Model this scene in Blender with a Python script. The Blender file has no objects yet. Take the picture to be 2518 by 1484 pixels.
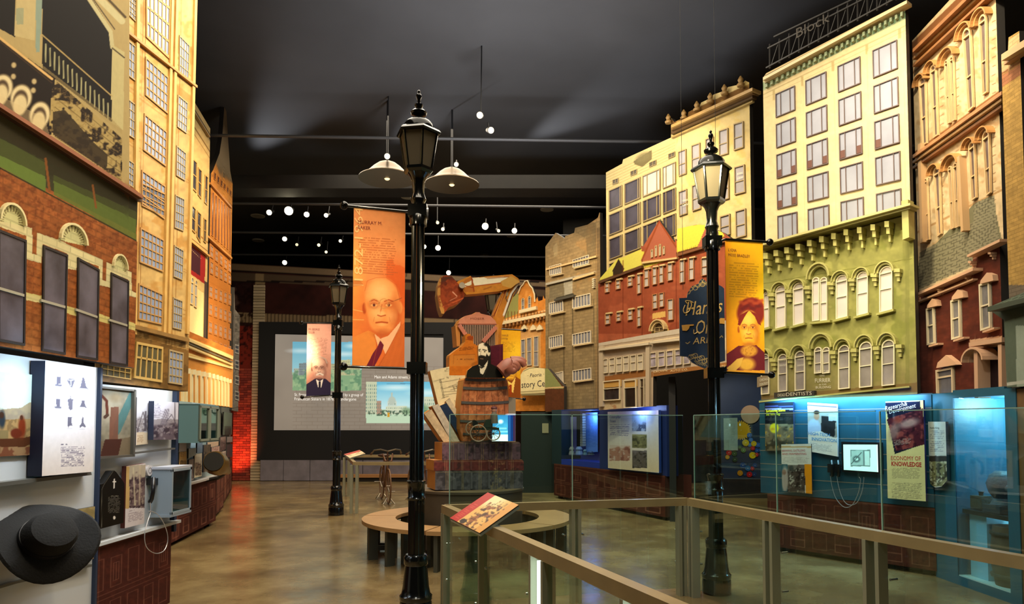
import bpy, math, random
import numpy as np
from mathutils import Vector, Matrix
from math import sin, cos, pi, radians
random.seed(7)
RNG = np.random.RandomState(11)
S = bpy.context.scene
COL = S.collection
# ------------------------------------------------------------------ camera
FPX, TILT, EYE, HOR = 1700.0, 0.045, 1.6, 1044.0
cam_d = bpy.data.cameras.new('camera'); cam = bpy.data.objects.new('camera', cam_d); COL.objects.link(cam)
cam.location = (0, 0, EYE); cam.rotation_euler = (pi/2 + TILT, 0, 0)
cam_d.sensor_width = 36; cam_d.lens = 36*FPX/2518; cam_d.clip_end = 200; cam_d.clip_start = .05
CY = HOR - FPX*math.tan(TILT)
cam_d.shift_y = (CY - 742)/2518.0
S.camera = cam
S.view_settings.view_transform = 'Standard'; S.view_settings.look = 'None'
S.view_settings.gamma = 1; S.view_settings.use_curve_mapping = False
S.view_settings.exposure = 0.2
W = bpy.data.worlds.new('world'); S.world = W; W.use_nodes = True
W.node_tree.nodes['Background'].inputs[0].default_value = (.02, .02, .022, 1)
W.node_tree.nodes['Background'].inputs[1].default_value = .3
ct, st = cos(TILT), sin(TILT)
def ray(px, py):
    a = (px-1259.0)/FPX; b = (CY-py)/FPX
    return np.array([a, ct - b*st, st + b*ct])
def proj(P):
    P = np.asarray(P, float); d = P - np.array([0, 0, EYE])
    f = d[..., 1]*ct + d[..., 2]*st; r = d[..., 0]; u = -d[..., 1]*st + d[..., 2]*ct
    return 1259 + FPX*r/f, CY - FPX*u/f
def plan(px, depth, py=HOR):
    r = ray(px, py); return np.array([r[0]/r[1]*depth, depth])
def at(px, py, depth):
    r = ray(px, py); k = depth/r[1]; return np.array([0, 0, EYE]) + r*k
def ongnd(px, py, z=0.0):
    r = ray(px, py); k = (z-EYE)/r[2]; return np.array([0, 0, EYE]) + r*k
# ------------------------------------------------------------------ lights
KL = []
def light(kind, loc, energy, color=(1, 1, 1), size=.1, target=None, angle=60, blend=.6, sy=None):
    l = bpy.data.lights.new(kind.lower()+'_light', kind); o = bpy.data.objects.new(kind.lower()+'_light', l)
    COL.objects.link(o); o.location = loc; l.energy = energy; l.color = color
    if kind == 'SPOT': l.spot_size = radians(angle); l.spot_blend = blend; l.shadow_soft_size = size
    elif kind == 'POINT': l.shadow_soft_size = size
    elif kind == 'AREA':
        l.size = size
        if sy: l.shape = 'RECTANGLE'; l.size_y = sy
    if target is not None:
        o.rotation_euler = (Vector(target)-Vector(loc)).to_track_quat('-Z', 'Y').to_euler()
    return o
WARM = (1, .78, .48); AMB = (1, .66, .32); COOL = (.72, .86, 1); CYAN = (.45, .85, 1)
# facades
light('SPOT', (-.6, 6.5, 6.6), 720, (1, .8, .52), .15, (-3.2, 7.2, 4.6), 75)
light('SPOT', (-.4, 3.2, 6.2), 300, WARM, .15, (-2.85, 4.6, 3.4), 80)
light('SPOT', (-2.6, 10.5, 6.8), 900, (1, .72, .4), .15, (-5.4, 12.6, 4.2), 75)
light('SPOT', (-3.2, 11.8, 3.0), 260, (1, .72, .4), .15, (-5.4, 12.6, 2.6), 80)
light('SPOT', (-4.2, 12.6, 5.6), 120, (1, .8, .5), .08, (-5.6, 14.2, 5.6), 60)
light('SPOT', (.6, 9.0, 6.9), 800, WARM, .15, (2.5, 12.0, 4.2), 80)
light('SPOT', (-.4, 13.0, 6.6), 520, WARM, .15, (1.3, 16, 3.5), 70)
light('SPOT', (2.3, 5.6, 7.0), 620, (1, .84, .58), .12, (4.1, 7.7, 5.0), 62, 1)
light('SPOT', (.7, 5.2, 5.9), 260, (1, .86, .6), .15, (3.7, 8.4, 4.4), 90, 1)
light('SPOT', (3.2, 5.6, 6.6), 400, (1, .88, .66), .12, (4.7, 7.4, 4.6), 75, 1)
light('SPOT', (1.4, 6.0, 4.2), 230, (1, .86, .5), .15, (3.9, 8.4, 3.0), 60)
# sculpture, banners
light('SPOT', (-3.4, 5.2, 5.2), 800, (1, .7, .38), .12, (-.75, 8.5, 1.9), 34)
light('SPOT', (.9, 4.2, 5.4), 460, WARM, .12, (-.45, 8.6, 1.9), 36)
light('SPOT', (-1.9, 3.2, 4.4), 130, WARM, .1, (-1.1, 5.8, 2.7), 30)
light('SPOT', (-.4, 2.6, 3.4), 190, WARM, .1, (-1.1, 5.8, 2.6), 24)
light('SPOT', (3.2, 4.6, 3.9), 260, (1, .85, .5), .1, (2.5, 6.6, 2.5), 22)
light('SPOT', (-3.6, 9.4, 5), 260, WARM, .1, (-3.5, 12.4, 2.6), 24)
light('SPOT', (-2.3, 14.2, 6.7), 500, (1, .8, .5), .1, (-2.3, 14.2, 0), 50)
# the red uplight on the brick pier
light('SPOT', (-7.7, 19.0, .15), 240, (1, .16, .05), .06, (-7.95, 19.9, 1.0), 80, 1)
# added fill: broad area lights without fixtures, lifting the ambient
light('AREA', (-.2, 6.5, 7.6), 620, (1, .88, .7), 5, (-.2, 6.5, 0), sy=8)
light('AREA', (-1, 16, 7.6), 480, (1, .86, .66), 6, (-1, 16, 0), sy=6)
light('SPOT', (0, 10.0, 3.6), 1100, (.95, .97, 1), .6, (0, 10.8, 8), 125, 1)  # added uplight that greys the ceiling in place of haze
# added spots grazing the ceiling to draw the haze streaks
light('SPOT', (-7.0, 17.3, 7.4), 650, (.9, .93, 1), .1, (-1.9, 10.2, 8.3), 24, 1)
light('SPOT', (-3.8, 17.0, 7.4), 550, (.9, .93, 1), .1, (1.2, 10.2, 8.3), 22, 1)
light('SPOT', (-.6, 16.6, 7.4), 800, (.9, .93, 1), .1, (4.2, 10.4, 8.3), 26, 1)
# case strips
light('AREA', (-2.5, 4.3, 2.0), 8, COOL, .9, (-2.78, 4.3, .9), sy=.06)
light('AREA', (-2.82, 5.55, 1.94), 5, COOL, .9, (-3.05, 5.5, 1.0), sy=.06)
light('POINT', (-2.62, 4.0, 1.92), 1.5, (.3, .8, 1), .05)
light('POINT', (-4.5, 10.2, 1.6), 6, (.8, .9, 1), .1)
light('AREA', (3.8, 8.05, 1.93), 26, (.22, .62, 1), 1.7, (3.92, 8.14, 1.0), sy=.05).rotation_euler = (radians(14), 0, radians(-53))
light('POINT', (2.15, 12.0, 1.85), 10, (.35, .5, 1), .05)
light('SPOT', (3.6, 10.6, 3.2), 160, (.9, .95, 1), .1, (4.8, 14.2, 1.3), 40)  # added spot to brighten the gear board, not a strip
light('SPOT', (1.9, 3.6, 4.6), 130, (.95, 1, .98), .1, (3.9, 8.1, 1.3), 50)
# over the railing
light('SPOT', (-.2, 2.6, 4.6), 120, (.95, 1, .9), .1, (.5, 5.2, .9), 70)
light('SPOT', (-.5, 2.4, 3.4), 110, WARM, .15, (-2.85, 4.5, 2.7), 60, 1)  # added fill for the dark lower brick store print
light('SPOT', (.6, 4.6, 3.6), 130, (1, .8, .55), .15, (-.5, 8.5, 1.3), 26, 1)

# ------------------------------------------------------------------ materials
def s2l(c): c = np.asarray(c, float); return np.where(c <= .04045, c/12.92, ((c+.055)/1.055)**2.4)
def hx(h): h = h.lstrip('#'); return np.array([int(h[i:i+2], 16)/255. for i in (0, 2, 4)])
def lin4(h): return tuple(s2l(hx(h)))+(1,)
MC = {}
def M(h, rough=.5, metal=0., var=0., vs=8., bump=0., bs=30., emit=0., coat=0., brick=None, spec=.5):
    key = (h, rough, metal, var, vs, bump, bs, emit, coat, brick, spec)
    if key in MC: return MC[key]
    m = bpy.data.materials.new('mat_%d' % len(MC)); m.use_nodes = True; nt = m.node_tree; n = nt.nodes; L = nt.links
    b = n['Principled BSDF']; b.inputs['Roughness'].default_value = rough; b.inputs['Metallic'].default_value = metal
    b.inputs['Coat Weight'].default_value = coat; b.inputs['Specular IOR Level'].default_value = spec
    src = None
    if h == 'VC':
        a = n.new('ShaderNodeVertexColor'); a.layer_name = 'Col'; src = a.outputs[0]
    else: b.inputs['Base Color'].default_value = lin4(h)
    if brick:
        w, hh, mort, dark = brick
        uv = n.new('ShaderNodeUVMap'); bt = n.new('ShaderNodeTexBrick'); L.new(uv.outputs[0], bt.inputs['Vector'])
        bt.inputs['Scale'].default_value = 1; bt.inputs['Brick Width'].default_value = w; bt.inputs['Row Height'].default_value = hh
        bt.inputs['Mortar Size'].default_value = mort; bt.inputs['Color1'].default_value = (1, 1, 1, 1)
        bt.inputs['Color2'].default_value = (.8, .8, .8, 1); bt.inputs['Mortar'].default_value = (dark,)*3+(1,)
        mx = n.new('ShaderNodeMix'); mx.data_type = 'RGBA'; mx.blend_type = 'MULTIPLY'; mx.inputs[0].default_value = 1
        if src: L.new(src, mx.inputs[6])
        else: mx.inputs[6].default_value = lin4(h)
        L.new(bt.outputs[0], mx.inputs[7]); src = mx.outputs[2]
    if var:
        tc = n.new('ShaderNodeTexCoord'); nz = n.new('ShaderNodeTexNoise'); nz.inputs['Scale'].default_value = vs
        nz.inputs['Detail'].default_value = 6; L.new(tc.outputs['Object'], nz.inputs['Vector'])
        mr = n.new('ShaderNodeMapRange'); mr.inputs[1].default_value = .3; mr.inputs[2].default_value = .7
        mr.inputs[3].default_value = 1-var; mr.inputs[4].default_value = 1+var; L.new(nz.outputs[0], mr.inputs[0])
        mx = n.new('ShaderNodeVectorMath'); mx.operation = 'MULTIPLY'
        if src: L.new(src, mx.inputs[0])
        else: mx.inputs[0].default_value = lin4(h)[:3]
        L.new(mr.outputs[0], mx.inputs[1]); src = mx.outputs[0]
    if bump:
        tc = n.new('ShaderNodeTexCoord'); nz = n.new('ShaderNodeTexNoise'); nz.inputs['Scale'].default_value = bs
        nz.inputs['Detail'].default_value = 4
        L.new(tc.outputs['Object'], nz.inputs['Vector']); bp = n.new('ShaderNodeBump'); bp.inputs['Strength'].default_value = bump
        bp.inputs['Distance'].default_value = .02; L.new(nz.outputs[0], bp.inputs['Height']); L.new(bp.outputs[0], b.inputs['Normal'])
    if src: L.new(src, b.inputs['Base Color'])
    if emit:
        if src: L.new(src, b.inputs['Emission Color'])
        else: b.inputs['Emission Color'].default_value = lin4(h)
        b.inputs['Emission Strength'].default_value = emit
    MC[key] = m; return m
def glass_mat(tint=(.82, .95, .93), alpha=.93, rough=.0, key='g', refl=.045):
    k = ('glass', tint, alpha, key)
    if k in MC: return MC[k]
    m = bpy.data.materials.new('clear_glass'); m.use_nodes = True; n = m.node_tree.nodes; L = m.node_tree.links
    n.remove(n['Principled BSDF']); out = n['Material Output']
    t = n.new('ShaderNodeBsdfTransparent'); t.inputs[0].default_value = tint+(1,)
    g = n.new('ShaderNodeBsdfGlossy'); g.inputs['Roughness'].default_value = rough; g.inputs[0].default_value = (1, 1, 1, 1)
    fr = n.new('ShaderNodeLayerWeight'); fr.inputs[0].default_value = .5; pw = n.new('ShaderNodeMath'); pw.operation = 'POWER'; pw.inputs[1].default_value = 4; L.new(fr.outputs['Facing'], pw.inputs[0])
    ml = n.new('ShaderNodeMath'); ml.operation = 'MULTIPLY_ADD'; ml.inputs[1].default_value = .6; ml.inputs[2].default_value = refl; L.new(pw.outputs[0], ml.inputs[0])
    mx = n.new('ShaderNodeMixShader'); L.new(ml.outputs[0], mx.inputs[0]); L.new(t.outputs[0], mx.inputs[1]); L.new(g.outputs[0], mx.inputs[2])
    L.new(mx.outputs[0], out.inputs[0]); MC[k] = m; return m
# ------------------------------------------------------------------ objects
BASE = {}
def tag(o, label=None, cat=None, group=None, kind=None):
    if label: o['label'] = label
    if cat: o['category'] = cat
    if group: o['group'] = group
    if kind: o['kind'] = kind
    return o
def thing(name, label, cat, loc=(0, 0, 0), group=None):
    o = bpy.data.objects.new(name, None); COL.objects.link(o); o.location = loc; o.empty_display_size = .1
    BASE[o.name] = np.array(loc, float); return tag(o, label, cat, group)
def empty_part(name, parent):
    o = bpy.data.objects.new(name, None); COL.objects.link(o); o.parent = parent; BASE[o.name] = BASE[parent.name]; return o
class MB:
    def __init__(s): s.v = []; s.f = []; s.n = 0
    def add(s, v, f): 
        v = np.asarray(v, float).reshape(-1, 3); s.v.append(v); s.f += [tuple(i+s.n for i in q) for q in f]; s.n += len(v); return s
    def hexa(s, a):  # 8 pts: bottom 4 then top 4
        return s.add(a, [(3, 2, 1, 0), (4, 5, 6, 7), (0, 1, 5, 4), (1, 2, 6, 5), (2, 3, 7, 6), (3, 0, 4, 7)])
    def box(s, c, d, rz=0):
        x, y, z = np.array(d)/2.; p = np.array([(-x, -y, -z), (x, -y, -z), (x, y, -z), (-x, y, -z), (-x, -y, z), (x, -y, z), (x, y, z), (-x, y, z)])
        if rz: R = np.array([[cos(rz), -sin(rz), 0], [sin(rz), cos(rz), 0], [0, 0, 1]]); p = p@R.T
        return s.hexa(p+np.array(c))
    def beam(s, p, q, w, h, up=(0, 0, 1)):
        p = np.array(p, float); q = np.array(q, float); d = q-p; d /= np.linalg.norm(d)
        up = np.array(up, float)
        if abs(d@up) > .98: up = np.array([0, 1., 0])
        r = np.cross(d, up); r /= np.linalg.norm(r); u = np.cross(r, d); r = r*w/2; u = u*h/2
        return s.hexa([p-r-u, p+r-u, q+r-u, q-r-u, p-r+u, p+r+u, q+r+u, q-r+u])
    def ext(s, poly, vec):  # poly: list 3d pts, extrude by vec
        p = np.asarray(poly, float); n = len(p); s.add(np.vstack([p, p+np.array(vec)]), [tuple(range(n)), tuple(range(2*n-1, n-1, -1))]+[((i+1) % n, i, i+n, (i+1) % n+n) for i in range(n)]); return s
    def tube(s, pts, r, n=8, closed=False):
        pts = [np.array(p, float) for p in pts]; m = len(pts); rs = r if hasattr(r, '__len__') else [r]*m; rings = []; prev = None
        for i, p in enumerate(pts):
            if closed: d = pts[(i+1) % m]-pts[i-1]
            else: d = pts[min(i+1, m-1)]-pts[max(i-1, 0)]
            d = d/(np.linalg.norm(d)+1e-9)
            if prev is None:
                a = np.array([0, 0, 1.]) if abs(d[2]) < .9 else np.array([1., 0, 0]); x = np.cross(d, a)
            else: x = prev-d*(prev@d)
            x /= np.linalg.norm(x)+1e-9; prev = x; y = np.cross(d, x)
            rings.append([p+rs[i]*(x*cos(2*pi*k/n)+y*sin(2*pi*k/n)) for k in range(n)])
        v = np.array(rings).reshape(-1, 3); f = []
        for i in range(m if closed else m-1):
            for k in range(n):
                j = (i+1) % m; f.append((i*n+k, i*n+(k+1) % n, j*n+(k+1) % n, j*n+k))
        if not closed: f += [tuple(range(n-1, -1, -1)), tuple(range((m-1)*n, m*n))]
        return s.add(v, f)
    def lathe(s, prof, c, n=24, flute=0, rot=0):
        c = np.array(c, float); v = []; m = len(prof)
        for (r, z) in prof:
            for k in range(n):
                a = 2*pi*k/n+rot; rr = r*(1-flute*(k % 2)); v.append((c[0]+rr*cos(a), c[1]+rr*sin(a), c[2]+z))
        f = [(i*n+k, i*n+(k+1) % n, (i+1)*n+(k+1) % n, (i+1)*n+k) for i in range(m-1) for k in range(n)]
        f += [tuple(range(n-1, -1, -1)), tuple(range((m-1)*n, m*n))]
        return s.add(v, f)
    def ball(s, c, r, n=12, sq=(1, 1, 1)):
        m = n//2; prof = [(max(1e-4, sin(pi*i/m)), -cos(pi*i/m)) for i in range(m+1)]
        b = MB().lathe(prof, (0, 0, 0), n); v = np.vstack(b.v)*np.array(sq)*r+np.array(c, float); return s.add(v, b.f)
    def build(s, name, mat, parent=None, smooth=False, loc=None, uv=None):
        v = np.vstack(s.v); return mkobj(name, v, s.f, mat, parent, smooth, loc, uv)
def mkobj(name, v, f, mat, parent=None, smooth=False, loc=None, uv=None):
    v = np.asarray(v, float)
    if parent is not None: base = BASE[parent.name]
    else: base = np.array(loc, float) if loc is not None else np.array([(v[:, 0].min()+v[:, 0].max())/2, (v[:, 1].min()+v[:, 1].max())/2, v[:, 2].min()])
    me = bpy.data.meshes.new(name); me.from_pydata((v-base).tolist(), [], f)
    for m in (mat if isinstance(mat, (list, tuple)) else [mat]): me.materials.append(m)
    if smooth:
        me.polygons.foreach_set('use_smooth', [True]*len(me.polygons))
        try: me.set_sharp_from_angle(angle=radians(40))
        except Exception: pass
    if uv is not None:
        l = me.uv_layers.new(name='UVMap'); idx = np.empty(len(me.loops), int); me.loops.foreach_get('vertex_index', idx)
        l.data.foreach_set('uv', np.asarray(uv, float)[idx].ravel())
    me.update()
    o = bpy.data.objects.new(name, me); COL.objects.link(o)
    if parent is not None: o.parent = parent; BASE[o.name] = base
    else: o.location = base; BASE[o.name] = base
    return o
def copy_tree(o, parent=None):
    c = o.copy(); COL.objects.link(c)
    if parent is not None: c.parent = parent
    BASE[c.name] = BASE.get(o.name, np.zeros(3))
    for ch in list(o.children): copy_tree(ch, c)
    return c
# ------------------------------------------------------------------ planes and prints
class Fr:
    """a vertical (or tilted) panel frame: u to the right, v up, d toward the viewer"""
    def __init__(s, O, U, V=(0, 0, 1)):
        s.O = np.array(O, float); s.U = np.array(U, float); s.U /= np.linalg.norm(s.U); s.V = np.array(V, float); s.V /= np.linalg.norm(s.V)
        s.N = np.cross(s.U, s.V); s.N /= np.linalg.norm(s.N)
        if abs(s.O@s.N) > 0 and s.N@(np.array([0, 0, EYE])-s.O) < 0: s.N = -s.N
    def pt(s, u, v, d=0.): return s.O+s.U*u+s.V*v+s.N*d
    def pts(s, uv, d=0.): uv = np.asarray(uv, float); return s.O+uv[..., :1]*s.U+uv[..., 1:2]*s.V+s.N*d
    def hit(s, px, py, d=0.):
        r = ray(px, py); o = np.array([0, 0, EYE]); q = s.O+s.N*d; k = ((q-o)@s.N)/(r@s.N); p = o+r*k-s.O; return np.array([p@s.U, p@s.V])
    def box(s, mb, u0, u1, v0, v1, d0, d1):
        return mb.hexa([s.pt(u0, v0, d0), s.pt(u1, v0, d0), s.pt(u1, v0, d1), s.pt(u0, v0, d1), s.pt(u0, v1, d0), s.pt(u1, v1, d0), s.pt(u1, v1, d1), s.pt(u0, v1, d1)])
    def poly(s, mb, uv, d0, d1): return mb.ext(s.pts(uv, d0), s.N*(d1-d0))
    def off(s, d): f = Fr(s.O+s.N*d, s.U, s.V); f.N = s.N.copy(); return f
def wall(p, q):  # frame through two plan points (left then right)
    p = np.array(p, float); q = np.array(q, float); return Fr((p[0], p[1], 0), (q[0]-p[0], q[1]-p[1], 0))
def vnoise(X, Y, sc, seed=0):
    r = np.random.RandomState(seed+5); g = r.rand(64, 64); x = (X/sc) % 63; y = (Y/sc) % 63
    xi = x.astype(int); yi = y.astype(int); fx = x-xi; fy = y-yi; fx = fx*fx*(3-2*fx); fy = fy*fy*(3-2*fy)
    return (g[yi, xi]*(1-fx)+g[yi, (xi+1) % 64]*fx)*(1-fy)+(g[(yi+1) % 64, xi]*(1-fx)+g[(yi+1) % 64, (xi+1) % 64]*fx)*fy
class Paint:
    def __init__(s, X, Y): s.X = X; s.Y = Y; s.C = np.zeros(X.shape+(3,))
    def fill(s, c): s.C[...] = hx(c); return s
    def mix(s, m, c, a=1.):
        m = (m*a)[..., None]; s.C = s.C*(1-m)+hx(c)*m; return s
    def inside(s, pts):
        X, Y = s.X, s.Y; r = np.zeros(X.shape, bool); n = len(pts)
        for i in range(n):
            x1, y1 = pts[i]; x2, y2 = pts[(i+1) % n]
            if y1 == y2: continue
            c = ((Y >= min(y1, y2)) & (Y < max(y1, y2))) & (X < x1+(Y-y1)*(x2-x1)/(y2-y1)); r ^= c
        return r
    def poly(s, pts, c, a=1.): return s.mix(s.inside(pts).astype(float), c, a)
    def rect(s, x0, y0, x1, y1, c, a=1.): return s.mix(((s.X >= x0) & (s.X < x1) & (s.Y >= y0) & (s.Y < y1)).astype(float), c, a)
    def ell(s, cx, cy, rx, ry, c, a=1., soft=.15, rot=0.):
        dx = s.X-cx; dy = s.Y-cy; q = radians(rot); x = dx*cos(q)+dy*sin(q); y = -dx*sin(q)+dy*cos(q)
        r = np.sqrt((x/rx)**2+(y/ry)**2); return s.mix(np.clip((1+soft-r)/(2*soft), 0, 1), c, a)
    def line(s, pts, w, c, a=1.):
        m = np.zeros(s.X.shape)
        for (x1, y1), (x2, y2) in zip(pts[:-1], pts[1:]):
            dx, dy = x2-x1, y2-y1; L = dx*dx+dy*dy+1e-9; t = np.clip(((s.X-x1)*dx+(s.Y-y1)*dy)/L, 0, 1)
            d = np.hypot(s.X-x1-t*dx, s.Y-y1-t*dy); m = np.maximum(m, np.clip(w/2+.5-d, 0, 1))
        return s.mix(m, c, a)
    def noise(s, amt, sc=6, seed=0):
        n = vnoise(s.X, s.Y, sc, seed)*.6+vnoise(s.X, s.Y, sc/2.3, seed+1)*.4; s.C *= (1+amt*(n-.5)*2)[..., None]; return s
    def blot(s, c, lo, sc, a=1., seed=0, m=None):
        n = vnoise(s.X, s.Y, sc, seed)*.65+vnoise(s.X, s.Y, sc/2.5, seed+3)*.35; k = np.clip((n-lo)*8, 0, 1)
        if m is not None: k = k*m
        return s.mix(k, c, a)
    def text(s, x0, y0, x1, y1, rows, c, a=.6, slope=0., rag=.12, seed=0, fill=.5):
        Yr = s.Y-(s.X-x0)*slope; t = (Yr-y0)/(y1-y0)*rows; row = np.floor(t).astype(int); fr = t-row
        r = np.random.RandomState(seed+40); ends = x1-(x1-x0)*rag*r.rand(rows+2); e = ends[np.clip(row, 0, rows)]
        nz = vnoise(s.X*1.0+row*17.3, row*3.7+0*s.Y, (y1-y0)/rows*.55, seed)
        m = (t >= 0) & (t < rows) & (fr < fill) & (s.X >= x0) & (s.X < e) & (nz > .3); return s.mix(m.astype(float), c, a)
    def vgrad(s, x0, y0, x1, y1, c, a0, a1):
        m = ((s.X >= x0) & (s.X < x1) & (s.Y >= y0) & (s.Y < y1)); t = np.clip((s.Y-y0)/(y1-y0), 0, 1); return s.mix(m*(a0+(a1-a0)*t), c)
def chain(F, pts, d=0.): return np.array([F.hit(x, y, d) for x, y in pts])
def cutout(name, F, top, bot, paint, parent=None, thick=.05, step=2.2, edge='2a2622', rough=.7, brick=None, d=0., label=None, cat=None, group=None, coat=0., kind=None, var=0.04, emit=0., metal=0., spec=.12):
    """solid board cut to an outline; its front carries a print. top and bot run left to right in photograph pixels."""
    T = chain(F, top, d); B = chain(F, bot, d); u0 = max(T[0, 0], B[0, 0]); u1 = min(T[-1, 0], B[-1, 0])
    (x0, y0) = proj(F.pt(u0, B[0, 1], d)); (x1, y1) = proj(F.pt(u1, B[-1, 1], d)); nu = max(2, int(abs(x1-x0)/step))
    hgt = max(abs(y-b) for y in [min(p[1] for p in top)] for b in [max(p[1] for p in bot)]); nv = max(2, int(hgt/step))
    us = list(np.linspace(u0, u1, nu+1))
    for a in (T, B):
        for i in range(1, len(a)-1): us += [a[i, 0]-1e-4, a[i, 0]+1e-4]
    us = np.array(sorted(u for u in us if u0 <= u <= u1)); tv = np.interp(us, T[:, 0], T[:, 1]); bv = np.interp(us, B[:, 0], B[:, 1])
    n = len(us); t = np.linspace(0, 1, nv+1)[None, :]; VV = bv[:, None]*(1-t)+tv[:, None]*t; UU = np.repeat(us[:, None], nv+1, 1)
    P = F.O+UU[..., None]*F.U+VV[..., None]*F.V+F.N*d; X, Y = proj(P); pa = Paint(X, Y); paint(pa)
    front = P.reshape(-1, 3); k = nv+1
    ii, jj = np.meshgrid(np.arange(n-1), np.arange(nv), indexing='ij'); a = (ii*k+jj).ravel()
    faces = np.stack([a, a+k, a+k+1, a+1], 1)
    if np.cross(F.U, F.V)@F.N < 0: faces = faces[:, ::-1]
    faces = faces.tolist(); nf = len(faces)
    tb = np.arange(n)*k+nv; bb = np.arange(n)*k
    rim = np.concatenate([bb, tb[::-1]]); R = front[rim]; off = len(front); m = len(rim); dz = F.N*thick
    v = np.vstack([front, R, R-dz]); 
    for i in range(m): j = (i+1) % m; faces.append([off+i, off+m+i, off+m+j, off+j])
    for i in range(n-1): faces.append([off+m+i, off+m+2*n-1-i, off+m+2*n-2-i, off+m+i+1])
    mats = [M('VC', rough=rough, brick=brick, coat=coat, var=var, vs=25., emit=emit, metal=metal, spec=spec), edge if not isinstance(edge, str) else M(edge, rough=.6)]
    uvs = np.zeros((len(v), 2)); uvs[:len(front)] = np.stack([UU.ravel(), VV.ravel()], 1)
    o = mkobj(name, v, faces, mats, parent, uv=uvs); me = o.data
    mi = np.ones(len(me.polygons), int); mi[:nf] = 0; me.polygons.foreach_set('material_index', mi)
    ca = me.color_attributes.new('Col', 'FLOAT_COLOR', 'POINT'); c = np.ones((len(v), 4)); c[:, :3] = .1
    c[:len(front), :3] = s2l(np.clip(pa.C.reshape(-1, 3), 0, 1)); ca.data.foreach_set('color', c.ravel())
    return tag(o, label, cat, group, kind)
def q4(x0, y0, x1, y1): return [(x0, y0), (x1, y0)], [(x0, y1), (x1, y1)]
def panel(name, F, quad, paint, **kw):  # quad: TL TR BR BL pixels
    return cutout(name, F, [quad[0], quad[1]], [quad[3], quad[2]], paint, **kw)
def text(s, F, p0, p1, h, mat, parent, d=.002, name='lettering', shear=0., label=None, depth=0., bold=0.):
    key = s; cu = bpy.data.curves.new('t', 'FONT'); cu.body = s; cu.resolution_u = 2; cu.shear = shear; cu.offset = bold
    o = bpy.data.objects.new('t', cu); COL.objects.link(o); dg = bpy.context.evaluated_depsgraph_get(); me = o.evaluated_get(dg).to_mesh()
    v = np.array([w.co[:] for w in me.vertices]).reshape(-1, 3); f = [tuple(p.vertices) for p in me.polygons]; o.to_mesh_clear()
    bpy.data.objects.remove(o); bpy.data.curves.remove(cu)
    if len(v) == 0: return
    a = F.hit(*p0, d); b = F.hit(*p1, d); c = F.hit(p0[0], p0[1]-h, d); x = (v[:, 0]-v[:, 0].min())/(v[:, 0].max()-v[:, 0].min()); y = v[:, 1]/.7
    vert = np.array([0, np.linalg.norm(c-a)]) if abs(b[0]-a[0]) > abs(b[1]-a[1]) else np.array([-np.linalg.norm(F.hit(p0[0]-h, p0[1], d)-a), 0])*(1 if b[1] > a[1] else -1)
    uv = a+x[:, None]*(b-a)+y[:, None]*vert; P = F.pts(uv, d)
    ob = mkobj(name, P, f, mat, parent); 
    if label and parent is None: ob['label'] = label
    return ob
# ------------------------------------------------------------------ windows of the printed streets
def lerp(a, b, t): return a+(b-a)*t
def window(F, par, Q, frame, pane, cols=(), rows=(), fw=.12, fd=.012, name='window', d=0., arch=0., sub='pane'):
    """Q: TL TR BR BL in (u,v). a proud frame with bars, and its pane behind them."""
    TL, TR, BR, BL = [np.array(q) for q in Q]; mb = MB()
    def P(s, t): return lerp(lerp(TL, TR, s), lerp(BL, BR, s), t)
    w = np.linalg.norm(TR-TL); h = np.linalg.norm(TL-BL); fs = fw*min(w, h)/w; ft = fw*min(w, h)/h
    def bar(s0, s1, t0, t1, dd=fd): F.poly(mb, [P(s0, t1), P(s1, t1), P(s1, t0), P(s0, t0)], d, d+dd)
    bar(0, fs, 0, 1); bar(1-fs, 1, 0, 1); bar(fs, 1-fs, 0, ft); bar(fs, 1-fs, 1-ft, 1)
    for c in cols: bar(c-fs*.4, c+fs*.4, ft, 1-ft, fd*.8)
    for r in rows: bar(fs, 1-fs, r-ft*.4, r+ft*.4, fd*.8)
    if arch:
        n = 10; c = lerp(TL, TR, .5); rad = (TR-TL)/2; up = (TL-BL)/h*w/2*arch
        out = [c+rad*cos(pi*i/n)+up*sin(pi*i/n) for i in range(n+1)]; inn = [c+rad*(1-2*fs)*cos(pi*i/n)+up*(1-2*fs)*sin(pi*i/n) for i in range(n+1)]
        for i in range(n): F.poly(mb, [inn[i], out[i], out[i+1], inn[i+1]], d, d+fd)
    o = mb.build(name, frame, par); pb = MB(); F.poly(pb, [BL, BR, TR, TL], d, d+fd*.3)
    if arch: F.poly(pb, [out[i] for i in range(0, n+1)], d, d+fd*.3)
    pb.build(sub, pane, o); return o
def grid(F, par, quad, nc, nr, wf, hf, frame, pane, skip=(), **kw):
    TL, TR, BR, BL = chain(F, quad); pc = 1/(nc-1+wf); pr = 1/(nr-1+hf)
    def P(s, t): return lerp(lerp(TL, TR, s), lerp(BL, BR, s), t)
    for i in range(nc):
        for j in range(nr):
            if (i, j) in skip: continue
            s0, s1, t0, t1 = i*pc, (i+wf)*pc, j*pr, (j+hf)*pr
            window(F, par, [P(s0, t0), P(s1, t0), P(s1, t1), P(s0, t1)], frame, pane, **kw)
def pxwin(F, par, quad, frame, pane, **kw): return window(F, par, chain(F, quad), frame, pane, **kw)
def strip(F, par, pts, d0, d1, mat, name='cornice'):  # polygon given in pixels, extruded toward the viewer
    mb = MB(); F.poly(mb, chain(F, pts, d1), d0, d1); return mb.build(name, mat, par)
def vband(F, par, p0, p1, h, d1, mat, name='cornice'):  # sloping band from p0 to p1 (top edge) with photo heights h0,h1
    h0, h1 = h if hasattr(h, '__len__') else (h, h)
    return strip(F, par, [(p0[0], p0[1]+h0), (p1[0], p1[1]+h1), p1, p0], 0, d1, mat, name)
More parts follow.
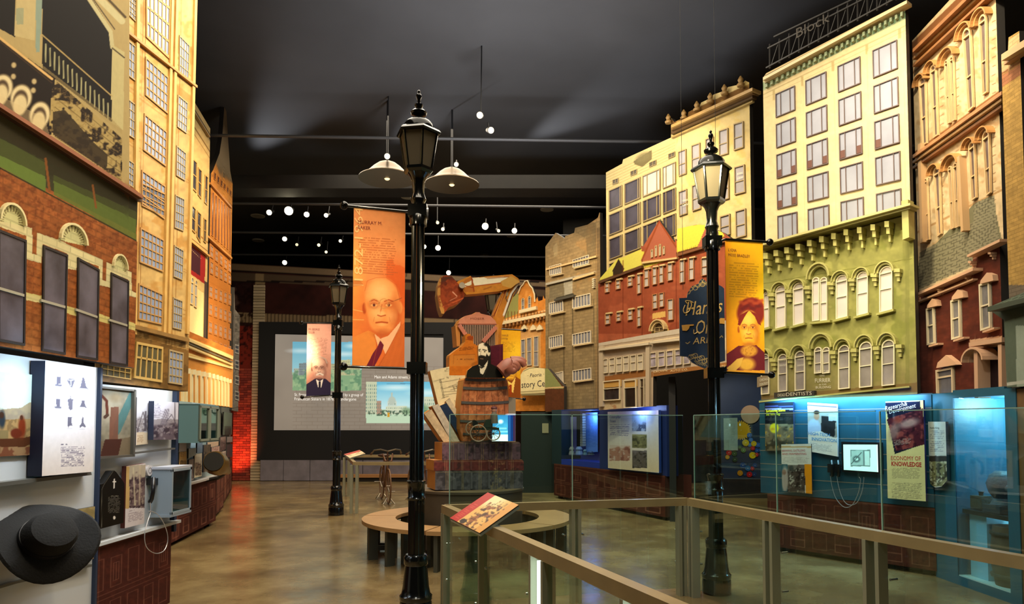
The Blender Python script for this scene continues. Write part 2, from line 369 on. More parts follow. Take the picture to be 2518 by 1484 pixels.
# ================================================================== the shell
BLK = M('0a0a0b', rough=.9); BLK2 = M('141414', rough=.8)
mb = MB().box((-.5, 11.5, -.05), (20, 31, .1)); 
def floor_mat():
    m = bpy.data.materials.new('polished_concrete'); m.use_nodes = True; n = m.node_tree.nodes; L = m.node_tree.links; b = n['Principled BSDF']
    tc = n.new('ShaderNodeTexCoord'); n1 = n.new('ShaderNodeTexNoise'); n1.inputs['Scale'].default_value = .9; n1.inputs['Detail'].default_value = 8
    n1.inputs['Roughness'].default_value = .65; L.new(tc.outputs['Object'], n1.inputs['Vector'])
    cr = n.new('ShaderNodeValToRGB'); e = cr.color_ramp.elements; e[0].position = .3; e[0].color = lin4('54422a'); e[1].position = .72; e[1].color = lin4('a89468')
    x = cr.color_ramp.elements.new(.5); x.color = lin4('806c48'); L.new(n1.outputs[0], cr.inputs[0]); L.new(cr.outputs[0], b.inputs['Base Color'])
    n2 = n.new('ShaderNodeTexNoise'); n2.inputs['Scale'].default_value = 5; n2.inputs['Detail'].default_value = 8; L.new(tc.outputs['Object'], n2.inputs['Vector'])
    mr = n.new('ShaderNodeMapRange'); mr.inputs[3].default_value = .1; mr.inputs[4].default_value = .34; L.new(n2.outputs[0], mr.inputs[0]); L.new(mr.outputs[0], b.inputs['Roughness'])
    bp = n.new('ShaderNodeBump'); bp.inputs['Strength'].default_value = .05; bp.inputs['Distance'].default_value = .02; L.new(n2.outputs[0], bp.inputs['Height']); L.new(bp.outputs[0], b.inputs['Normal'])
    b.inputs['Specular IOR Level'].default_value = .6
    return m
tag(mb.build('floor', floor_mat()), kind='structure')
tag(MB().box((-.5, 11.5, 8.05), (20, 31, .1)).build('ceiling', M('3c3c3e', rough=.9, var=.25, vs=.35)), kind='structure')
tag(MB().box((-10.45, 11.5, 4), (.1, 31, 8)).build('wall_left', BLK), kind='structure')
tag(MB().box((9.45, 11.5, 4), (.1, 31, 8)).build('wall_right', BLK), kind='structure')
tag(MB().box((-.5, 26.95, 4), (20, .1, 8)).build('wall_back', BLK), kind='structure')
tag(MB().box((-.5, -3.95, 4), (20, .1, 8)).build('wall_front', BLK2), kind='structure')
# ------------------------------------------------------------------ the brick set wall at the far end, with the projection
FB = wall((-8.3, 19.9), (1.4, 20.1))
def p_back(p):
    p.fill('2e1512').noise(.35, 30, 3)
    dm = '7c6a52'
    p.poly([(560, 648), (1350, 690), (1350, 706), (560, 662)], dm, .9).poly([(560, 668), (1350, 712), (1350, 730), (560, 688)], '564838', .9)
    p.line([(560, 664), (1350, 708)], 3, '120c0a')
    p.poly([(560, 768), (1350, 792), (1350, 812), (560, 790)], '8a7658', .9); p.line([(560, 791), (1350, 813)], 2, '120c0a')
    p.rect(628, 672, 650, 700, '8a7658'); p.rect(560, 690, 1350, 694, '1a1210')
    p.rect(576, 800, 622, 1185, '6e241a')
    m = ((p.X > 560) & (p.X < 625) & (p.Y > 690)).astype(float); p.blot('190806', .55, 9, .8, 2, m)
    m = ((p.X > 575) & (p.X < 632) & (p.Y > 700) & (p.Y < 770)).astype(float); p.blot('9a8a80', .6, 30, .35, 5, m)
    m = ((p.Y > 650) & (p.Y < 830)); s = ((p.X % 9) < 1.2) & (((p.Y < 690) | ((p.Y > 770) & (p.Y < 800)))); p.mix((m & s).astype(float), '241c14', .6)
setw = tag(cutout('wall_end', FB, [(560, 646), (1352, 690)], [(560, 1184), (1352, 1182)], p_back, thick=.3, step=3., rough=.8, edge='120c0a'), kind='structure')
# red bricks of the left pier, pale bricks of the pilaster
brk = [M(h, rough=.8, bump=.3, bs=60) for h in ('7c2a1c', '8a3020', '6a2016', '933a26')]
def brick_run(xa, xb, ya, yb, nx, ny, mats, dd, jit=.004, stag=True, gap=.12):
    a = FB.hit(xa, ya); b = FB.hit(xb, yb); u0, u1 = a[0], b[0]; v1, v0 = a[1], b[1]; bw = (u1-u0)/nx; bh = (v1-v0)/ny; me = {}
    for j in range(ny):
        o = bw*.5 if (stag and j % 2) else 0
        for i in range(nx+(1 if o else 0)):
            s = u0+i*bw-o; e = min(s+bw, u1); s = max(s, u0)
            if e-s < bw*.2: continue
            k = (round((e-s)/bw, 1), RNG.randint(len(mats)))
            g = gap*bh; w = e-s
            if k not in me:
                mb = MB(); FB.box(mb, 0, w-g, 0, bh-g, 0, dd); me[k] = mb.build('brick', mats[k[1]], setw, loc=None); ob = me[k]; org = BASE[setw.name]
                # rebase the mesh so that copies can share it
                q = FB.pt(0, 0, 0)
                import mathutils
                ob.data.transform(Matrix.Translation(Vector(org-q))); 
            else:
                ob = me[k].copy(); COL.objects.link(ob)
            ob.location = Vector(FB.pt(s, v0+j*bh, RNG.rand()*jit)-BASE[setw.name])
brick_run(577, 622, 905, 1180, 3, 46, brk, .03)
brick_run(625, 646, 700, 1180, 1, 68, [M('b3a184', rough=.8, bump=.2), M('a39274', rough=.8, bump=.2)], .05, stag=False, gap=.16)
# ---- the projection screen
scr = thing('projection_screen', 'large black-framed screen on the far brick wall showing two tinted town views', 'screen', FB.pt(FB.hit(890, 1130)[0], FB.hit(890, 1130)[1], .05))
mb = MB()
a = chain(FB, [(640, 792), (1150, 792), (1150, 1130), (640, 1130)]); u0, u1 = a[0, 0], a[1, 0]; v0, v1 = a[2, 1], a[0, 1]
b = chain(FB, [(677, 821), (1091, 830), (1091, 1057), (673, 1057)])
FB.box(mb, u0, u1, v0, v1, 0, .06); mb.build('backing', M('08090c', rough=.7), scr)
mb = MB(); FB.box(mb, u0, b[0, 0], v0, v1, .06, .1); FB.box(mb, b[1, 0], u1, v0, v1, .06, .1); FB.box(mb, b[0, 0], b[1, 0], v0, b[2, 1], .06, .1); FB.box(mb, b[0, 0], b[1, 0], b[0, 1], v1, .06, .1)
mb.build('frame', M('08090c', rough=.7), scr)
def p_scr(p):
    p.fill('8d857b').noise(.06, 60, 2); p.vgrad(660, 820, 1100, 1060, '7c7368', .0, .55)
    m = (p.X > 720) & (p.X < 1100) & (p.Y > 900)
    row = np.floor(p.Y/9); s = (((p.Y % 9) < 1.3) | (((p.X+(row % 2)*13) % 26) < 1.2)) & m; p.mix(s.astype(float), '6c6156', .45)
    # left view: sky, towers, park
    p.rect(719, 840, 889, 960, '68acc8'); p.vgrad(719, 840, 889, 960, 'b8d8d8', 0., .8)
    for k, (x, y, w) in enumerate([(740, 862, 26), (780, 852, 18), (845, 870, 30), (868, 850, 16)]): p.ell(x, y, w, 5, 'd8eaf0', .6, .7)
    for x0, y0, x1, c in [(735, 892, 754, '7b8a90'), (754, 908, 768, '9aa6a4'), (722, 905, 735, 'a5afa8'), (812, 894, 830, 'a8ab8c'), (829, 884, 862, 'b8b890'), (858, 896, 886, 'aab08c')]:
        p.rect(x0, y0, x1, 935, c)
        m = (p.X > x0) & (p.X < x1) & (p.Y > y0) & (p.Y < 930) & ((p.X % 4) < 1.6) & ((p.Y % 6) < 3); p.mix(m.astype(float), '59645c', .6)
    p.rect(719, 922, 889, 960, '7ca07c'); m = ((p.X > 719) & (p.X < 889) & (p.Y > 908) & (p.Y < 960)).astype(float); p.blot('5c8468', .5, 14, .9, 4, m); p.blot('98b48c', .6, 9, .7, 8, m)
    # right view: street and domed hall
    p.rect(900, 938, 1094, 1040, '5cacd0'); p.vgrad(900, 938, 1094, 1010, 'c8e4e8', 0, .95); p.rect(900, 1006, 1094, 1040, 'b0ccb4')
    p.ell(975, 952, 40, 6, 'd8eef2', .7, .7).ell(1050, 965, 35, 7, 'd8eef2', .6, .7)
    for x0, y0, x1, c in [(900, 938, 926, 'b5c0a8'), (926, 985, 938, 'a08878'), (953, 985, 975, 'b8c8c0'), (948, 998, 1000, 'c0ccb8'), (1016, 975, 1094, 'b8c4b0')]:
        p.rect(x0, y0, x1, 1018, c); m = (p.X > x0) & (p.X < x1) & (p.Y > y0+3) & (p.Y < 1012) & ((p.X % 5) < 2) & ((p.Y % 9) < 5); p.mix(m.astype(float), '5c7c74', .7)
    p.ell(964, 984, 9, 10, 'a8b8b0'); p.rect(962, 965, 966, 978, 'a8b8b0'); p.ell(1000, 1010, 12, 9, '789878', .9, .4); p.ell(1040, 1006, 14, 12, '6c9470', .9, .4)
    m = ((p.X > 905) & (p.X < 1090) & (p.Y > 1008) & (p.Y < 1022)).astype(float); p.blot('3c5444', .5, 4, .9, 6, m); p.rect(952, 1014, 958, 1024, 'c0902c')
    p.rect(950, 942, 1020, 943.5, '406888', .6)
sc_o = cutout('image', FB, [(677, 821), (1091, 830)], [(673, 1057), (1091, 1057)], p_scr, parent=scr, thick=.012, step=1.4, d=.075, rough=.6, emit=.62, var=0)
WHT = M('e8e6e0', rough=.6, emit=.7)
for s, x0, x1, y in [('St. Francis Hospital was established by a group of', 724, 893, 973), ('Franciscan Sisters in 1876, to undergone', 724, 876, 983.5), ('Main and Adams streets, ci', 921, 1012, 929.5)]:
    text(s, FB, (x0, y), (x1, y+.6), 7.2, WHT, scr, d=.08)
# ---- grey base panels and a wooden ledge below the screen
for k, (x0, x1) in enumerate([(644, 699), (701, 764), (766, 828), (830, 893), (895, 957), (959, 1022), (1024, 1090)]):
    mb = MB(); a = FB.hit(x0, 1130); b = FB.hit(x1, 1180); FB.box(mb, a[0], b[0], max(b[1], .01), a[1], 0, .12); o = mb.build('panel', M('75707a', rough=.7, var=.25, vs=3, bump=.2, bs=12), setw)
# ---- ceiling pipes, all the way across
def pipe(z, y, n=1):
    o = MB().tube([(-9.8, y-.12, z), (9.2, y+.55, z)], .03, 8).build('ceiling_pipe', M('5a5a5c', rough=.5, metal=.6), smooth=True)
    return o
PIPES = [(6.85, 12.3), (6.85, 16.2), (6.85, 18.7), (6.85, 21.2), (6.85, 24.0)]
nm = ['nearest', 'second nearest', 'middle', 'second farthest', 'farthest']
for (z, y), w in zip(PIPES, nm):
    tag(pipe(z, y), 'thin grey lighting pipe crossing the black ceiling, %s of the five' % w, 'pipe', 'lighting pipes under the black ceiling')
# ---- spotlights hanging from the pipes
def spotlight(px, py, depth, lit, aim=(0, -1, -.6), label='', r=.07):
    p = at(px, py, depth); t = thing('track_spotlight', label, 'spotlight', p, 'track spotlights on the ceiling pipes')
    a = np.array(aim, float); a /= np.linalg.norm(a)
    mb = MB(); b0 = p-a*.24; mb.tube([p, p-a*.02, p-a*.1, b0, b0-a*.03], [r, r, r*.75, r*.6, r*.3], 14); mb.build('housing', M('121214', rough=.4), t, smooth=True)
    MB().tube([p+a*.002, p+a*.012], r*.88, 14).build('lens', M('fff0c8', emit=lit) if lit else M('b8b8a8', rough=.2), t)
    top = 6.85 if p[2] < 6.7 else 8; MB().tube([b0+a*.1, (b0[0], b0[1], top)], .012, 6).build('stem', M('1c1c1e', rough=.5), t)
    return t
SPL = [(710, 518, 16.0, 30, .11, 'brightest spotlight, flaring at the left of the ceiling'), (662, 522, 16.1, 7, .07, 'lit spotlight just left of the flaring left one'),
 (754, 527, 16.2, 7, .07, 'lit spotlight just right of the flaring left one'), (802, 529, 16.2, 6, .055, 'small lit spotlight between the flaring one and the orange banner'),
 (700, 587, 18.6, 6, .07, 'lit spotlight on the middle pipe below the flaring one'), (700, 645, 21.0, 6, .08, 'lit spotlight lowest at the left, over the brick wall'),
 (784, 602, 18.9, 1.2, .05, 'dim spotlight on the middle pipe, turned aside'), (730, 601, 18.9, .8, .045, 'faint small spotlight right of the lit one on the middle pipe'), (837, 592, 18.8, 2, .05, 'dim spotlight close left of the orange banner'), (802, 619, 19.4, 1.2, .045, 'faint small spotlight over the far left banner'),
 (1193, 556, 17.2, 20, .09, 'flaring spotlight right of the front lamp post'), (1265, 567, 17.6, 9, .075, 'bright spotlight farthest right of the ceiling'),
 (1077, 609, 18.8, 10, .08, 'bright spotlight just right of the front lamp post'), (1043, 606, 18.8, 7, .065, 'lit spotlight touching the right edge of the front lamp post'), (1103, 670, 21.2, 7, .08, 'lit spotlight right above the excavator bucket'),
 (1089, 563, 17.6, 1.3, .05, 'dim tilted spotlight between the two flaring ones'), (1076, 547, 17.3, .7, .045, 'faint spotlight above the dim tilted one'), (1226, 567, 17.5, 1, .045, 'faint spotlight between the two right bright ones'),
 (952, 384, 13.0, 2.5, .06, 'spotlight over the left dome shade'), (1122, 404, 13.3, 1, .05, 'spotlight over the right dome shade'), (1207, 320, 11.6, .25, .06, 'unlit spotlight high over the right dome shade'), (1180, 283, 11.2, .2, .06, 'unlit round spotlight in the grey upper ceiling')]
for x, y, d, l, r, lab in SPL:
    spotlight(x, y, d, l, (random.uniform(-.2, .2)+.1, -1, -.45), lab, r)
# ---- round ceiling diffusers
for k, (x, y, r, lab) in enumerate([(628, 450, .22, 'round unlit ceiling fixture nearest the left facades'), (634, 532, .21, 'round unlit ceiling fixture, middle of the left three'), (635, 592, .2, 'round unlit ceiling fixture, lowest of the left three'), (1003, 485, .2, 'round ceiling fixture behind the front lamp post'),
  (1345, 516, .2, 'round ceiling fixture at the right near the brick facades'), (1192, 631, .2, 'round ceiling fixture right above the excavator arm'), (1258, 581, .17, 'round ceiling fixture under the right bright spotlight'), (722, 360, .12, 'small dim ceiling fixture high on the left'), (1068, 310, .2, 'dim ceiling fixture beside the front lantern')]):
    d = (7.9-EYE)*FPX/(HOR-y); d = min(d, 25.5); p = at(x, y, d)
    t = thing('ceiling_fixture', lab, 'ceiling light', p, 'round ceiling fixtures')
    MB().lathe([(r*1.1, .03), (r*1.1, .08), (r*.9, .1)], p, 20).build('rim', M('6c6c68', rough=.5), t, smooth=True)
    MB().lathe([(r*.98, .0), (r*1.02, .03)], p, 20).build('diffuser', M('c8c6b8', rough=.5), t)
    MB().tube([(p[0], p[1], p[2]+.1), (p[0], p[1], 8.)], .015, 6).build('stem', M('1c1c1e'), t)
# ---- two big dome shades
for (x, y, d, lab) in [(952, 437, 13.4, 'wide bronze dome shade hanging left of the front lantern'), (1111, 452, 13.8, 'dim wide dome shade hanging right of the front lantern')]:
    p = at(x, y, d); t = thing('dome_shade', lab, 'pendant', p, 'dome shades under the ceiling')
    MB().lathe([(.56, -.02), (.55, .0), (.46, .04), (.36, .12), (.27, .21), (.18, .28), (.09, .32), (.04, .34)], p, 32).build('shade', M('6c5a3e', rough=.35, metal=.7), t, smooth=True)
    MB().tube([(p[0], p[1], p[2]+.34), (p[0], p[1], 8.)], .02, 8).build('stem', M('1c1c1e'), t)
    MB().ball((p[0], p[1], p[2]+.02), .07, 12).build('bulb', M('ffe0a0', emit=1.5), t, smooth=True)
# broad dark box added in place of the brown haze behind the domes
tag(MB().box((-.5, 15.3, 6.95), (18, .6, .3)).build('ceiling_haze_band', M('14110c', rough=.8, var=.2)), 'broad dark brown duct crossing the ceiling behind the dome shades', 'duct')
# ================================================================== printed street, left side
def zc(x0, y0, s): return lambda x, y: (x0+x/s, y0+y/s)
def zq(z, *a): return [z(a[i], a[i+1]) for i in range(0, len(a), 2)]
def facade(label, F, top, bot, paint, **kw):
    (a, b) = F.hit(*bot[0]); t = thing('street_facade', label, 'facade', F.pt(a, b, -.05), 'printed street facades')
    kw.setdefault('thick', .08); cutout('board', F, top, bot, paint, parent=t, **kw); return t
PANE = M('8f9aa6', rough=.35, var=.12, vs=5); PANED = M('2c2c3a', rough=.25, var=.3, vs=4); PANEL_ = M('cfc8c0', rough=.4, var=.08, vs=5)
CRM = M('cdb27c', rough=.6); BRN = M('7d5426', rough=.6)
# ---- facade 1 : brick store with arched lintels below, mansion porch above
F1 = wall((-2.79, 3.2), (-2.87, 5.45))
def p1(p):
    p.fill('94562a').noise(.18, 12, 1); m = (p.Y > 200).astype(float); p.blot('6a3214', .5, 8, .45, 4, m)
    p.vgrad(0, 480, 345, 905, 'a8602a', .0, .35)
    # mansion: cream wood, black porch void, railing, arched stone
    p.poly([(-20, -20), (320, -20), (320, 460), (350, 490), (-20, 255)], 'a39060')
    p.poly([(-20, -20), (38, -20), (38, 92), (-20, 60)], '0e0804')
    p.poly([(40, -10), (88, -10), (86, 100), (36, 88)], 'b0a071'); p.rect(40, 20, 58, 60, '7f8a72', .7)
    p.poly([(88, -10), (104, -10), (98, 128), (88, 128)], '7d8f82')
    p.poly([(104, -10), (222, -10), (275, 75), (276, 262), (104, 110)], '0c0603')
    p.line([(214, -10), (272, 78), (276, 116)], 10, 'b2aa80'); p.line([(238, -10), (300, 52)], 16, 'b6ae84'); p.line([(224, -10), (282, 72)], 2.5, '38301e'); p.line([(262, -6), (308, 42)], 6, '4a3c22')
    p.poly([(276, 110), (306, 128), (303, 320), (272, 300)], 'b1a676'); p.line([(276, 118), (306, 142)], 3, '3a2f1c')
    p.line([(102, 84), (275, 236)], 3, 'aa945e'); p.poly([(104, 92), (275, 246), (275, 300), (104, 170)], '0e0905')
    for k in range(15):
        t = (k+.4)/15; x = 108+t*164; y = 100+t*156; p.line([(x, y+4), (x, y+48-6*t)], 3.6, '97946e')
    p.poly([(104, 160), (275, 292), (300, 318), (300, 330), (138, 195), (128, 230), (-20, 108), (-20, 80)], '9a8858', .6)
    p.poly([(-20, 78), (128, 186), (136, 192), (126, 330), (110, 335), (-20, 262)], '180e06')
    p.line([(-20, 78), (128, 194)], 6, 'c8a468'); p.line([(-20, 86), (128, 204)], 2.5, '3a2814')
    for cx, cy, r in [(6, 215, 20), (52, 240, 21), (98, 282, 20)]:
        p.ell(cx, cy, r+5, 32, 'cdbf96', 1, .12, 10); p.ell(cx-2, cy+8, r-3, 27, '4a3a28', 1, .12, 10); p.ell(cx-3, cy+18, r-4, 26, 'c7b88e', 1, .15, 10)
    p.poly([(-20, 248), (122, 345), (122, 332), (110, 290), (-20, 225)], 'bfae84', .45)
    for cx, cy in [(34, 160), (84, 200), (33, 188), (82, 222)]: p.ell(cx, cy, 6, 7, 'c0ae80', .9, .3)
    p.poly([(140, 200), (300, 340), (300, 450), (265, 425), (120, 320), (128, 220)], 'a08c58')
    m = p.inside([(140, 200), (300, 340), (300, 450), (265, 425), (120, 320), (128, 220)]).astype(float); p.blot('1a1008', .52, 17, .95, 9, m); p.blot('8a7444', .6, 7, .6, 12, m)
    for k in range(6): p.line([(135, 215+k*24), (298, 352+k*18)], 1.6, '4c3c20', .7)
    p.poly([(130, 275), (160, 270), (230, 350), (265, 380), (262, 420), (130, 330)], '2b2112', .85)
    # cornice
    p.poly([(-20, 240), (352, 480), (352, 502), (-20, 268)], '7a4420'); p.line([(-20, 244), (352, 484)], 2.5, 'a0622e'); p.line([(-20, 254), (352, 492)], 2, '3e2410')
    p.poly([(-20, 268), (352, 502), (335, 560), (335, 575), (-20, 392)], '36351f'); m = p.inside([(-20, 268), (352, 502), (335, 560), (-20, 340)]).astype(float); p.mix(m, '27200f', .6)
    p.poly([(-20, 330), (112, 395), (112, 470), (-20, 400)], '5c7030'); p.line([(-20, 326), (336, 520)], 2, '2a2c14'); p.poly([(132, 430), (335, 520), (335, 590), (132, 478)], '5a6c2c', .85)
    p.poly([(-20, 330), (340, 505), (335, 540), (-20, 372)], '2c2a16', .55); p.line([(112, 390), (122, 470)], 6, '7a4a20'); p.line([(228, 455), (236, 510)], 5, '7a4a20')
    p.line([(-20, 402), (336, 592)], 3, '2a3014')
    # white lintel zigzag
    L = 'd9cf9e'
    p.poly(zq(zc(0, 450, 2.7), -60, 210, 155, 280, 215, 300, 212, 468, 245, 475, 247, 328, 385, 375, 570, 460, 683, 510, 680, 640, 703, 650, 708, 525, 760, 545, 845, 578, 873, 590, 875, 715, 925, 738, 925, 765, 850, 745, 850, 640, 735, 590, 730, 692, 660, 677, 655, 552, 515, 497, 508, 577, 445, 567, 445, 465, 285, 405, 275, 532, 170, 503, 175, 350, -60, 270), L)
    for cx, cy, rx, ry in [(27, 546, 33, 48), (178, 594, 34, 46), (293, 658, 18, 34)]:
        m = p.inside([(cx-rx-3, cy+2-rx*.2), (cx-rx-3, cy-ry-9), (cx+rx+4, cy-ry-9), (cx+rx+4, cy+12)]).astype(float)
        r = np.sqrt(((p.X-cx)/rx)**2+((p.Y-cy)/ry)**2); p.mix(m*(r < 1), 'd2cf98')
        an = np.arctan2(p.Y-cy, p.X-cx); p.mix(m*((r > .55) & (r < .92) & ((an*8.5) % 2 < .75)).astype(float), '6c5a34', .9)
    for x0, x1, y0 in [(62, 103, 718), (160, 188, 750), (240, 270, 770), (312, 338, 788)]: p.poly([(x0, y0), (x1, y0+9), (x1, y0+27), (x0, y0+18)], 'd2c47c')
    p.poly([(64, 722), (102, 730), (102, 745), (64, 737)], 'd8c98c')
F1T = facade('brick store print with fan-shaped lintels under a dark porch', F1, [(-14, 403), (338, 594)], [(-14, 848), (240, 889), (338, 905)], p1, step=1.8, brick=(.14, .045, .006, .72))
cutout('upper_board', F1, [(-14, -12), (318, -12), (318, 455), (352, 480), (352, 500), (338, 506)], [(-14, 403), (338, 594), (352, 600)], p1, parent=F1T, thick=.08, step=1.8)
DKG = M('585664', rough=.3, var=.5, vs=5); DKF = M('221c1c', rough=.5)
for q in [(-8, 562, 62, 590, 58, 850, -8, 838), (104, 602, 164, 626, 158, 872, 100, 862), (189, 632, 242, 662, 238, 886, 186, 878), (271, 669, 315, 690, 312, 900, 268, 893)]:
    pxwin(F1, F1T, [(q[0], q[1]), (q[2], q[3]), (q[4], q[5]), (q[6], q[7])], DKF, DKG, fw=.06, fd=.008, d=.002)
    z_ = lambda t: (lerp(q[0], q[6], t), lerp(q[1], q[7], t)); y_ = lambda t: (lerp(q[2], q[4], t), lerp(q[3], q[5], t)); strip(F1, F1T, [z_(.535), y_(.535), y_(.51), z_(.51)], .002, .012, M('a8a494', rough=.5), 'meeting_rail')
LB = M('d9cf9e', rough=.55)
z2 = zc(0, 450, 2.7)
# window heads stand a little proud
for cx, cy, rx, ry in [(27, 546, 33, 48), (178, 594, 34, 46), (293, 658, 18, 34)]:
    mb = MB(); n = 12
    o = [(cx+rx*cos(pi-pi*i/n), cy+rx*.28*cos(pi-pi*i/n)-ry*sin(pi*i/n)) for i in range(n+1)]; i_ = [(cx+rx*.88*cos(pi-pi*i/n), cy+rx*.26*cos(pi-pi*i/n)-ry*.88*sin(pi*i/n)) for i in range(n+1)]
    O = chain(F1, o); I = chain(F1, i_)
    for i in range(n): F1.poly(mb, [I[i], I[i+1], O[i+1], O[i]], 0, .018)
    mb.build('arch', LB, F1T)
vband(F1, F1T, (-14, 243), (352, 480), (11, 9), .05, M('8a4e26', rough=.5, var=.15)); vband(F1, F1T, (-14, 254), (350, 489), (9, 8), .03, M('52301a', rough=.5))
# ---- facade 2 : tall yellow tower with triple sashes
F2 = wall((-3.06, 5.0), (-3.17, 6.85))
def p2(p):
    p.fill('b89a62').noise(.1, 16, 3)
    O = 'a0662c'
    m = (p.X > 0).astype(float); p.blot('a8722e', .58, 20, .5, 7, m); p.blot('dcbc7c', .62, 26, .4, 9, m)
    for x in (342, 348, 412, 420, 426, 434, 466, 472): p.line([(x+12, -20), (x-6 if x > 400 else x-8, 960)], 1.4, '7c4e1e', .75)
    for y, s in [(40, .84), (64, .83), (196, .75), (206, .74), (332, .66), (340, .65), (458, .56), (470, .55), (590, .45), (598, .44), (705, .36), (716, .36), (812, .27), (820, .27)]: p.line([(295, y), (486, y+191*s)], 1.6, '8a5a22', .7)
    for y0, s in [(100, .8), (-30, .86)]: p.poly([(300, y0), (486, y0+186*s), (486, y0+186*s+42), (300, y0+46)], O, .5)
    p.poly([(240, 800), (470, 862), (470, 975), (230, 950)], '7c5c30'); p.line([(335, 800), (465, 834)], 5, '96733c'); p.line([(335, 812), (465, 846)], 2, '4c3418')
    m = p.inside([(335, 800), (470, 838), (470, 975), (230, 950)]).astype(float); p.blot('4e3a1c', .52, 12, .5, 3, m)
F2T = facade('tall yellow office tower print with triple sash windows', F2, [(232, -12), (485, -12)], [(232, 935), (462, 962)], p2, step=2.0, rough=.5)
FY = M('b48a50', rough=.5); FY2 = M('ac9870', rough=.5)
zA = zc(0, 0, 2.968); zB = zc(0, 450, 2.698)
LT = M('8494b4', rough=.3, var=.1, vs=6)
for q in [zq(zA, 1060, -190, 1240, -60, 1230, 430, 1062, 270), zq(zA, 1057, 412, 1222, 560, 1218, 830, 1056, 695), zq(zA, 1048, 825, 1213, 960, 1205, 1215, 1042, 1095), zq(zA, 1030, 1238, 1202, 1355, 1195, 1600, 1028, 1480),
          zq(zB, 938, 0, 1090, 70, 1085, 225, 936, 150), zq(zB, 928, 292, 1082, 375, 1078, 590, 922, 525), zq(zB, 916, 662, 1076, 735, 1070, 940, 912, 905)]:
    pxwin(F2, F2T, q, FY, LT, cols=(.17, .335, .5, .665, .83), rows=(.25, .5, .75), fw=.045, fd=.01)
for q in [zq(zA, 935, -40, 1010, 20, 1005, 180, 935, 110), zq(zA, 915, 280, 998, 350, 993, 600, 915, 540), zq(zA, 905, 700, 985, 762, 978, 1015, 900, 965), zq(zA, 898, 1140, 972, 1190, 968, 1370, 895, 1320),
          zq(zA, 1305, 255, 1378, 330, 1370, 590, 1303, 540), zq(zA, 1295, 690, 1365, 750, 1358, 975, 1290, 925), zq(zA, 1285, 1060, 1352, 1115, 1347, 1320, 1282, 1280),
          zq(zB, 1160, 75, 1218, 105, 1214, 320, 1155, 295), zq(zB, 1153, 410, 1213, 445, 1207, 645, 1148, 620), zq(zB, 1146, 755, 1206, 780, 1202, 975, 1142, 960), zq(zB, 1118, 1100, 1212, 1125, 1206, 1340, 1113, 1325)]:
    pxwin(F2, F2T, q, FY2, LT, cols=(.25, .5, .75), rows=(.25, .5, .75), fw=.05, fd=.01)
for q in [zq(zB, 900, 1050, 1075, 1085, 1068, 1322, 882, 1292), zq(zB, 668, 1195, 862, 1230, 860, 1302, 664, 1272)]:
    pxwin(F2, F2T, q, M('c9a964', rough=.5), M('50503c', rough=.3, var=.3), cols=(.2, .4, .6, .8), rows=(.42,), fw=.07, fd=.012)
for x0, x1 in [(336, 343), (409, 415), (420, 426), (466, 472)]:
    strip(F2, F2T, [(x0-6, 820), (x1-6, 822), (x1+14 if x0 > 400 else x1+2, -10), (x0+14 if x0 > 400 else x0+2, -10)], 0, .02, M('c7a15c', rough=.5, var=.15), 'pilaster')
vband(F2, F2T, (330, 797), (466, 832), (10, 9), .035, M('8c6b38', rough=.5, var=.2)); vband(F2, F2T, (300, 62), (486, 210), (7, 6), .03, M('b98448', rough=.5))
# ---- facade 3b : cream tower behind, with the red bay
F3 = wall((-4.70, 9.6), (-5.50, 13.9)); F3b = F3.off(-.22); F3c = F3.off(-.34)
zD = zc(440, 250, 3.298)
def p3b(p):
    p.fill('b9a06a').noise(.1, 12, 2); p.line([(470, 262), (522, 348)], 9, '3a2a18'); 
    m = (((p.Y-(p.X-470)*1.6) % 5) < 2.5) & (p.X > 470) & (p.Y-(p.X-470)*1.6 > 270) & (p.Y-(p.X-470)*1.6 < 285); p.mix(m.astype(float), 'b49c68')
    p.line([(470, 300), (522, 382)], 2.5, '7a5c30'); p.line([(470, 318), (522, 398)], 1.5, '8a6a38'); p.line([(470, 560), (522, 606)], 3, '8a6030'); p.line([(466, 582), (520, 625)], 2, '7a5428')
    p.poly([(464, 590), (506, 628), (503, 698), (462, 668)], '8c1c1a'); p.poly([(468, 603), (494, 625), (492, 678), (466, 660)], '3a1420'); p.line([(464, 596), (505, 632)], 2, 'c8582c')
    for k in range(8): p.ell(470+k*3.3, 612+k*3.2, .8, .8, 'd8b888')
    p.poly([(503, 690), (520, 700), (520, 860), (500, 850)], '221820', .8); p.poly([(462, 690), (500, 720), (498, 850), (460, 836)], 'd8c48c')
F3bT = facade('narrow cream tower print with a red bay, left of the black gap', F3b, [(455, 222), (478, 250), (517, 316), (517, 318)], [(455, 848), (517, 880)], p3b, step=1.6)
for q in [zq(zD, 105, 455, 142, 490, 138, 740, 102, 700), zq(zD, 153, 530, 182, 560, 176, 790, 150, 755), zq(zD, 208, 590, 232, 612, 226, 840, 203, 815),
          zq(zD, 98, 830, 132, 868, 128, 1070, 92, 1030), zq(zD, 145, 880, 176, 910, 170, 1145, 142, 1095), zq(zD, 198, 940, 220, 960, 215, 1150, 196, 1130)]:
    pxwin(F3b, F3bT, q, M('a88848', rough=.5), PANED, rows=(.5,), fw=.08, fd=.015)
for q in [zq(zB, 1262, 650, 1281, 660, 1278, 810, 1256, 800), zq(zB, 1288, 665, 1306, 678, 1302, 830, 1285, 818)]:
    pxwin(F3b, F3bT, q, CRM, PANE, rows=(.5,), fw=.12, fd=.015, arch=1)
vband(F3b, F3bT, (462, 583), (517, 628), 4, .05, M('c49a54', rough=.5)); vband(F3b, F3bT, (474, 264), (517, 334), 4, .05, M('8f7444', rough=.5))
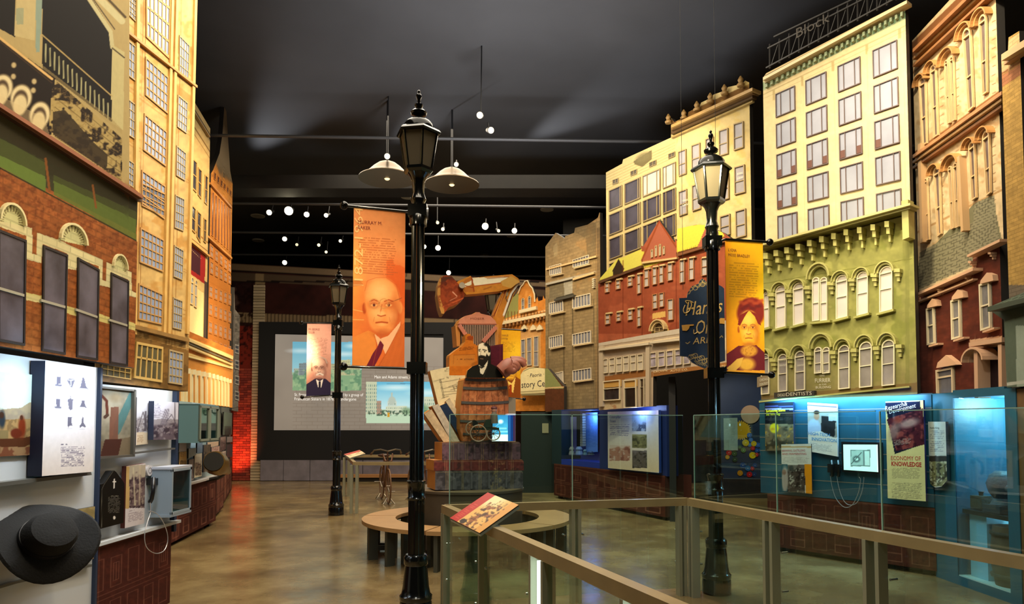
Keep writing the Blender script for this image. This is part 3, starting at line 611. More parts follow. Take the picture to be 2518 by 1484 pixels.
# ---- facade 3c : spired orange tower
def p3c(p):
    p.fill('c08038').noise(.12, 9, 4); p.poly([(550, 240), (560, 240), (566, 420), (572, 450), (540, 430), (528, 390)], '6c5c44'); p.poly([(548, 300), (562, 330), (570, 445), (530, 400)], '84745a', .8)
    for k in range(9): p.line([(526, 372+k*9), (570, 440+k*8)], 1, '3c2c18', .5)
    for y, s in [(420, 1.1), (448, 1.0), (470, .95), (578, .85), (586, .85), (690, .6)]: p.line([(512, y), (572, y+60*s)], 2, '7c4818', .8)
    p.poly([(512, 590), (572, 640), (572, 900), (508, 870)], 'b8702c', .7)
F3cT = facade('orange office print rising to a thin dark spire', F3c, [(510, 440), (524, 418), (540, 376), (547, 330), (552, 256), (556, 262), (560, 330), (563, 372), (566, 420), (572, 452)], [(510, 873), (572, 893)], p3c, step=1.5)
grid(F3c, F3cT, [(521, 470), (566, 515), (567, 620), (519, 578)], 7, 1, .55, 1, M('b87430', rough=.5), PANED, fw=.12, fd=.012)
grid(F3c, F3cT, [(516, 598), (567, 648), (567, 700), (516, 672)], 5, 2, .6, .8, M('c07c34', rough=.5), PANE, cols=(.5,), rows=(.5,), fw=.12, fd=.012)
grid(F3c, F3cT, [(514, 700), (567, 722), (567, 880), (512, 862)], 5, 4, .6, .68, M('c07c34', rough=.5), PANE, cols=(.5,), rows=(.5,), fw=.12, fd=.012)
grid(F3c, F3cT, [(526, 422), (568, 470), (568, 482), (525, 440)], 6, 1, .5, 1, M('a06428', rough=.5), PANED, fw=.12, fd=.012)
vband(F3c, F3cT, (512, 578), (571, 632), 5, .05, M('c88c44', rough=.5)); vband(F3c, F3cT, (519, 448), (571, 508), 5, .04, M('b07434', rough=.5))
# ---- facade 3 : orange store with cream bands and slim pilasters
def p3(p):
    p.fill('b06c2c').noise(.14, 7, 5); p.line([(440, 822), (580, 880)], 5, 'd8c080'); p.line([(440, 830), (580, 886)], 4, '5a5448'); p.line([(440, 838), (580, 894)], 5, 'cdb478'); p.line([(440, 862), (580, 905)], 4, 'd8c484')
    p.poly([(430, 868), (580, 912), (580, 1010), (430, 1000)], 'b8803a', .8)
F3T = facade('low orange store print with cream bands and slim white pilasters', F3, [(436, 800), (463, 813), (574, 860)], [(436, 985), (567, 1001), (574, 1002)], p3, step=1.6)
WP = M('ddd0a0', rough=.5)
for y, h, d, c in [((440, 822), 6, .06, 'd8c080'), ((440, 831), 4, .04, '66604c'), ((440, 838), 5, .05, 'cdb478'), ((440, 866), 5, .03, 'd8c484')]:
    vband(F3, F3T, y, (573, y[1]+(57 if y[1] < 850 else 37)), (h, h*.75), d, M(c, rough=.5))
zE = zc(420, 900, 4.122)
for k, x in enumerate([115, 152, 208, 258, 312, 362, 405, 446, 482, 517, 549, 580]):
    yt = 10+k*11; h = 55-k*1.6; w = (15-k*.5); yb = 360+k*4.5
    mb = MB(); a = chain(F3, zq(zE, x-w, yt, x+w, yt, x+w, yt+h, x-w, yt+h)); F3.poly(mb, [a[3], a[2], a[1], a[0]], 0, .05); mb.build('capital', WP, F3T)
    a = chain(F3, zq(zE, x-w, yt+h, x-w*.3, yt+h, x-w*.3, yb, x-w, yb)); mb = MB(); F3.poly(mb, [a[3], a[2], a[1], a[0]], 0, .03); mb.build('pilaster', WP, F3T)
    pxwin(F3, F3T, zq(zE, x-w*.3, yt+h, x+w*.9, yt+h+2, x+w*.9, yb+1, x-w*.3, yb), WP, PANED, rows=(.55,), fw=.1, fd=.012)
# ---- facade 4 : grey narrow one at the end
F4 = wall((-6.3, 15.2), (-6.55, 16.2))
def p4(p):
    p.fill('7c746a').noise(.2, 6, 4); p.blot('3c3830', .6, 7, .5, 5)
    for k in range(9): p.line([(570, 700+k*38), (600, 708+k*36)], 1.5, '3a342c', .8)
F4T = facade('slim grey facade print beside the red-lit bricks', F4, [(570, 704), (576, 706), (578, 760), (590, 775)], [(570, 1008), (589, 1012)], p4, step=1.6)
grid(F4, F4T, [(577, 845), (587, 848), (587, 985), (577, 982)], 1, 4, 1, .6, M('a59c90', rough=.5), PANED, rows=(.5,), fw=.15, fd=.012)
# ================================================================== printed street, right side
zR4 = zc(1860, 0, 2.473); zR5 = zc(1860, 500, 2.968); zR1 = zc(1300, 180, 2.853); zR2 = zc(1320, 650, 4.010)
# ---- green and white corner: the tall white block
G = wall((3.28, 8.98), (4.60, 7.20)); GW = G.off(-.10)
def pw(p):
    p.fill('ccb98c').noise(.05, 18, 2)
    p.poly([(1880, 100), (1880, 190), (2240, 0), (2240, -40)], '3a3834')
    p.line([(1870, 188), (2240, -6)], 6, 'c4ae80'); p.line([(1870, 200), (2240, 6)], 2, '8c7850')
    p.poly([(1870, 205), (2240, 16), (2240, 40), (1870, 226)], '8e9a78')
    m = ((p.X % 13) < 5) & p.inside([(1870, 208), (2240, 20), (2240, 38), (1870, 222)]); p.mix(m.astype(float), '4f6a50', .8)
    p.line([(1870, 236), (2240, 56)], 1.6, '94845c'); p.line([(1870, 246), (2240, 68)], 1.2, 'a89a70')
    for x in (1974, 2051, 2132, 2222): p.line([(x, 240-(x-1870)*.49), (x+6, 600)], 1.4, 'b8a678', .6)
    for x in (1903, 1973, 2048, 2131, 2212): p.rect(x-3, 238-(x-1870)*.49, x+3, 262-(x-1870)*.49, 'a08c5c', .7)
GWT = facade('tall white office block print with four columns of wide windows', GW, [(1876, 192), (1884, 180), (2226, 2), (2226, 3)], [(1876, 640), (2240, 560)], pw, step=2.2)
FW = M('5c4a44', rough=.5); 
grid(GW, GWT, [(1908, 232), (2207, 98), (2219, 535), (1914, 590)], 4, 5, .66, .78, FW, M('8e909c', rough=.4, var=.1, vs=4), cols=(.26, .74), fw=.04, fd=.02)
DK = M('5c3424', rough=.5)
for (i, j, s) in [(0, 2, 0), (0, 2, 1), (1, 2, 0), (1, 2, 1), (2, 2, 0), (2, 2, 1), (3, 2, 0), (0, 3, 0), (0, 3, 1)]:
    TL, TR, BR, BL = chain(GW, [(1908, 232), (2207, 98), (2219, 535), (1914, 590)]); pc = 1/3.66; pr = 1/4.78
    P = lambda a, b: lerp(lerp(TL, TR, a), lerp(BL, BR, a), b); a0 = i*pc+(.03*pc if s == 0 else .505*pc); b0 = j*pr+.52*pr
    mb = MB(); GW.poly(mb, [P(a0, b0+.22*pr), P(a0+.13*pc, b0+.22*pr), P(a0+.13*pc, b0), P(a0, b0)], 0, .016); mb.build('open_sash', DK, GWT)
vband(GW, GWT, (1876, 190), (2230, 0), (7, 8), .12, M('cdbb90', rough=.5)); vband(GW, GWT, (1880, 199), (2228, 10), (5, 5), .07, M('a8966c', rough=.5))
for k in range(26):
    x = 1886+k*13.3; y = 208-(x-1886)*.522; mb = MB(); a = chain(GW, [(x, y), (x+6, y-3), (x+6, y+7), (x, y+10)]); GW.poly(mb, [a[3], a[2], a[1], a[0]], 0, .05); mb.build('bracket', M('7f8c6a', rough=.5), GWT)
# roof sign frame above the cornice: letters on a scaffold
SG = M('2c2a28', rough=.6); mb = MB()
for (x0, y0, x1, y1) in [(1886, 168, 2226, -14), (1890, 120, 2226, -52), (1905, 92, 2226, -60)]:
    a = GW.hit(x0, y0); b = GW.hit(x1, y1); mb.beam(GW.pt(*a, .02), GW.pt(*b, .02), .018, .018)
for x in range(1895, 2226, 24):
    y = 168-(x-1886)*.535; a = GW.hit(x, y+6); b = GW.hit(x, y-54); mb.beam(GW.pt(*a, .02), GW.pt(*b, .02), .014, .014); c = GW.hit(x+22, y-50-12); mb.beam(GW.pt(*a, .01), GW.pt(*c, .01), .01, .01)
sgn = mb.build('sign_frame', SG, GWT)
text('Block', GW, (1958, 94), (2040, 52), 24, M('4a443c', rough=.7), GWT, d=.04)
# ---- the green building
def pg(p):
    p.fill('868448').noise(.08, 14, 2); p.blot('6e7430', .55, 40, .45, 3); p.blot('b0ac62', .62, 30, .4, 8); p.vgrad(1860, 850, 2270, 990, '857250', 0, .7)
    p.poly([(1860, 612), (2240, 506), (2240, 560), (1860, 650)], '4a4218')
    for k in range(14): p.ell(1875+k*27.5, 660-k*7.6, 10, 12, '5c5a26', .8, .25)
    p.line([(1860, 700), (2245, 635)], 1.5, '5a5a24', .8); p.line([(1860, 985), (2240, 948)], 2.5, '6a5c34')
    p.rect(2226, 560, 2236, 970, '70703a', .5)
    m = ((p.Y > 975-(p.X-1860)*.09)).astype(float); p.mix(m, '6c5430', .7)
GT = facade('olive green brick block print with arched windows and a bracketed cornice', G, [(1866, 612), (2238, 508), (2243, 520), (2247, 600)], [(1866, 994), (2256, 968)], pg, step=2.0)
GA = M('a09c54', rough=.55, var=.1); GH = M('aca760', rough=.5, var=.12)
def hood(F, par, cx, cy, r, up, w, mat, d=.05, lean=.15, name='arch'):
    n = 12; c = F.hit(cx, cy); e = F.hit(cx+r, cy-r*lean); rx = e[0]-c[0]; t = F.hit(cx, cy-up); ry = t[1]-c[1]; mb = MB()
    for i in range(n):
        a0, a1 = pi*i/n, pi*(i+1)/n; k = 1+w
        q = [(c[0]+rx*cos(a0), c[1]+ry*sin(a0)), (c[0]+rx*k*cos(a0), c[1]+ry*k*sin(a0)), (c[0]+rx*k*cos(a1), c[1]+ry*k*sin(a1)), (c[0]+rx*cos(a1), c[1]+ry*sin(a1))]; F.poly(mb, q, 0, d)
        q2 = [(c[0]+rx*(k-.06)*cos(a0), c[1]+ry*(k-.06)*sin(a0)), (c[0]+rx*(k+.1)*cos(a0), c[1]+ry*(k+.1)*sin(a0)), (c[0]+rx*(k+.1)*cos(a1), c[1]+ry*(k+.1)*sin(a1)), (c[0]+rx*(k-.06)*cos(a1), c[1]+ry*(k-.06)*sin(a1))]; F.poly(mb, q2, 0, d*1.6)
    return mb.build(name, mat, par)
def corbel(F, par, x, y, w, h, mat, d=.07):
    mb = MB()
    for (a, b, k) in [(0, .3, 1.), (.3, .62, .75), (.62, 1., .45)]:
        q = chain(F, [(x-w*k/2, y+h*a), (x+w*k/2, y+h*a), (x+w*k/2, y+h*b), (x-w*k/2, y+h*b)]); F.poly(mb, [q[3], q[2], q[1], q[0]], 0, d*k)
    return mb.build('corbel', mat, par)
LG = M('cfc6bc', rough=.35, var=.08, vs=4); DG2 = M('8d8680', rough=.3, var=.25, vs=5); WF = M('e2d8b4', rough=.5)
up = [(62, 98, 665, 905), (148, 220, 640, 905), (276, 352, 620, 882), (588, 672, 565, 835), (740, 822, 540, 810), (905, 1000, 505, 785)]
for x0, x1, y0, y1 in up:
    s = (x1-x0)*.12; pxwin(G, GT, zq(zR5, x0, y0+s, x1, y0-s, x1, y1-s*.3, x0, y1+s), WF, LG, rows=(.42,), fw=.07, fd=.03, arch=1)
    c = zR5((x0+x1)/2, y0); hood(G, GT, c[0], c[1], (x1-x0)/2/2.968+1, (x1-x0)/2/2.968+3, .35, GH)
    mb = MB(); q = chain(G, zq(zR5, x0-14, y1+8+s, x1+18, y1-2-s, x1+18, y1+14-s, x0-14, y1+24+s)); G.poly(mb, [q[3], q[2], q[1], q[0]], 0, .06); mb.build('window_sill', GA, GT)
dn = [(42, 100, 1130, 1390), (165, 232, 1135, 1370), (288, 362, 1115, 1362), (605, 688, 1075, 1350), (758, 852, 1055, 1338), (922, 1016, 1040, 1325)]
for x0, x1, y0, y1 in dn:
    s = (x1-x0)*.08; pxwin(G, GT, zq(zR5, x0, y0+s, x1, y0-s, x1, y1-s*.3, x0, y1+s), WF, DG2, rows=(.45,), fw=.08, fd=.03, arch=1)
    c = zR5((x0+x1)/2, y0-8); hood(G, GT, c[0], c[1], (x1-x0)/2/2.968+1.5, (x1-x0)/2/2.968+6, .32, GH)
for (x0, x1, y0, y1, pn) in [(415, 524, 545, 858, LG), (430, 542, 1055, 1240, DG2)]:
    xm = (x0+x1)/2
    for a, b in ((x0, xm-3), (xm+3, x1)): pxwin(G, GT, zq(zR5, a, y0+25, b, y0+15, b, y1-4, a, y1+2), WF, pn, rows=(.55,), fw=.1, fd=.03, arch=1)
    c = zR5(xm, y0); hood(G, GT, c[0], c[1], 21, 27, .3, GH)
mb = MB(); q = chain(G, zq(zR5, 405, 868, 555, 852, 555, 868, 405, 884)); G.poly(mb, [q[3], q[2], q[1], q[0]], 0, .06); mb.build('window_sill', GA, GT)
for x, y in [(125, 655), (252, 630), (388, 605), (560, 575), (712, 548), (876, 515), (1045, 480), (140, 1130), (262, 1110), (398, 1085), (575, 1075), (728, 1060), (892, 1045), (1058, 1030)]:
    a = zR5(x, y); corbel(G, GT, a[0], a[1], 15, 30, GH)
for x, y in [(105, 370), (180, 350), (258, 330), (340, 305), (424, 278), (512, 250), (600, 228), (690, 200), (788, 185), (886, 165), (988, 142)]:
    a = zR5(x, y); corbel(G, GT, a[0], a[1], 11, 48, M('b8b266', rough=.5, var=.15), .12)
vband(G, GT, (1866, 600), (2238, 498), (5, 6), .22, M('b5ad70', rough=.5)); vband(G, GT, (1866, 606), (2238, 505), (7, 8), .16, M('8e864a', rough=.5)); vband(G, GT, (1866, 985), (2236, 948), (4, 4), .04, GA)
mb = MB(); a = chain(G, [(2231, 500), (2247, 496), (2250, 588), (2234, 594)]); G.poly(mb, [a[3], a[2], a[1], a[0]], 0, .14); mb.build('end_bracket', GH, GT)
TXW = M('cfc9b0', rough=.5); mb = MB(); a = chain(G, [(1910, 965), (2008, 960), (2008, 972), (1910, 978)]); G.poly(mb, [a[3], a[2], a[1], a[0]], 0, .06); mb.build('sign_board', M('34302a', rough=.5), GT)
text('CHICAGO', G, (1912, 974.5), (1931, 973.5), 7, TXW, GT, d=.063); text('DENTISTS', G, (1933, 973.3), (1996, 970), 8.6, TXW, GT, d=.063)
for s, x0, x1, y, h in [('ALFRED CLARK', 2004, 2042, 917, 7), ('THE', 2015, 2028, 926, 5), ('FURRIER', 2004, 2042, 940, 10), ('IN THIS', 2014, 2032, 947, 3.5), ('BUILDING', 2006, 2043, 955, 6)]:
    text(s, G, (x0, y), (x1, y-1.5), h, TXW, GT, d=.01)
for x, y in [(1916, 888), (1916, 900), (1961, 885), (1961, 900)]: text('DENTIST', G, (x, y), (x+17, y-1), 4, TXW, GT, d=.028)
mb = MB(); a = chain(G, [(1866, 927), (1892, 922), (1892, 946), (1866, 952)]); G.poly(mb, [a[3], a[2], a[1], a[0]], 0, .04); mb.build('sign_board', M('7a6a50', rough=.5), GT)
text('CHICAGO', G, (1868, 937), (1890, 933), 6, TXW, GT, d=.043); text('DENTISTS', G, (1868, 948), (1890, 944), 6, TXW, GT, d=.043)
# ---- ornate facade and the brown house under it
R3 = wall((4.72, 8.05), (4.66, 6.0)); R3h = R3.off(.06)
def po(p):
    p.fill('c4ac84').noise(.1, 14, 3); p.blot('9a7040', .58, 20, .4, 4); p.blot('dcc8a0', .62, 22, .4, 6)
    for (y, sl, c, w) in [(95, .98, '6a3c1c', 34), (130, .93, 'b88850', 6), (150, .92, '6c4420', 4), (362, .72, '7a4c26', 16), (376, .7, 'c8a070', 5), (392, .69, '6a3f1e', 8), (560, .5, 'a07a4c', 5)]:
        p.line([(2240, y+(2277-2240)*sl), (2470, y-(2470-2277)*sl)], w, c, .85)
    for k in range(22):
        for x in (2312, 2350, 2440): p.line([(x, 150+k*22-(x-2280)*.6), (x+8, 146+k*22-(x-2280)*.6)], 1.8, '5a3418', .7)
    p.poly([(2395, 500), (2440, 480), (2470, 620), (2240, 715), (2262, 640)], '6e6a50')
    m = p.inside([(2262, 620), (2395, 545), (2395, 500), (2445, 480), (2460, 625), (2250, 715)]).astype(float); b = (((p.Y+(p.X-2250)*.42) % 7) < 1.3) | (((p.X+np.floor((p.Y+(p.X-2250)*.42)/7) % 2*7) % 14) < 1.2); p.mix(m, '807a60', .9); p.mix(m*b, '4a4636', .8)
R3T = facade('ornate tan facade print with tall arched windows over slate shingles', R3, [(2243, 100), (2300, 38), (2335, 0), (2352, -12), (2456, -12), (2458, 200), (2472, 172), (2470, 230), (2462, 300)], [(2243, 725), (2470, 660)], po, step=2.1)
OW = M('c8a878', rough=.5, var=.1); OP = M('5c4c48', rough=.3, var=.4, vs=6)
for q, a in [((1000, 520, 1042, 495, 1050, 870, 1022, 890), 1), ((1070, 440, 1105, 415, 1118, 820, 1090, 840), 1), ((1268, 235, 1318, 195, 1335, 650, 1302, 680), 1), ((1368, 145, 1412, 110, 1418, 560, 1390, 580), 1),
             ((1032, 1115, 1052, 1095, 1065, 1455, 1045, 1465), 1), ((1090, 1065, 1128, 1040, 1138, 1420, 1115, 1440), 1), ((1305, 910, 1342, 880, 1352, 1200, 1325, 1220), 1), ((1390, 850, 1432, 815, 1440, 1170, 1415, 1190), 1),
             ((1158, 392, 1178, 378, 1192, 745, 1175, 755), 1), ((1190, 372, 1212, 356, 1222, 728, 1205, 738), 1), ((1180, 1035, 1200, 1022, 1215, 1385, 1197, 1395), 1), ((1212, 1018, 1236, 1004, 1246, 1375, 1228, 1385), 1)]:
    pxwin(R3, R3T, zq(zR4, *q), OW, OP, rows=(.55,), fw=.14, fd=.03, arch=1.2)
for x, y, r in [(1020, 505, 26), (1087, 425, 26), (1292, 212, 36), (1390, 125, 36), (1185, 370, 38), (1108, 1050, 26), (1324, 893, 28), (1412, 830, 30), (1208, 1015, 38)]:
    c = zR4(x, y); hood(R3, R3T, c[0], c[1], r/2.473, r/2.473*1.5, .3, M('b4824a', rough=.5, var=.2), .05, .7)
for y, sl, h, d, c in [(88, .98, 9, .16, '8a5a30'), (110, .95, 6, .1, 'b08048'), (128, .93, 6, .08, '8c5c30'), (357, .72, 8, .12, 'a8764a'), (372, .71, 6, .09, 'c49a66'), (386, .7, 6, .06, '8c5c34')]:
    vband(R3, R3T, (2244, y+33*sl), (2462, y-185*sl), (h, h*1.15), d, M(c, rough=.5, var=.2))
for q in [(1015, 880, 1035, 870, 1048, 1470, 1030, 1480), (1258, 955, 1276, 945, 1300, 1400, 1285, 1410)]:
    mb = MB(); a = chain(R3, zq(zR4, *q)); R3.poly(mb, [a[3], a[2], a[1], a[0]], 0, .07); mb.build('pilaster', M('b89468', rough=.5), R3T)
def ph(p):
    p.fill('5c2a1c').noise(.14, 16, 3); p.blot('46201a', .55, 30, .4, 5)
    C = 'c89c78'
    p.line([(2248, 730), (2392, 665)], 8, C); p.line([(2252, 742), (2392, 682)], 4, 'a47a58'); p.line([(2376, 622), (2458, 585)], 8, C); p.line([(2380, 642), (2458, 604)], 4, 'a47a58')
    p.poly([(2376, 620), (2458, 585), (2458, 640), (2380, 655)], '4c2a20', .4)
    p.poly([(2396, 865), (2462, 850), (2464, 985), (2398, 985)], '281818'); p.poly([(2384, 835), (2464, 825), (2464, 850), (2384, 862)], C)
R3hT = facade('brown brick house print with peaked lintels, right of the green block', R3h, [(2250, 722), (2392, 660), (2392, 625), (2458, 588), (2461, 700)], [(2257, 970), (2474, 955)], ph, step=2.0, brick=(.1, .03, .003, .85))
CT = M('c89c78', rough=.5)
HB = R3h
for q in [(1255, 768, 1308, 752, 1318, 1020, 1262, 1034), (1435, 708, 1500, 690, 1506, 975, 1442, 995), (1643, 590, 1718, 568, 1728, 905, 1655, 930)]:
    pxwin(HB, R3hT, zq(zR5, *q), M('d4c4a0', rough=.5), M('6f6a68', rough=.3, var=.3), rows=(.48,), fw=.12, fd=.03)
    x0, y0, x1, y1 = q[0], q[1], q[2], q[3]; w = x1-x0
    strip(HB, R3hT, zq(zR5, x0-12, y0-4, x1+10, y1-6, x1+4, y1-34-w*.2, (x0+x1)/2, (y0+y1)/2-45-w*.4, x0-8, y0-28), 0, .05, CT, 'lintel')
    strip(HB, R3hT, zq(zR5, q[6]-6, q[7]+14, q[4]+6, q[5]+10, q[4]+6, q[5]-4, q[6]-6, q[7]), 0, .06, CT, 'window_sill')
pxwin(HB, R3hT, zq(zR5, 1326, 1215, 1450, 1190, 1455, 1400, 1332, 1412), M('c8b08c', rough=.5), M('5a5450', rough=.3, var=.3), rows=(.3,), fw=.08, fd=.03)
strip(HB, R3hT, zq(zR5, 1312, 1200, 1458, 1175, 1440, 1150, 1382, 1105, 1322, 1160), 0, .06, CT, 'lintel')
strip(HB, R3hT, zq(zR5, 1550, 1045, 1790, 1010, 1790, 975, 1550, 1015), 0, .14, CT, 'porch_cornice'); 
for q in [(1585, 1060, 1612, 1056, 1618, 1420, 1592, 1420), (1762, 1030, 1788, 1026, 1792, 1400, 1768, 1400)]: strip(HB, R3hT, zq(zR5, q[6], q[7], q[4], q[5], q[2], q[3], q[0], q[1]), 0, .12, CT, 'porch_post')
c = zR5(1690, 1150); hood(HB, R3hT, c[0], c[1], 23, 27, .16, CT, .1, .1)
for (x, y) in [(1190, 660), (1360, 590), (1560, 495), (1600, 395), (1745, 330)]: a = zR5(x, y); corbel(HB, R3hT, a[0], a[1]+8, 7, 18, CT, .06)
vband(HB, R3hT, (2250, 722), (2392, 658), (6, 7), .1, CT); vband(HB, R3hT, (2252, 741), (2392, 684), (4, 4), .05, CT); vband(HB, R3hT, (2378, 626), (2458, 587), (6, 7), .1, CT)
# ---- the nearest right facade: yellow brick and the porch roof
R4 = wall((4.55, 6.42), (4.5, 4.9))
def p4r(p):
    p.fill('b08c4c').noise(.12, 10, 3); p.poly([(2462, 180), (2540, 130), (2540, 60), (2462, 110)], 'c8a878'); p.line([(2462, 182), (2540, 132)], 4, '8a5a38'); p.poly([(2462, 186), (2540, 138), (2540, 165), (2462, 215)], 'a0604a', .7)
    p.rect(2440, 700, 2540, 990, '6f6250')
R4T = facade('yellow brick facade print at the right edge of the picture', R4, [(2462, 140), (2478, 132), (2480, 92), (2536, 58)], [(2466, 960), (2536, 954)], p4r, step=2.2, brick=(.12, .035, .004, .7))
vband(R4, R4T, (2462, 134), (2536, 86), (16, 18), .12, M('c8a878', rough=.5)); vband(R4, R4T, (2468, 152), (2536, 106), (8, 9), .06, M('b48a60', rough=.5))
ROOF = thing('porch_roof_print', 'grey shingled porch roof print jutting out at the right edge', 'facade', R4.pt(*R4.hit(2470, 945), .1), 'printed street facades')
R5 = R4.off(.1)
def ppr(p):
    p.fill('3c4236'); m = p.Y < 762-(p.X-2430)*.3
    b = (((p.Y+(p.X-2430)*.5) % 5) < 1.2) & m; p.mix(m.astype(float), '6b7562', .9); p.mix(b.astype(float), '3a4034', .8)
    p.poly([(2470, 790), (2540, 770), (2540, 990), (2470, 990)], '545d4c'); p.poly([(2498, 800), (2540, 800), (2540, 960), (2500, 960)], '8b9482')
    p.line([(2470, 945), (2540, 935)], 8, 'a8a898')
cutout('board', R5, [(2428, 756), (2518, 718), (2540, 700)], [(2428, 758), (2468, 786), (2476, 952), (2540, 948)], ppr, parent=ROOF, thick=.08, step=2)
strip(R5, ROOF, [(2428, 766), (2540, 738), (2540, 726), (2428, 754)], 0, .12, M('39402f', rough=.6), 'eave')
# ---- middle: tan office, red brick school, white motor showroom, all one set-back run
Q = wall((1.55, 13.12), (3.62, 9.98)); Q2 = Q.off(.07); Q3 = Q.off(.14)
zM = zR1
def pt_(p):
    p.fill('bca874').noise(.07, 16, 3); p.poly([(1480, 410), (1665, 335), (1665, 400), (1480, 475)], 'b0a070', .8)
    for k in range(6): p.line([(1488, 432+k*7), (1660, 350+k*7)], 1.2, '7c6c44', .6)
    p.poly([(1558, 396), (1603, 368), (1602, 392), (1580, 410), (1560, 404)], '5a5236', .9); p.ell(1582, 386, 20, 10, '6c6444', .8, .3, -25)
    p.line([(1642, 308), (1850, 212)], 18, '6a4c26'); p.line([(1645, 326), (1852, 232)], 6, '3a2a14'); p.line([(1648, 336), (1852, 246)], 2, '8c7440')
    m = ((p.X > 1663)).astype(float); p.blot('b89c54', .55, 20, .5, 4, m)
QT = facade('tan office block print with dark square panes and a crested cornice', Q, [(1490, 424), (1530, 402), (1532, 392), (1650, 338), (1651, 290), (1658, 300), (1690, 285), (1693, 275), (1720, 262), (1724, 252), (1750, 240), (1755, 232), (1785, 222), (1790, 214), (1825, 206), (1832, 198), (1848, 205)], [(1490, 810), (1851, 760)], pt_, step=2.0)
DP = M('35313e', rough=.4, var=.3, vs=5); YF = M('8c7c58', rough=.5); LW = M('a8a6a0', rough=.3, var=.1, vs=5)
Qg = chain(Q, [(1499, 469), (1663, 398), (1664, 612), (1500, 672)])
qTL, qTR, qBR, qBL = Qg
def QP(s, t): return lerp(lerp(qTL, qTR, s), lerp(qBL, qBR, s), t)
for i, (s0, s1) in enumerate([(0, .215), (.255, .5), (.535, .79), (.825, 1.0)]):
    for j in range(4):
        t0, t1 = j*.295, min(j*.295+.25, 1.1)
        window(Q, QT, [QP(s0, t0), QP(s1, t0), QP(s1, t1), QP(s0, t1)], YF, LW if (j == 0 and i > 1) else DP, cols=(.25, .8) if i > 1 else (.85,), fw=.04, fd=.03)
for q in [(592, 750, 632, 735, 632, 768, 592, 782), (718, 690, 762, 672, 762, 705, 718, 722), (850, 628, 898, 608, 898, 640, 850, 660), (984, 568, 1030, 550, 1030, 582, 984, 602)]:
    pxwin(Q, QT, zq(zM, *q), YF, M('4c463a', rough=.5), cols=(.5,), fw=.1, fd=.02)
WTN = M('8f7c56', rough=.5); LWN = M('8f8c90', rough=.3, var=.15, vs=5)
wl = [(1055, 552, 1110, 532, 1112, 705, 1058, 725), (1148, 508, 1208, 488, 1210, 670, 1150, 690), (1246, 465, 1302, 445, 1304, 600, 1246, 620), (1340, 405, 1404, 385, 1406, 565, 1342, 585), (1443, 358, 1512, 338, 1514, 522, 1445, 545),
      (1058, 832, 1115, 812, 1118, 985, 1062, 1005), (1152, 790, 1210, 770, 1214, 950, 1154, 970), (1448, 660, 1520, 640, 1526, 835, 1450, 855), (1348, 1005, 1418, 985, 1420, 1130, 1350, 1150), (1456, 968, 1528, 948, 1532, 1140, 1460, 1160), (1350, 720, 1410, 700, 1412, 880, 1350, 900)]
for q in wl: pxwin(Q, QT, zq(zM, *q), WTN, LWN, rows=(.55,), fw=.09, fd=.03)
for (x, y) in [(1678, 496), (1712, 481), (1813, 430)]:
    text('KIRK', Q, (x, y), (x+14, y-3), 5, TXW, QT, d=.035); text('LAW', Q, (x, y+11), (x+14, y+8), 5, TXW, QT, d=.035)
for dy, h, d, c in [(0, 7, .2, '9a7a44'), (7, 6, .15, '6c4f28'), (16, 7, .1, '4c3618'), (28, 4, .05, 'a08850')]:
    vband(Q, QT, (1650, 307+dy), (1850, 215+dy*1.1), (h, h*1.1), d, M(c, rough=.5, var=.15))
for x, y in [(1652, 292), (1690, 282), (1722, 262), (1755, 242), (1790, 222), (1830, 202)]:
    p0 = Q.hit(x, y+14); mb = MB(); mb.lathe([(.05, 0), (.06, .03), (.03, .06), (.045, .1), (.01, .16)], Q.pt(p0[0], p0[1], .08), 10); mb.build('finial', M('8a6c3c', rough=.5), QT, smooth=True)
def pr(p):
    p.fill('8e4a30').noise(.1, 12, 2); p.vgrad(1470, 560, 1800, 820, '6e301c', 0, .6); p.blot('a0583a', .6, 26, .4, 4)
    p.poly([(1475, 680), (1510, 640), (1560, 610), (1640, 640), (1580, 660), (1575, 648), (1470, 690)], 'b8ae44')
    p.poly([(1475, 684), (1512, 640), (1578, 612), (1576, 655), (1530, 668), (1474, 690)], 'b6b04c'); p.poly([(1664, 560), (1760, 545), (1782, 580), (1740, 600), (1665, 620)], 'c4b840')
    p.line([(1474, 693), (1578, 655)], 7, '4a2c14'); p.line([(1664, 625), (1785, 590)], 9, '5a3418')
    m = ((p.X % 5) < 2) & ((p.Y-690+(p.X-1474)*.37) % 200 < 8); p.mix(m.astype(float), '2c1a0c', .3)
    p.poly([(1506, 665), (1521, 636), (1535, 660), (1530, 672), (1508, 676)], '2c1f12'); p.poly([(1578, 645), (1620, 545), (1662, 610), (1664, 640)], '90503a')
    p.line([(1578, 640), (1621, 543), (1662, 606)], 4, '7c3a1c'); p.line([(1578, 645), (1664, 634)], 4, 'b89858')
    p.poly([(1716, 605), (1735, 558), (1760, 590), (1760, 612), (1718, 622)], '985440'); 
    for x in (1532, 1579, 1663, 1790): p.line([(x, 640), (x, 830)], 2, '5c2412', .7)
    p.poly([(1600, 822), (1610, 795), (1624, 785), (1640, 795), (1645, 815)], 'b89850'); p.poly([(1605, 770), (1637, 764), (1637, 778), (1605, 784)], 'c0a058', .9)
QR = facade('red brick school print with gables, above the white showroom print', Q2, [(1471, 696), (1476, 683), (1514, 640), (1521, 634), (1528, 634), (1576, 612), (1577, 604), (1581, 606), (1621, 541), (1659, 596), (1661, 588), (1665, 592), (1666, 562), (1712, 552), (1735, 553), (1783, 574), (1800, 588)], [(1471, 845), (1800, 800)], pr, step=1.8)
RW = M('b8a070', rough=.5); RP = M('a09c98', rough=.3, var=.12, vs=6)
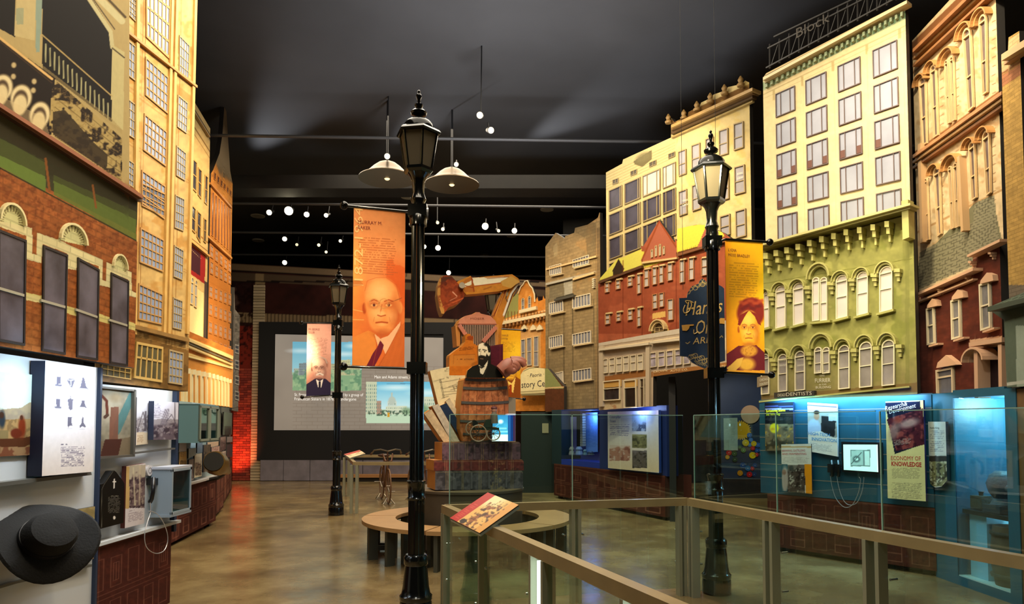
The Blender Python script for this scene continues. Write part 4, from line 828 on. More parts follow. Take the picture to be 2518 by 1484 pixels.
rq = [(680, 180, 720, 172, 720, 272, 680, 280), (787, 155, 830, 147, 830, 240, 787, 248), (903, 125, 948, 115, 948, 210, 903, 220), (995, 100, 1030, 92, 1032, 282, 997, 292), (1066, 52, 1112, 42, 1112, 215, 1066, 225), (1148, 30, 1190, 22, 1190, 195, 1148, 203), (1214, 16, 1256, 8, 1256, 178, 1214, 186), (1296, -10, 1346, -20, 1346, 155, 1296, 165), (1416, -40, 1465, -50, 1465, 175, 1416, 185), (1508, -60, 1558, -70, 1558, 145, 1508, 155), (1632, -60, 1690, -70, 1690, 105, 1632, 115),
      (682, 490, 728, 482, 728, 585, 682, 593), (792, 475, 834, 467, 834, 555, 792, 563), (905, 448, 950, 440, 950, 545, 905, 553), (997, 430, 1032, 422, 1032, 605, 997, 613), (1150, 295, 1196, 287, 1196, 432, 1150, 440), (1216, 282, 1260, 274, 1260, 415, 1216, 423), (1298, 345, 1354, 337, 1354, 545, 1298, 553)]
for q in rq: pxwin(Q2, QR, zq(zR2, *q), M('a8754a', rough=.5), RP, rows=(.5,), fw=.08, fd=.03); 
for q in rq[:15]: strip(Q2, QR, zq(zR2, q[0]-5, q[1], q[2]+5, q[3], q[2]+5, q[3]-16, q[0]-5, q[1]-14), 0, .04, RW, 'lintel')
for q in [(862, 1245, 875, 1241, 875, 1290, 862, 1294), (890, 1218, 903, 1214, 903, 1282, 890, 1286), (918, 1208, 931, 1204, 931, 1276, 918, 1280), (945, 1222, 958, 1218, 958, 1268, 945, 1272)]: pxwin(Q2, QR, zq(zR1, *q), RW, RP, fw=.15, fd=.02, arch=1)
c = zR2(1212, 650); hood(Q2, QR, c[0], c[1], 13, 18, .4, RW, .05, .1); mb = MB(); a = Q2.hit(*c); 
pxwin(Q2, QR, zq(zR2, 1168, 625, 1258, 612, 1258, 655, 1168, 668), RW, M('4c3c28', rough=.4), cols=(.5,), fw=.1, fd=.02, arch=.7)
vband(Q2, QR, (1472, 692), (1577, 653), (5, 5), .06, M('4c2e16', rough=.5)); vband(Q2, QR, (1664, 624), (1796, 584), (6, 6), .06, M('6a4020', rough=.5)); vband(Q2, QR, (1578, 644), (1664, 632), (4, 4), .04, RW)
def pa(p):
    p.fill('9c8c78').noise(.06, 12, 2); p.poly([(1470, 830), (1700, 800), (1700, 815), (1470, 850)], 'aaa090'); p.line([(1470, 858), (1690, 825)], 3, 'c0b090'); p.line([(1470, 852), (1690, 818)], 1.5, '6c5c44')
    p.poly([(1480, 926), (1590, 908), (1590, 924), (1480, 940)], '80542c'); p.poly([(1600, 914), (1790, 890), (1790, 905), (1600, 928)], '84582e')
    p.poly([(1640, 848), (1790, 830), (1790, 860), (1640, 872)], 'c0a880', .7)
    p.poly([(1483, 986), (1528, 980), (1528, 1002), (1483, 1006)], 'b0a080'); p.blot('8c5c3c', .5, 8, .6, 3, ((p.X > 1488) & (p.X < 1524) & (p.Y > 988) & (p.Y < 1004)).astype(float))
QA = facade('pale stone motor showroom print with a row of clerestory windows', Q3, [(1472, 843), (1700, 802), (1792, 786)], [(1472, 1008), (1606, 998), (1606.4, 925), (1792, 898)], pa, step=1.8)
AP = M('a8a090', rough=.3, var=.15, vs=6); AW = M('c8bca0', rough=.5)
for i in range(6): x = 655+i*69.5; pxwin(Q3, QA, zq(zR2, x, 935-i*9.4, x+53, 926-i*9.4, x+53, 1068-i*6, x, 1075-i*6), AW, AP, rows=(.45,), fw=.07, fd=.03)
for i in range(5): x = 1122+i*83; pxwin(Q3, QA, zq(zR2, x, 872-i*10, x+66, 862-i*10, x+66, 1008-i*8, x, 1018-i*8), AW, M('8f8894', rough=.3, var=.4, vs=9), rows=(.35,), fw=.06, fd=.03)
for q, pn, kw in [((665, 1150, 832, 1132, 832, 1335, 665, 1345), '2a2628', dict(rows=(.4,))), ((870, 1142, 990, 1130, 995, 1408, 872, 1415), '221c1a', dict(rows=(.28,))), ((1030, 1128, 1066, 1122, 1068, 1400, 1030, 1404), '3a2c20', dict(rows=(.3,)))]:
    o = pxwin(Q3, QA, zq(zR2, *q), AW, M(pn, rough=.2, var=.3), fw=.05, fd=.04, **kw)
for q in [(665, 1150, 832, 1132, 832, 1200, 665, 1215), (870, 1142, 990, 1130, 990, 1200, 870, 1210)]: strip(Q3, QA, zq(zR2, q[6], q[7], q[4], q[5], q[2], q[3], q[0], q[1]), .01, .018, M('b08a48', rough=.4), 'transom_light')
text('CROWN', Q3, zR2(1152, 1068), zR2(1285, 1052), 5, M('d8c090'), QA, d=.01); text('AUTO CO.', Q3, zR2(1315, 1058), zR2(1490, 1042), 5, M('d8c090'), QA, d=.01); text('AUTO', Q3, zR2(1790, 1016), zR2(1860, 1008), 5, M('d8c090'), QA, d=.01)
for q in [(608, 830, 1100, 770), (1115, 760, 1750, 690)]: a, b = zR2(q[0], q[1]), zR2(q[2], q[3]); vband(Q3, QA, a, b, (5, 5), .08, M('b5aa94', rough=.5), 'cornice')
for x in (612, 1072): strip(Q3, QA, zq(zR2, x, 1400 if x < 1000 else 1395, x+36, 1398, x+36, 800 if x < 1000 else 770, x, 806 if x < 1000 else 776), 0, .05, M('a89a84', rough=.5), 'pilaster')
# ---- grey-brown brick warehouse
K = wall((.78, 16.5), (1.93, 14.8))
def pk(p):
    p.fill('8a7450').noise(.12, 7, 3); p.vgrad(1340, 700, 1480, 1010, '6e6650', 0.1, .5); p.blot('a07a4a', .6, 25, .5, 6, (p.Y < 720).astype(float))
    p.poly([(1385, 520), (1465, 548), (1465, 640), (1445, 640), (1440, 585), (1395, 560)], '5c5038', .5)
    for (y0, y1, w, c) in [(662, 630, 4, 'b89c6c'), (698, 668, 5, '9c9480'), (706, 676, 2, '4c4434')]: p.line([(1342, y0), (1466, y1)], w, c)
    p.poly([(1350, 700), (1386, 692), (1388, 728), (1352, 738)], '6c6450', .8); p.poly([(1386, 688), (1408, 684), (1408, 722), (1388, 726)], 'a09c8c', .9)
    p.line([(1370, 734), (1408, 724)], 7, '3c382c')
    for x in (1349, 1386, 1388, 1407, 1409, 1460): p.line([(x, 735), (x, 1010)], 1.3, '50452f', .8)
    p.rect(1464, 560, 1482, 1012, '5e4c34', .6); p.line([(1466, 560), (1466, 1010)], 2, 'a08458', .7)
    p.poly([(1360, 606), (1370, 594), (1372, 626), (1362, 632)], 'a08e68', .8)
KT = facade('grey-brown brick warehouse print with barred ribbon windows', K, [(1341, 606), (1366, 572), (1388, 586), (1390, 580), (1412, 572), (1414, 560), (1445, 552), (1470, 535), (1474, 522), (1478, 524)], [(1341, 1012), (1478, 1008)], pk, step=1.7, brick=(.2, .07, .01, .78))
KF = M('c8bca4', rough=.5); KP = M('6c6e76', rough=.3, var=.2)
kq = [(130, 22, 245, -10, 250, 85, 135, 110), (362, -45, 520, -95, 520, -8, 362, 32), (128, 380, 262, 345, 268, 460, 128, 490), (358, 325, 535, 282, 538, 400, 358, 435), (128, 715, 262, 688, 264, 800, 128, 828), (358, 688, 540, 650, 542, 768, 358, 798), (185, 1070, 264, 1050, 268, 1165, 200, 1180), (360, 1045, 542, 1015, 545, 1130, 360, 1155)]
for q in kq:
    pxwin(K, KT, zq(zR2, *q), KF, KP, cols=(.16, .32, .48, .64, .8), fw=.06, fd=.03); a = zR2(q[6], q[7]); b = zR2(q[4], q[5]); vband(K, KT, a, b, (2.5, 2.5), .06, M('b8a47c', rough=.5), 'window_sill')
for (a, b, h, d, c) in [((1342, 660), (1466, 628), 4, .04, 'b89c6c'), ((1342, 696), (1408, 680), 5, .05, '9a9484'), ((1408, 684), (1460, 668), 5, .05, 'b49a6c'), ((1362, 735), (1410, 724), 5, .08, '3c382e')]: vband(K, KT, a, b, (h, h), d, M(c, rough=.6), 'cornice')
for k in range(5): strip(K, KT, zq(zR2, 545, 150+k*20, 565, 145+k*20, 565, 135+k*20, 545, 140+k*20), 0, .05, KF, 'quoin')
# ---- dark roof house in front of the warehouse (green roof, brown wall)
K2 = K.off(.16)
def pk2(p): p.fill('52301c').noise(.12, 5, 3); p.poly([(1320, 905), (1348, 905), (1386, 955), (1320, 955)], '7c8250'); p.line([(1335, 954), (1388, 951)], 3, 'c8a878')
K2T = facade('small green-roofed house print right of the history centre sign', K2, [(1340, 905), (1348, 906), (1387, 950)], [(1340, 1011), (1387, 1008)], pk2, step=1.6)
# ---- orange baroque hall with gable, far centre
H = wall((-.25, 17.9), (.86, 17.3))
def phl(p):
    p.fill('c07a30').noise(.1, 7, 3); p.blot('d89a50', .58, 14, .5, 5)
    p.poly([(1225, 740), (1275, 720), (1275, 770), (1225, 790)], '8c8a4c'); p.line([(1225, 797), (1345, 768)], 5, '7a4c1e'); p.line([(1225, 790), (1345, 762)], 3, 'd8b080')
    m = ((p.X % 8) < 3) & (p.Y > 765) & (p.Y < 800-(p.X-1225)*.1); p.mix(m.astype(float), '6c4826', .7)
    p.line([(1225, 812), (1345, 800)], 2, 'a86c30')
    m = ((p.Y > 800) & (p.Y < 905) & (((p.X > 1280) & (p.X < 1330)))).astype(float); p.mix(m, 'd0b890', .5)
HT = facade('orange baroque hall print with a curved white-edged gable', H, [(1222, 745), (1262, 730), (1270, 722), (1275, 714), (1281, 702), (1287, 698), (1291, 690), (1298, 688), (1303, 700), (1309, 706), (1316, 722), (1317, 738), (1321, 729), (1324, 740), (1334, 737), (1336, 726), (1339, 734), (1346, 732)], [(1222, 1010), (1346, 1010)], phl, step=1.5)
HW = M('d8c8a0', rough=.5)
zH = zc(980, 620, 3.9045)
for q, kw in [((1185, 460, 1212, 452, 1212, 570, 1185, 578), dict(arch=1, rows=(.5,))), ((1248, 440, 1275, 432, 1275, 552, 1248, 560), dict(arch=1, rows=(.5,))),
          ((1180, 840, 1222, 832, 1222, 1085, 1185, 1090), dict(rows=(.5,))), ((1236, 825, 1282, 817, 1282, 1085, 1238, 1090), dict(rows=(.5,))), ((1302, 812, 1348, 804, 1348, 1095, 1302, 1095), dict(rows=(.5,)))]:
    pxwin(H, HT, zq(zH, *q), HW, M('7c7c84', rough=.3, var=.2), fw=.09, fd=.04, **kw)
mb = MB(); o = [(1275, 722), (1281, 706), (1287, 700), (1291, 692), (1298, 690), (1303, 701), (1310, 709), (1315, 724), (1316, 742)]; H3 = [H.pt(*H.hit(x, y), .02) for x, y in o]; mb.tube(H3, .018, 6); mb.build('gable_trim', HW, HT)
strip(H, HT, [(1222, 800), (1342, 776), (1342, 768), (1222, 792)], 0, .1, HW, 'cornice'); strip(H, HT, [(1276, 770), (1318, 760), (1318, 752), (1276, 762)], 0, .1, HW, 'cornice')
for k in range(12): x = 1232+k*9.4; y = 797-k*2.; strip(H, HT, [(x, y+9), (x+4, y+8), (x+4, y), (x, y+1)], 0, .12, M('8c5c28', rough=.6), 'bracket')
for x in (1288, 1310, 1326): strip(H, HT, [(x-8, 812), (x+8, 809), (x+5, 802), (x, 797), (x-5, 804)], 0, .08, HW, 'ornament')
# dark set wall filling behind the sculpture
tag(MB().hexa([(1.5, 20.0, 0), (8.5, 18.4, 0), (8.5, 18.5, 0), (1.5, 20.1, 0), (1.5, 20.0, 7.6), (8.5, 18.4, 7.6), (8.5, 18.5, 7.6), (1.5, 20.1, 7.6)]).build('wall_side', M('1a1814', rough=.9)), kind='structure')
# ================================================================== exhibit units along the left
def photo(p, x0, y0, x1, y1, sky, mid, dark, seed=1, hor=.45, slope=0.):
    Y = p.Y-(p.X-x0)*slope; m = ((p.X >= x0) & (p.X < x1) & (Y >= y0) & (Y < y1)).astype(float); p.mix(m, sky)
    h = y0+(y1-y0)*hor; g = np.clip((Y-h)/(.12*(y1-y0))+.5+(vnoise(p.X, Y, (x1-x0)/5, seed)-.5)*2.4, 0, 1); p.mix(m*g, mid)
    p.blot(dark, .5, (x1-x0)/5, .85, seed+2, m*g); p.blot(sky, .63, (x1-x0)/9, .8, seed+5, m*g)
def board(name, F, quad, paint, label, cat='panel', thick=.02, d=.04, step=1.6, edge='1c1c22', group=None, **kw):
    kw.setdefault('rough', .4); return panel(name, F, quad, paint, thick=thick, d=d, step=step, edge=edge, label=label, cat=cat, group=group, **kw)
def cabinet(label, F, x0, x1, zt, paint, deep=.5, foot=.06, d=0.):
    """x0, x1: photograph columns of its two ends on the frame's plane"""
    u0 = F.hit(x0, HOR, d)[0]; u1 = F.hit(x1, HOR, d)[0]; t = thing('base_cabinet', label, 'cabinet', F.pt((u0+u1)/2, 0, d-deep/2), 'brown base cabinets along the walls')
    q = [proj(F.pt(u0, zt, d)), proj(F.pt(u1, zt, d)), proj(F.pt(u1, foot, d)), proj(F.pt(u0, foot, d))]
    cutout('front', F, [q[0], q[1]], [q[3], q[2]], paint, parent=t, thick=.02, step=2., d=d, edge='3a1e16')
    mb = MB(); F.box(mb, u0, u1, foot, zt, d-deep, d-.02); mb.build('body', M('40221a', rough=.6), t)
    for u in (u0+.12, u1-.12):
        for dd in (d-.1, d-deep+.1): mb = MB(); F.box(mb, u-.04, u+.04, 0, foot, dd-.04, dd+.04); mb.build('foot', M('0c0c0c'), t)
    return t
BR = '462019'
def p_cab(seed, n=5):
    def f(p):
        p.fill(BR).noise(.12, 8, seed); p.blot('5e2c20', .6, 12, .4, seed)
        x0, x1 = p.X.min(), p.X.max(); ln = '9c6c58'
        # printed outlines of doors and windows follow the board itself
        nu, nv = p.X.shape; U = np.repeat(np.linspace(0, 1, nu)[:, None], nv, 1); V = np.repeat(np.linspace(0, 1, nv)[None, :], nu, 0)
        w = 1.1/nu; h = 1.3/nv; r = np.random.RandomState(seed)
        def rect(a, b, c, d): 
            m = (U >= a) & (U <= b) & (V >= c) & (V <= d) & ~((U > a+w*.9) & (U < b-w*.9) & (V > c+h*.9) & (V < d-h*.9)); p.mix(m.astype(float), ln, .42)
        for k in range(n):
            a = (k+.12)/n; b = (k+.78)/n; rect(a, b, .5, .9-.1*r.rand()); rect(a, b, .06, .36)
            if k % 3 == 1: rect(a+.16/n, b-.16/n, .56, .76); rect(a+.3/n, b-.3/n, .56, .76)
            if k % 2: rect(a, b, .06, .2)
        rect(.0, 1, .40, .46)
        m = (np.abs(V-.98) < h) | (np.abs(U-.5/n) < w*.6); p.mix(m.astype(float), ln, .3)
    return f
def ledge(F, q, name='ledge', mat=None, par=None, d1=.06): return strip(F, par, q, 0, d1, mat or M('6c6c66', rough=.4, metal=.5), name)
BW = M('c4c8cc', rough=.5); NAVY = M('20304a', rough=.4)
# ---- unit 1, nearest
U1 = F1.off(-.05)
w1 = thing('display_wall', 'pale lit display wall nearest at the left edge, under the brick store print', 'display wall', U1.pt(U1.hit(100, HOR)[0], 0, -.05))
a, b = U1.hit(-60, HOR)[0], U1.hit(236, HOR)[0]
mb = MB(); U1.box(mb, a, b, 0, 2.0, -.08, 0); mb.build('backing', BW, w1)
ledge(U1, [(-20, 1198), (226, 1167), (224, 1159), (-20, 1188)], par=w1); ledge(U1, [(-20, 1452), (40, 1434), (226, 1392), (226, 1386), (40, 1428), (-20, 1445)], par=w1, d1=.03)
mb = MB(); u = U1.hit(238, HOR)[0]; U1.box(mb, u-.012, u+.012, 0, 2.0, -.1, .025); mb.build('post', NAVY, w1)
def f(p):
    p.fill('b9cdd2').noise(.04, 10); p.vgrad(-20, 900, 110, 1010, 'c8d4c8', 0, 1); m = (p.Y > 1000-(p.X-40)*.2+(vnoise(p.X, p.Y, 25, 4)-.5)*14).astype(float); p.mix(m, '8c7c68', .9); p.blot('a89878', .5, 20, .6, 3, m)
    p.rect(-20, 1030, 100, 1130, '9a7c50'); p.blot('6a5438', .5, 12, .6, 8, (p.Y > 1030).astype(float)); p.rect(-20, 1058, 20, 1082, '7c6c48')
    p.poly([(-20, 1080), (60, 1075), (82, 1070), (78, 1090), (60, 1098), (-20, 1098)], '4c2a18'); p.ell(54, 1050, 9, 26, '6e2a14', 1, .3); p.ell(53, 1026, 4, 6, '4c2a1c'); p.ell(40, 1065, 14, 12, '5c2414'); p.ell(5, 1030, 8, 22, '26303a', 1, .3); p.ell(4, 1020, 6, 8, '3a2418')
    p.rect(-20, 1098, 100, 1125, '8a6c4c'); p.blot('5c2c1c', .45, 14, .7, 4, (p.Y > 1098).astype(float))
board('photo_print', U1, [(-20, 912), (97, 922), (92, 1117), (-20, 1123)], f, 'sepia mural photo of two figures in a canoe at the left edge', 'photograph', d=.02)
zP = zc(0, 880, 4.6375)
def f(p):
    p.fill('cdd3e6').noise(.03, 8); p.vgrad(90, 885, 240, 1172, 'd6c8bc', 0, .9)
    G_ = '4c4a5c'
    for cx, cy, k in [(665, 270, 0), (808, 285, 1), (945, 295, 2), (660, 525, 0), (803, 525, 3), (945, 525, 4), (797, 728, 5), (942, 735, 6)]:
        def P(*a): return [zP(cx+a[i], cy+a[i+1]) for i in range(0, len(a), 2)]
        if k == 0: p.poly(P(-20, -60, 30, -60, 28, 25, -18, 25), G_, .85); p.poly(P(-38, 25, 42, 30, 36, 50, -34, 46), G_, .8)
        elif k == 1: p.poly(P(-45, -30, -20, -55, 30, -50, 45, -30, 15, 50, 0, 50), G_, .8); p.line(P(0, -30, 2, 30), 2, 'cdd3e6'); p.line(P(-25, -35, 28, -35), 2, 'cdd3e6')
        elif k == 2: p.poly(P(-5, -72, 15, -72, 38, 30, 66, 60, 40, 55, -20, 45, -55, 55, -28, 30), G_, .8)
        elif k == 3: p.poly(P(-5, -95, 5, -95, 5, -65, 32, -55, 22, 60, 0, 70, -18, 55, -34, -55, -5, -65), G_, .8)
        elif k == 4: p.poly(P(-15, -45, 18, -45, 25, 10, 48, 45, 20, 35, -10, 30, -36, 30, -20, 0), G_, .85)
        elif k == 5: p.poly(P(-25, -60, 25, -60, 18, 0, 30, 40, 0, 40, -20, 65, -28, 30), G_, .85)
        else: p.poly(P(-5, -65, 8, -65, 12, 0, 35, 40, 30, 60, 0, 40, -32, 60, -35, 35, -10, 5), G_, .85)
        a = zP(cx-30, cy+ (75 if k != 2 else 90)); p.line([a, (a[0]+12, a[1])], 1, '8888a0', .6)
    p.text(150, 1098, 209, 1148, 12, '5c5468', .75, -.02, .08); p.text(150, 1091, 168, 1095, 1, '4c4458', .8)
hp = board('poster', U1, [(110, 886), (236, 903), (229, 1159), (103, 1170)], f, 'tall pale poster of eight small grey hat drawings', 'poster', thick=.085, d=.095, edge='141a34')
def f(p): p.fill('9c8a5c').noise(.15, 12); p.blot('7c6c44', .5, 20, .6, 4); p.ell(205, 1268, 10, 5, '5c4c2c', .8, .4); p.vgrad(60, 1330, 240, 1400, '7a5c38', 0, .7)
board('photo_print', U1, [(96, 1268), (234, 1244), (230, 1373), (92, 1406)], f, 'yellowed map-like panel behind the black felt hat', 'panel', d=.03)
# black felt hat hung low on the wall
c = at(112, 1325, 4.05); hat = thing('felt_hat', 'big black felt hat hung low on the nearest left display wall', 'hat', c); HM = M('050506', rough=.85, bump=.2, bs=90)
nz_ = np.array([.72, -.45, .55]); nz_ /= np.linalg.norm(nz_); nx_ = np.cross(nz_, [0, 0, 1.]); nx_ /= np.linalg.norm(nx_); ny_ = np.cross(nx_, nz_); Rh = np.stack([nx_, ny_, nz_], 1)
mb = MB().lathe([(.24, -.012), (.27, -.01), (.285, .0), (.27, .012), (.15, .012), (.145, .03), (.14, .09), (.12, .125), (.06, .14), (.002, .132)], (0, 0, 0), 36); v = np.vstack(mb.v); rr = np.hypot(v[:, 0], v[:, 1]); an = np.arctan2(v[:, 1], v[:, 0]); v[:, 2] += np.where(rr > .16, .05*np.cos(2*an)*(rr/.28)**2, 0); v[:, 1] *= .9
mkobj('felt', v@Rh.T+c, mb.f, HM, hat, True); mb = MB().lathe([(.15, .014), (.148, .04), (.143, .04)], (0, 0, 0), 36); v = np.vstack(mb.v); v[:, 1] *= .9; mkobj('hat_band', v@Rh.T+c, mb.f, M('1c1c20', rough=.4), hat, True)
MB().tube([c-nz_*.01, U1.pt(*U1.hit(90, 1330), 0)], .02, 8).build('peg', M('202020'), hat)
# ---- unit 2
U2 = wall((-3.0, 4.6), (-3.0, 6.5))
w2 = thing('display_wall', 'pale lit display wall with the framed painting, second from the left', 'display wall', U2.pt(U2.hit(330, HOR)[0], 0, -.05))
a, b = U2.hit(232, HOR)[0], U2.hit(434, HOR)[0]; mb = MB(); U2.box(mb, a, b, .74, 1.9, -.1, -.02); mb.build('backing', BW, w2)
mb = MB(); U2.box(mb, b-.045, b, .66, 1.9, -.14, .02); mb.build('post', NAVY, w2)
ledge(U2, [(243, 1126), (431, 1104), (431, 1100), (243, 1121)], par=w2, d1=.04); mb = MB(); U2.box(mb, a, b, .735, .76, -.1, .06); mb.build('counter', BW, w2)
cabinet('large brown cabinet under the phone and glass box, nearest at the left', U2, 229, 427, .735, p_cab(3, 5), d=.03)
ft = thing('framed_painting', 'framed painting of a raised arm and teal sash, left of the small posters', 'painting', U2.pt(*U2.hit(288, 1125), .02))
def f(p):
    p.fill('7c7462').noise(.2, 14); p.ell(262, 1000, 28, 40, 'b8b09c', .8, .6); p.poly([(320, 962), (333, 975), (296, 1062), (276, 1085), (282, 1040)], '3c6464', .85)
    p.line([(250, 972), (262, 985), (264, 1020)], 7, '5c2c1c'); p.line([(264, 1020), (258, 1025)], 8, '4c3428'); p.poly([(272, 1000), (292, 1000), (290, 1080), (268, 1080)], '6c4434', .9)
    p.poly([(247, 1085), (332, 1072), (332, 1125), (245, 1125)], '6a5c48'); p.poly([(258, 1080), (300, 1078), (290, 1122), (246, 1122)], '3c1c14', .9); p.ell(285, 975, 14, 12, '8c7c60', .8, .5)
panel('picture', U2, [(246, 953), (331, 961), (327, 1119), (244, 1124)], f, parent=ft, thick=.02, d=.05, step=1.6, edge='2a2622')
for q in [[(242, 953), (333, 962), (333, 957), (242, 948)], [(242, 1128), (329, 1122), (329, 1117), (242, 1122)], [(328, 1122), (332, 1122), (336, 958), (331, 957)]]: strip(U2, ft, q, .02, .075, M('5c584e', rough=.35, metal=.3), 'frame')
def f(p): p.fill('b9b2b4'); photo(p, 335, 975, 370, 1062, 'b8b4b8', '8c8484', '5a5054', 4, .6); p.poly([(355, 1010), (361, 1010), (360, 1060), (354, 1060)], '4c4448', .8); p.line([(338, 1058), (352, 1012), (362, 1056)], 2, '4c4448'); p.rect(335, 1062, 372, 1095, 'c4b298'); p.text(337, 1070, 352, 1088, 5, '8c6c4c', .6)
board('poster', U2, [(335, 976), (367, 979), (368, 1090), (334, 1094)], f, 'small pale poster of a drilling derrick beside the framed painting', 'poster', thick=.012, d=.0)
def f(p):
    p.fill('c0bcc6'); photo(p, 376, 1030, 442, 1085, '8c8488', '5c5058', '352c34', 7, .2); p.text(378, 992, 396, 1028, 9, '6c6474', .7)
    for k in range(6): p.line([(394+k*3, 1045), (406+k*2, 1005)], 1.2, '5c5460', .8); p.line([(396, 1010+k*6), (420+k, 1018+k*6)], 1, '5c5460', .7)
    p.line([(430, 988), (430, 1040)], 2, '4c4450'); p.line([(410, 1035), (422, 1018), (432, 1040)], 1.5, '4c4450')
board('poster', U2, [(377, 985), (441, 989), (437, 1080), (377, 1081)], f, 'poster of a collapsed steel frame with a thick navy edge', 'poster', thick=.045, d=.055, edge='1a2238')
def f(p):
    p.fill('16140f'); p.text(266, 1222, 296, 1262, 12, '6c665c', .7, -.04, .1); p.text(272, 1218, 292, 1221, 1, '8c8678', .8); p.rect(279.5, 1176, 282, 1200, 'cfc8c0'); p.rect(276, 1182, 286, 1184.6, 'cfc8c0'); p.ell(281, 1272, 3, 4.5, 'd8d0c4')
    p.line([(250, 1296), (250, 1204), (255, 1192), (278, 1158)], .9, '7c786c', .8)
cutout('tombstone_sign', U2, [(245, 1208), (247, 1190), (256, 1188), (276, 1157), (281, 1156), (286, 1160), (301, 1180), (303, 1183), (306, 1188)], [(245, 1300), (306, 1284)], f, thick=.05, d=.06, step=1.5, edge='050506', label='black pointed gravestone-shaped panel with a white cross', cat='panel', rough=.3)
def f(p):
    p.fill('c9bfc0'); photo(p, 318, 1142, 358, 1248, 'a89c88', '6c5858', '3c2c30', 9, .3); p.rect(305, 1146, 318, 1250, 'b89860'); p.line([(328, 1150), (332, 1240)], 4, 'c4b898', .7); p.line([(344, 1146), (343, 1240)], 4, 'b8a890', .7); p.text(315, 1262, 352, 1284, 7, '7c6c74', .7, -.2); p.text(318, 1255, 332, 1258, 1, '6c5c64', .7, -.2)
board('photo_print', U2, [(308, 1146), (358, 1138), (358, 1285), (307, 1298)], f, 'upright sepia photo panel with a caption, right of the black gravestone shape', 'panel', thick=.035, d=.045, edge='4c1c14')
ear = thing('speaker_plate', 'small round white speaker plate above the black phone handset', 'speaker', U2.pt(*U2.hit(366, 1172), 0)); c = U2.hit(366, 1156)
mb = MB(); mb.tube([U2.pt(*c, -.02), U2.pt(*c, .01)], .045, 20); mb.build('disc', M('c8c4c8', rough=.4), ear); mb = MB()
for k in range(12): a = 2*pi*k/12; mb.ball(U2.pt(c[0]+.022*cos(a), c[1]+.022*sin(a), .01), .004, 6)
tag(mb.build('holes', M('50505a'), ear), kind='stuff')
ph_ = thing('phone_handset', 'black phone handset hung on the left display wall with a steel cord', 'phone', U2.pt(*U2.hit(370, 1235), .05))
P = lambda x, y, d: U2.pt(*U2.hit(x, y, d), d)
MB().tube([P(377, 1176, .06), P(377, 1190, .09), P(376, 1210, .095), P(373, 1226, .08), P(369, 1233, .06)], [.018, .018, .016, .017, .018], 10).build('grip', M('101014', rough=.3), ph_, smooth=True)
mb = MB(); q = U2.hit(371, 1182); U2.box(mb, q[0]-.035, q[0]+.03, q[1]-.03, q[1]+.025, -.02, .06); mb.build('cradle', M('101014', rough=.3), ph_)
cd = []
for k in range(33):
    t = k/32; a = -pi/2+2*pi*t; x = 384+28*cos(a)*(.25+.75*min(1, (1+sin(-a+0))/1.2)); y = 1318-0+44*sin(a)
    cd.append((x, y))
loop = [(369, 1235), (370, 1258), (362, 1285), (356, 1310), (357, 1335), (366, 1351), (384, 1360), (402, 1354), (411, 1336), (412, 1315), (405, 1290), (392, 1268), (378, 1258), (366, 1256)]
def smoothp(pts, n=4):
    out = []
    for i in range(len(pts)-1):
        p0 = np.array(pts[max(i-1, 0)], float); p1 = np.array(pts[i], float); p2 = np.array(pts[i+1], float); p3 = np.array(pts[min(i+2, len(pts)-1)], float)
        for k in range(n):
            t = k/n; out.append(.5*((2*p1)+(-p0+p2)*t+(2*p0-5*p1+4*p2-p3)*t*t+(-p0+3*p1-3*p2+p3)*t**3))
    out.append(np.array(pts[-1], float)); return out
MB().tube([P(x, y, .10) for x, y in smoothp(loop)], .0035, 6).build('cord', M('c8c8cc', rough=.3, metal=.6), ph_, smooth=True)
# glass box sticking out from the wall
gb = thing('display_box', 'grey glass-fronted display box right of the black phone', 'display case', (-2.9, 5.93, .85))
d0, d1, z0, z1, X = 5.77, 6.12, .845, 1.24, -2.83
GB = M('8a98a4', rough=.4)
mb = MB(); mb.box(((-3.0+X)/2, d0+.008, (z0+z1)/2), (.17, .016, z1-z0)); mb.build('side_panel', GB, gb); mb = MB(); mb.box(((-3.0+X)/2, d1, (z0+z1)/2), (.17, .016, z1-z0)); mb.build('side_panel', GB, gb)
mb = MB(); mb.box(((-3.0+X)/2, (d0+d1)/2, z1), (.18, d1-d0+.02, .02)); mb.build('top', M('b0b4c0', rough=.4), gb); mb = MB(); mb.box(((-3.0+X)/2, (d0+d1)/2, z0), (.18, d1-d0+.02, .02)); mb.build('bottom', GB, gb)
for y, z, dy, dz in [((d0+d1)/2, z1-.02, d1-d0, .02), ((d0+d1)/2, z0+.02, d1-d0, .02), (d0+.012, (z0+z1)/2, .02, z1-z0), (d1-.01, (z0+z1)/2, .02, z1-z0)]: MB().box((X, y, z), (.012, dy, dz)).build('frame', GB, gb)
MB().box((X-.004, (d0+d1)/2, (z0+z1)/2), (.004, d1-d0-.04, z1-z0-.04)).build('glass', glass_mat((.6, .75, .75)), gb)
MB().lathe([(.03, 0), (.03, .12), (.012, .16), (.012, .22)], (-2.91, 5.9, z0+.01), 14).build('small_bottle', M('1c4c50', rough=.2), None, smooth=True)
tag(bpy.context.scene.objects['small_bottle'], 'dark green bottle inside the grey glass-fronted display box', 'bottle')
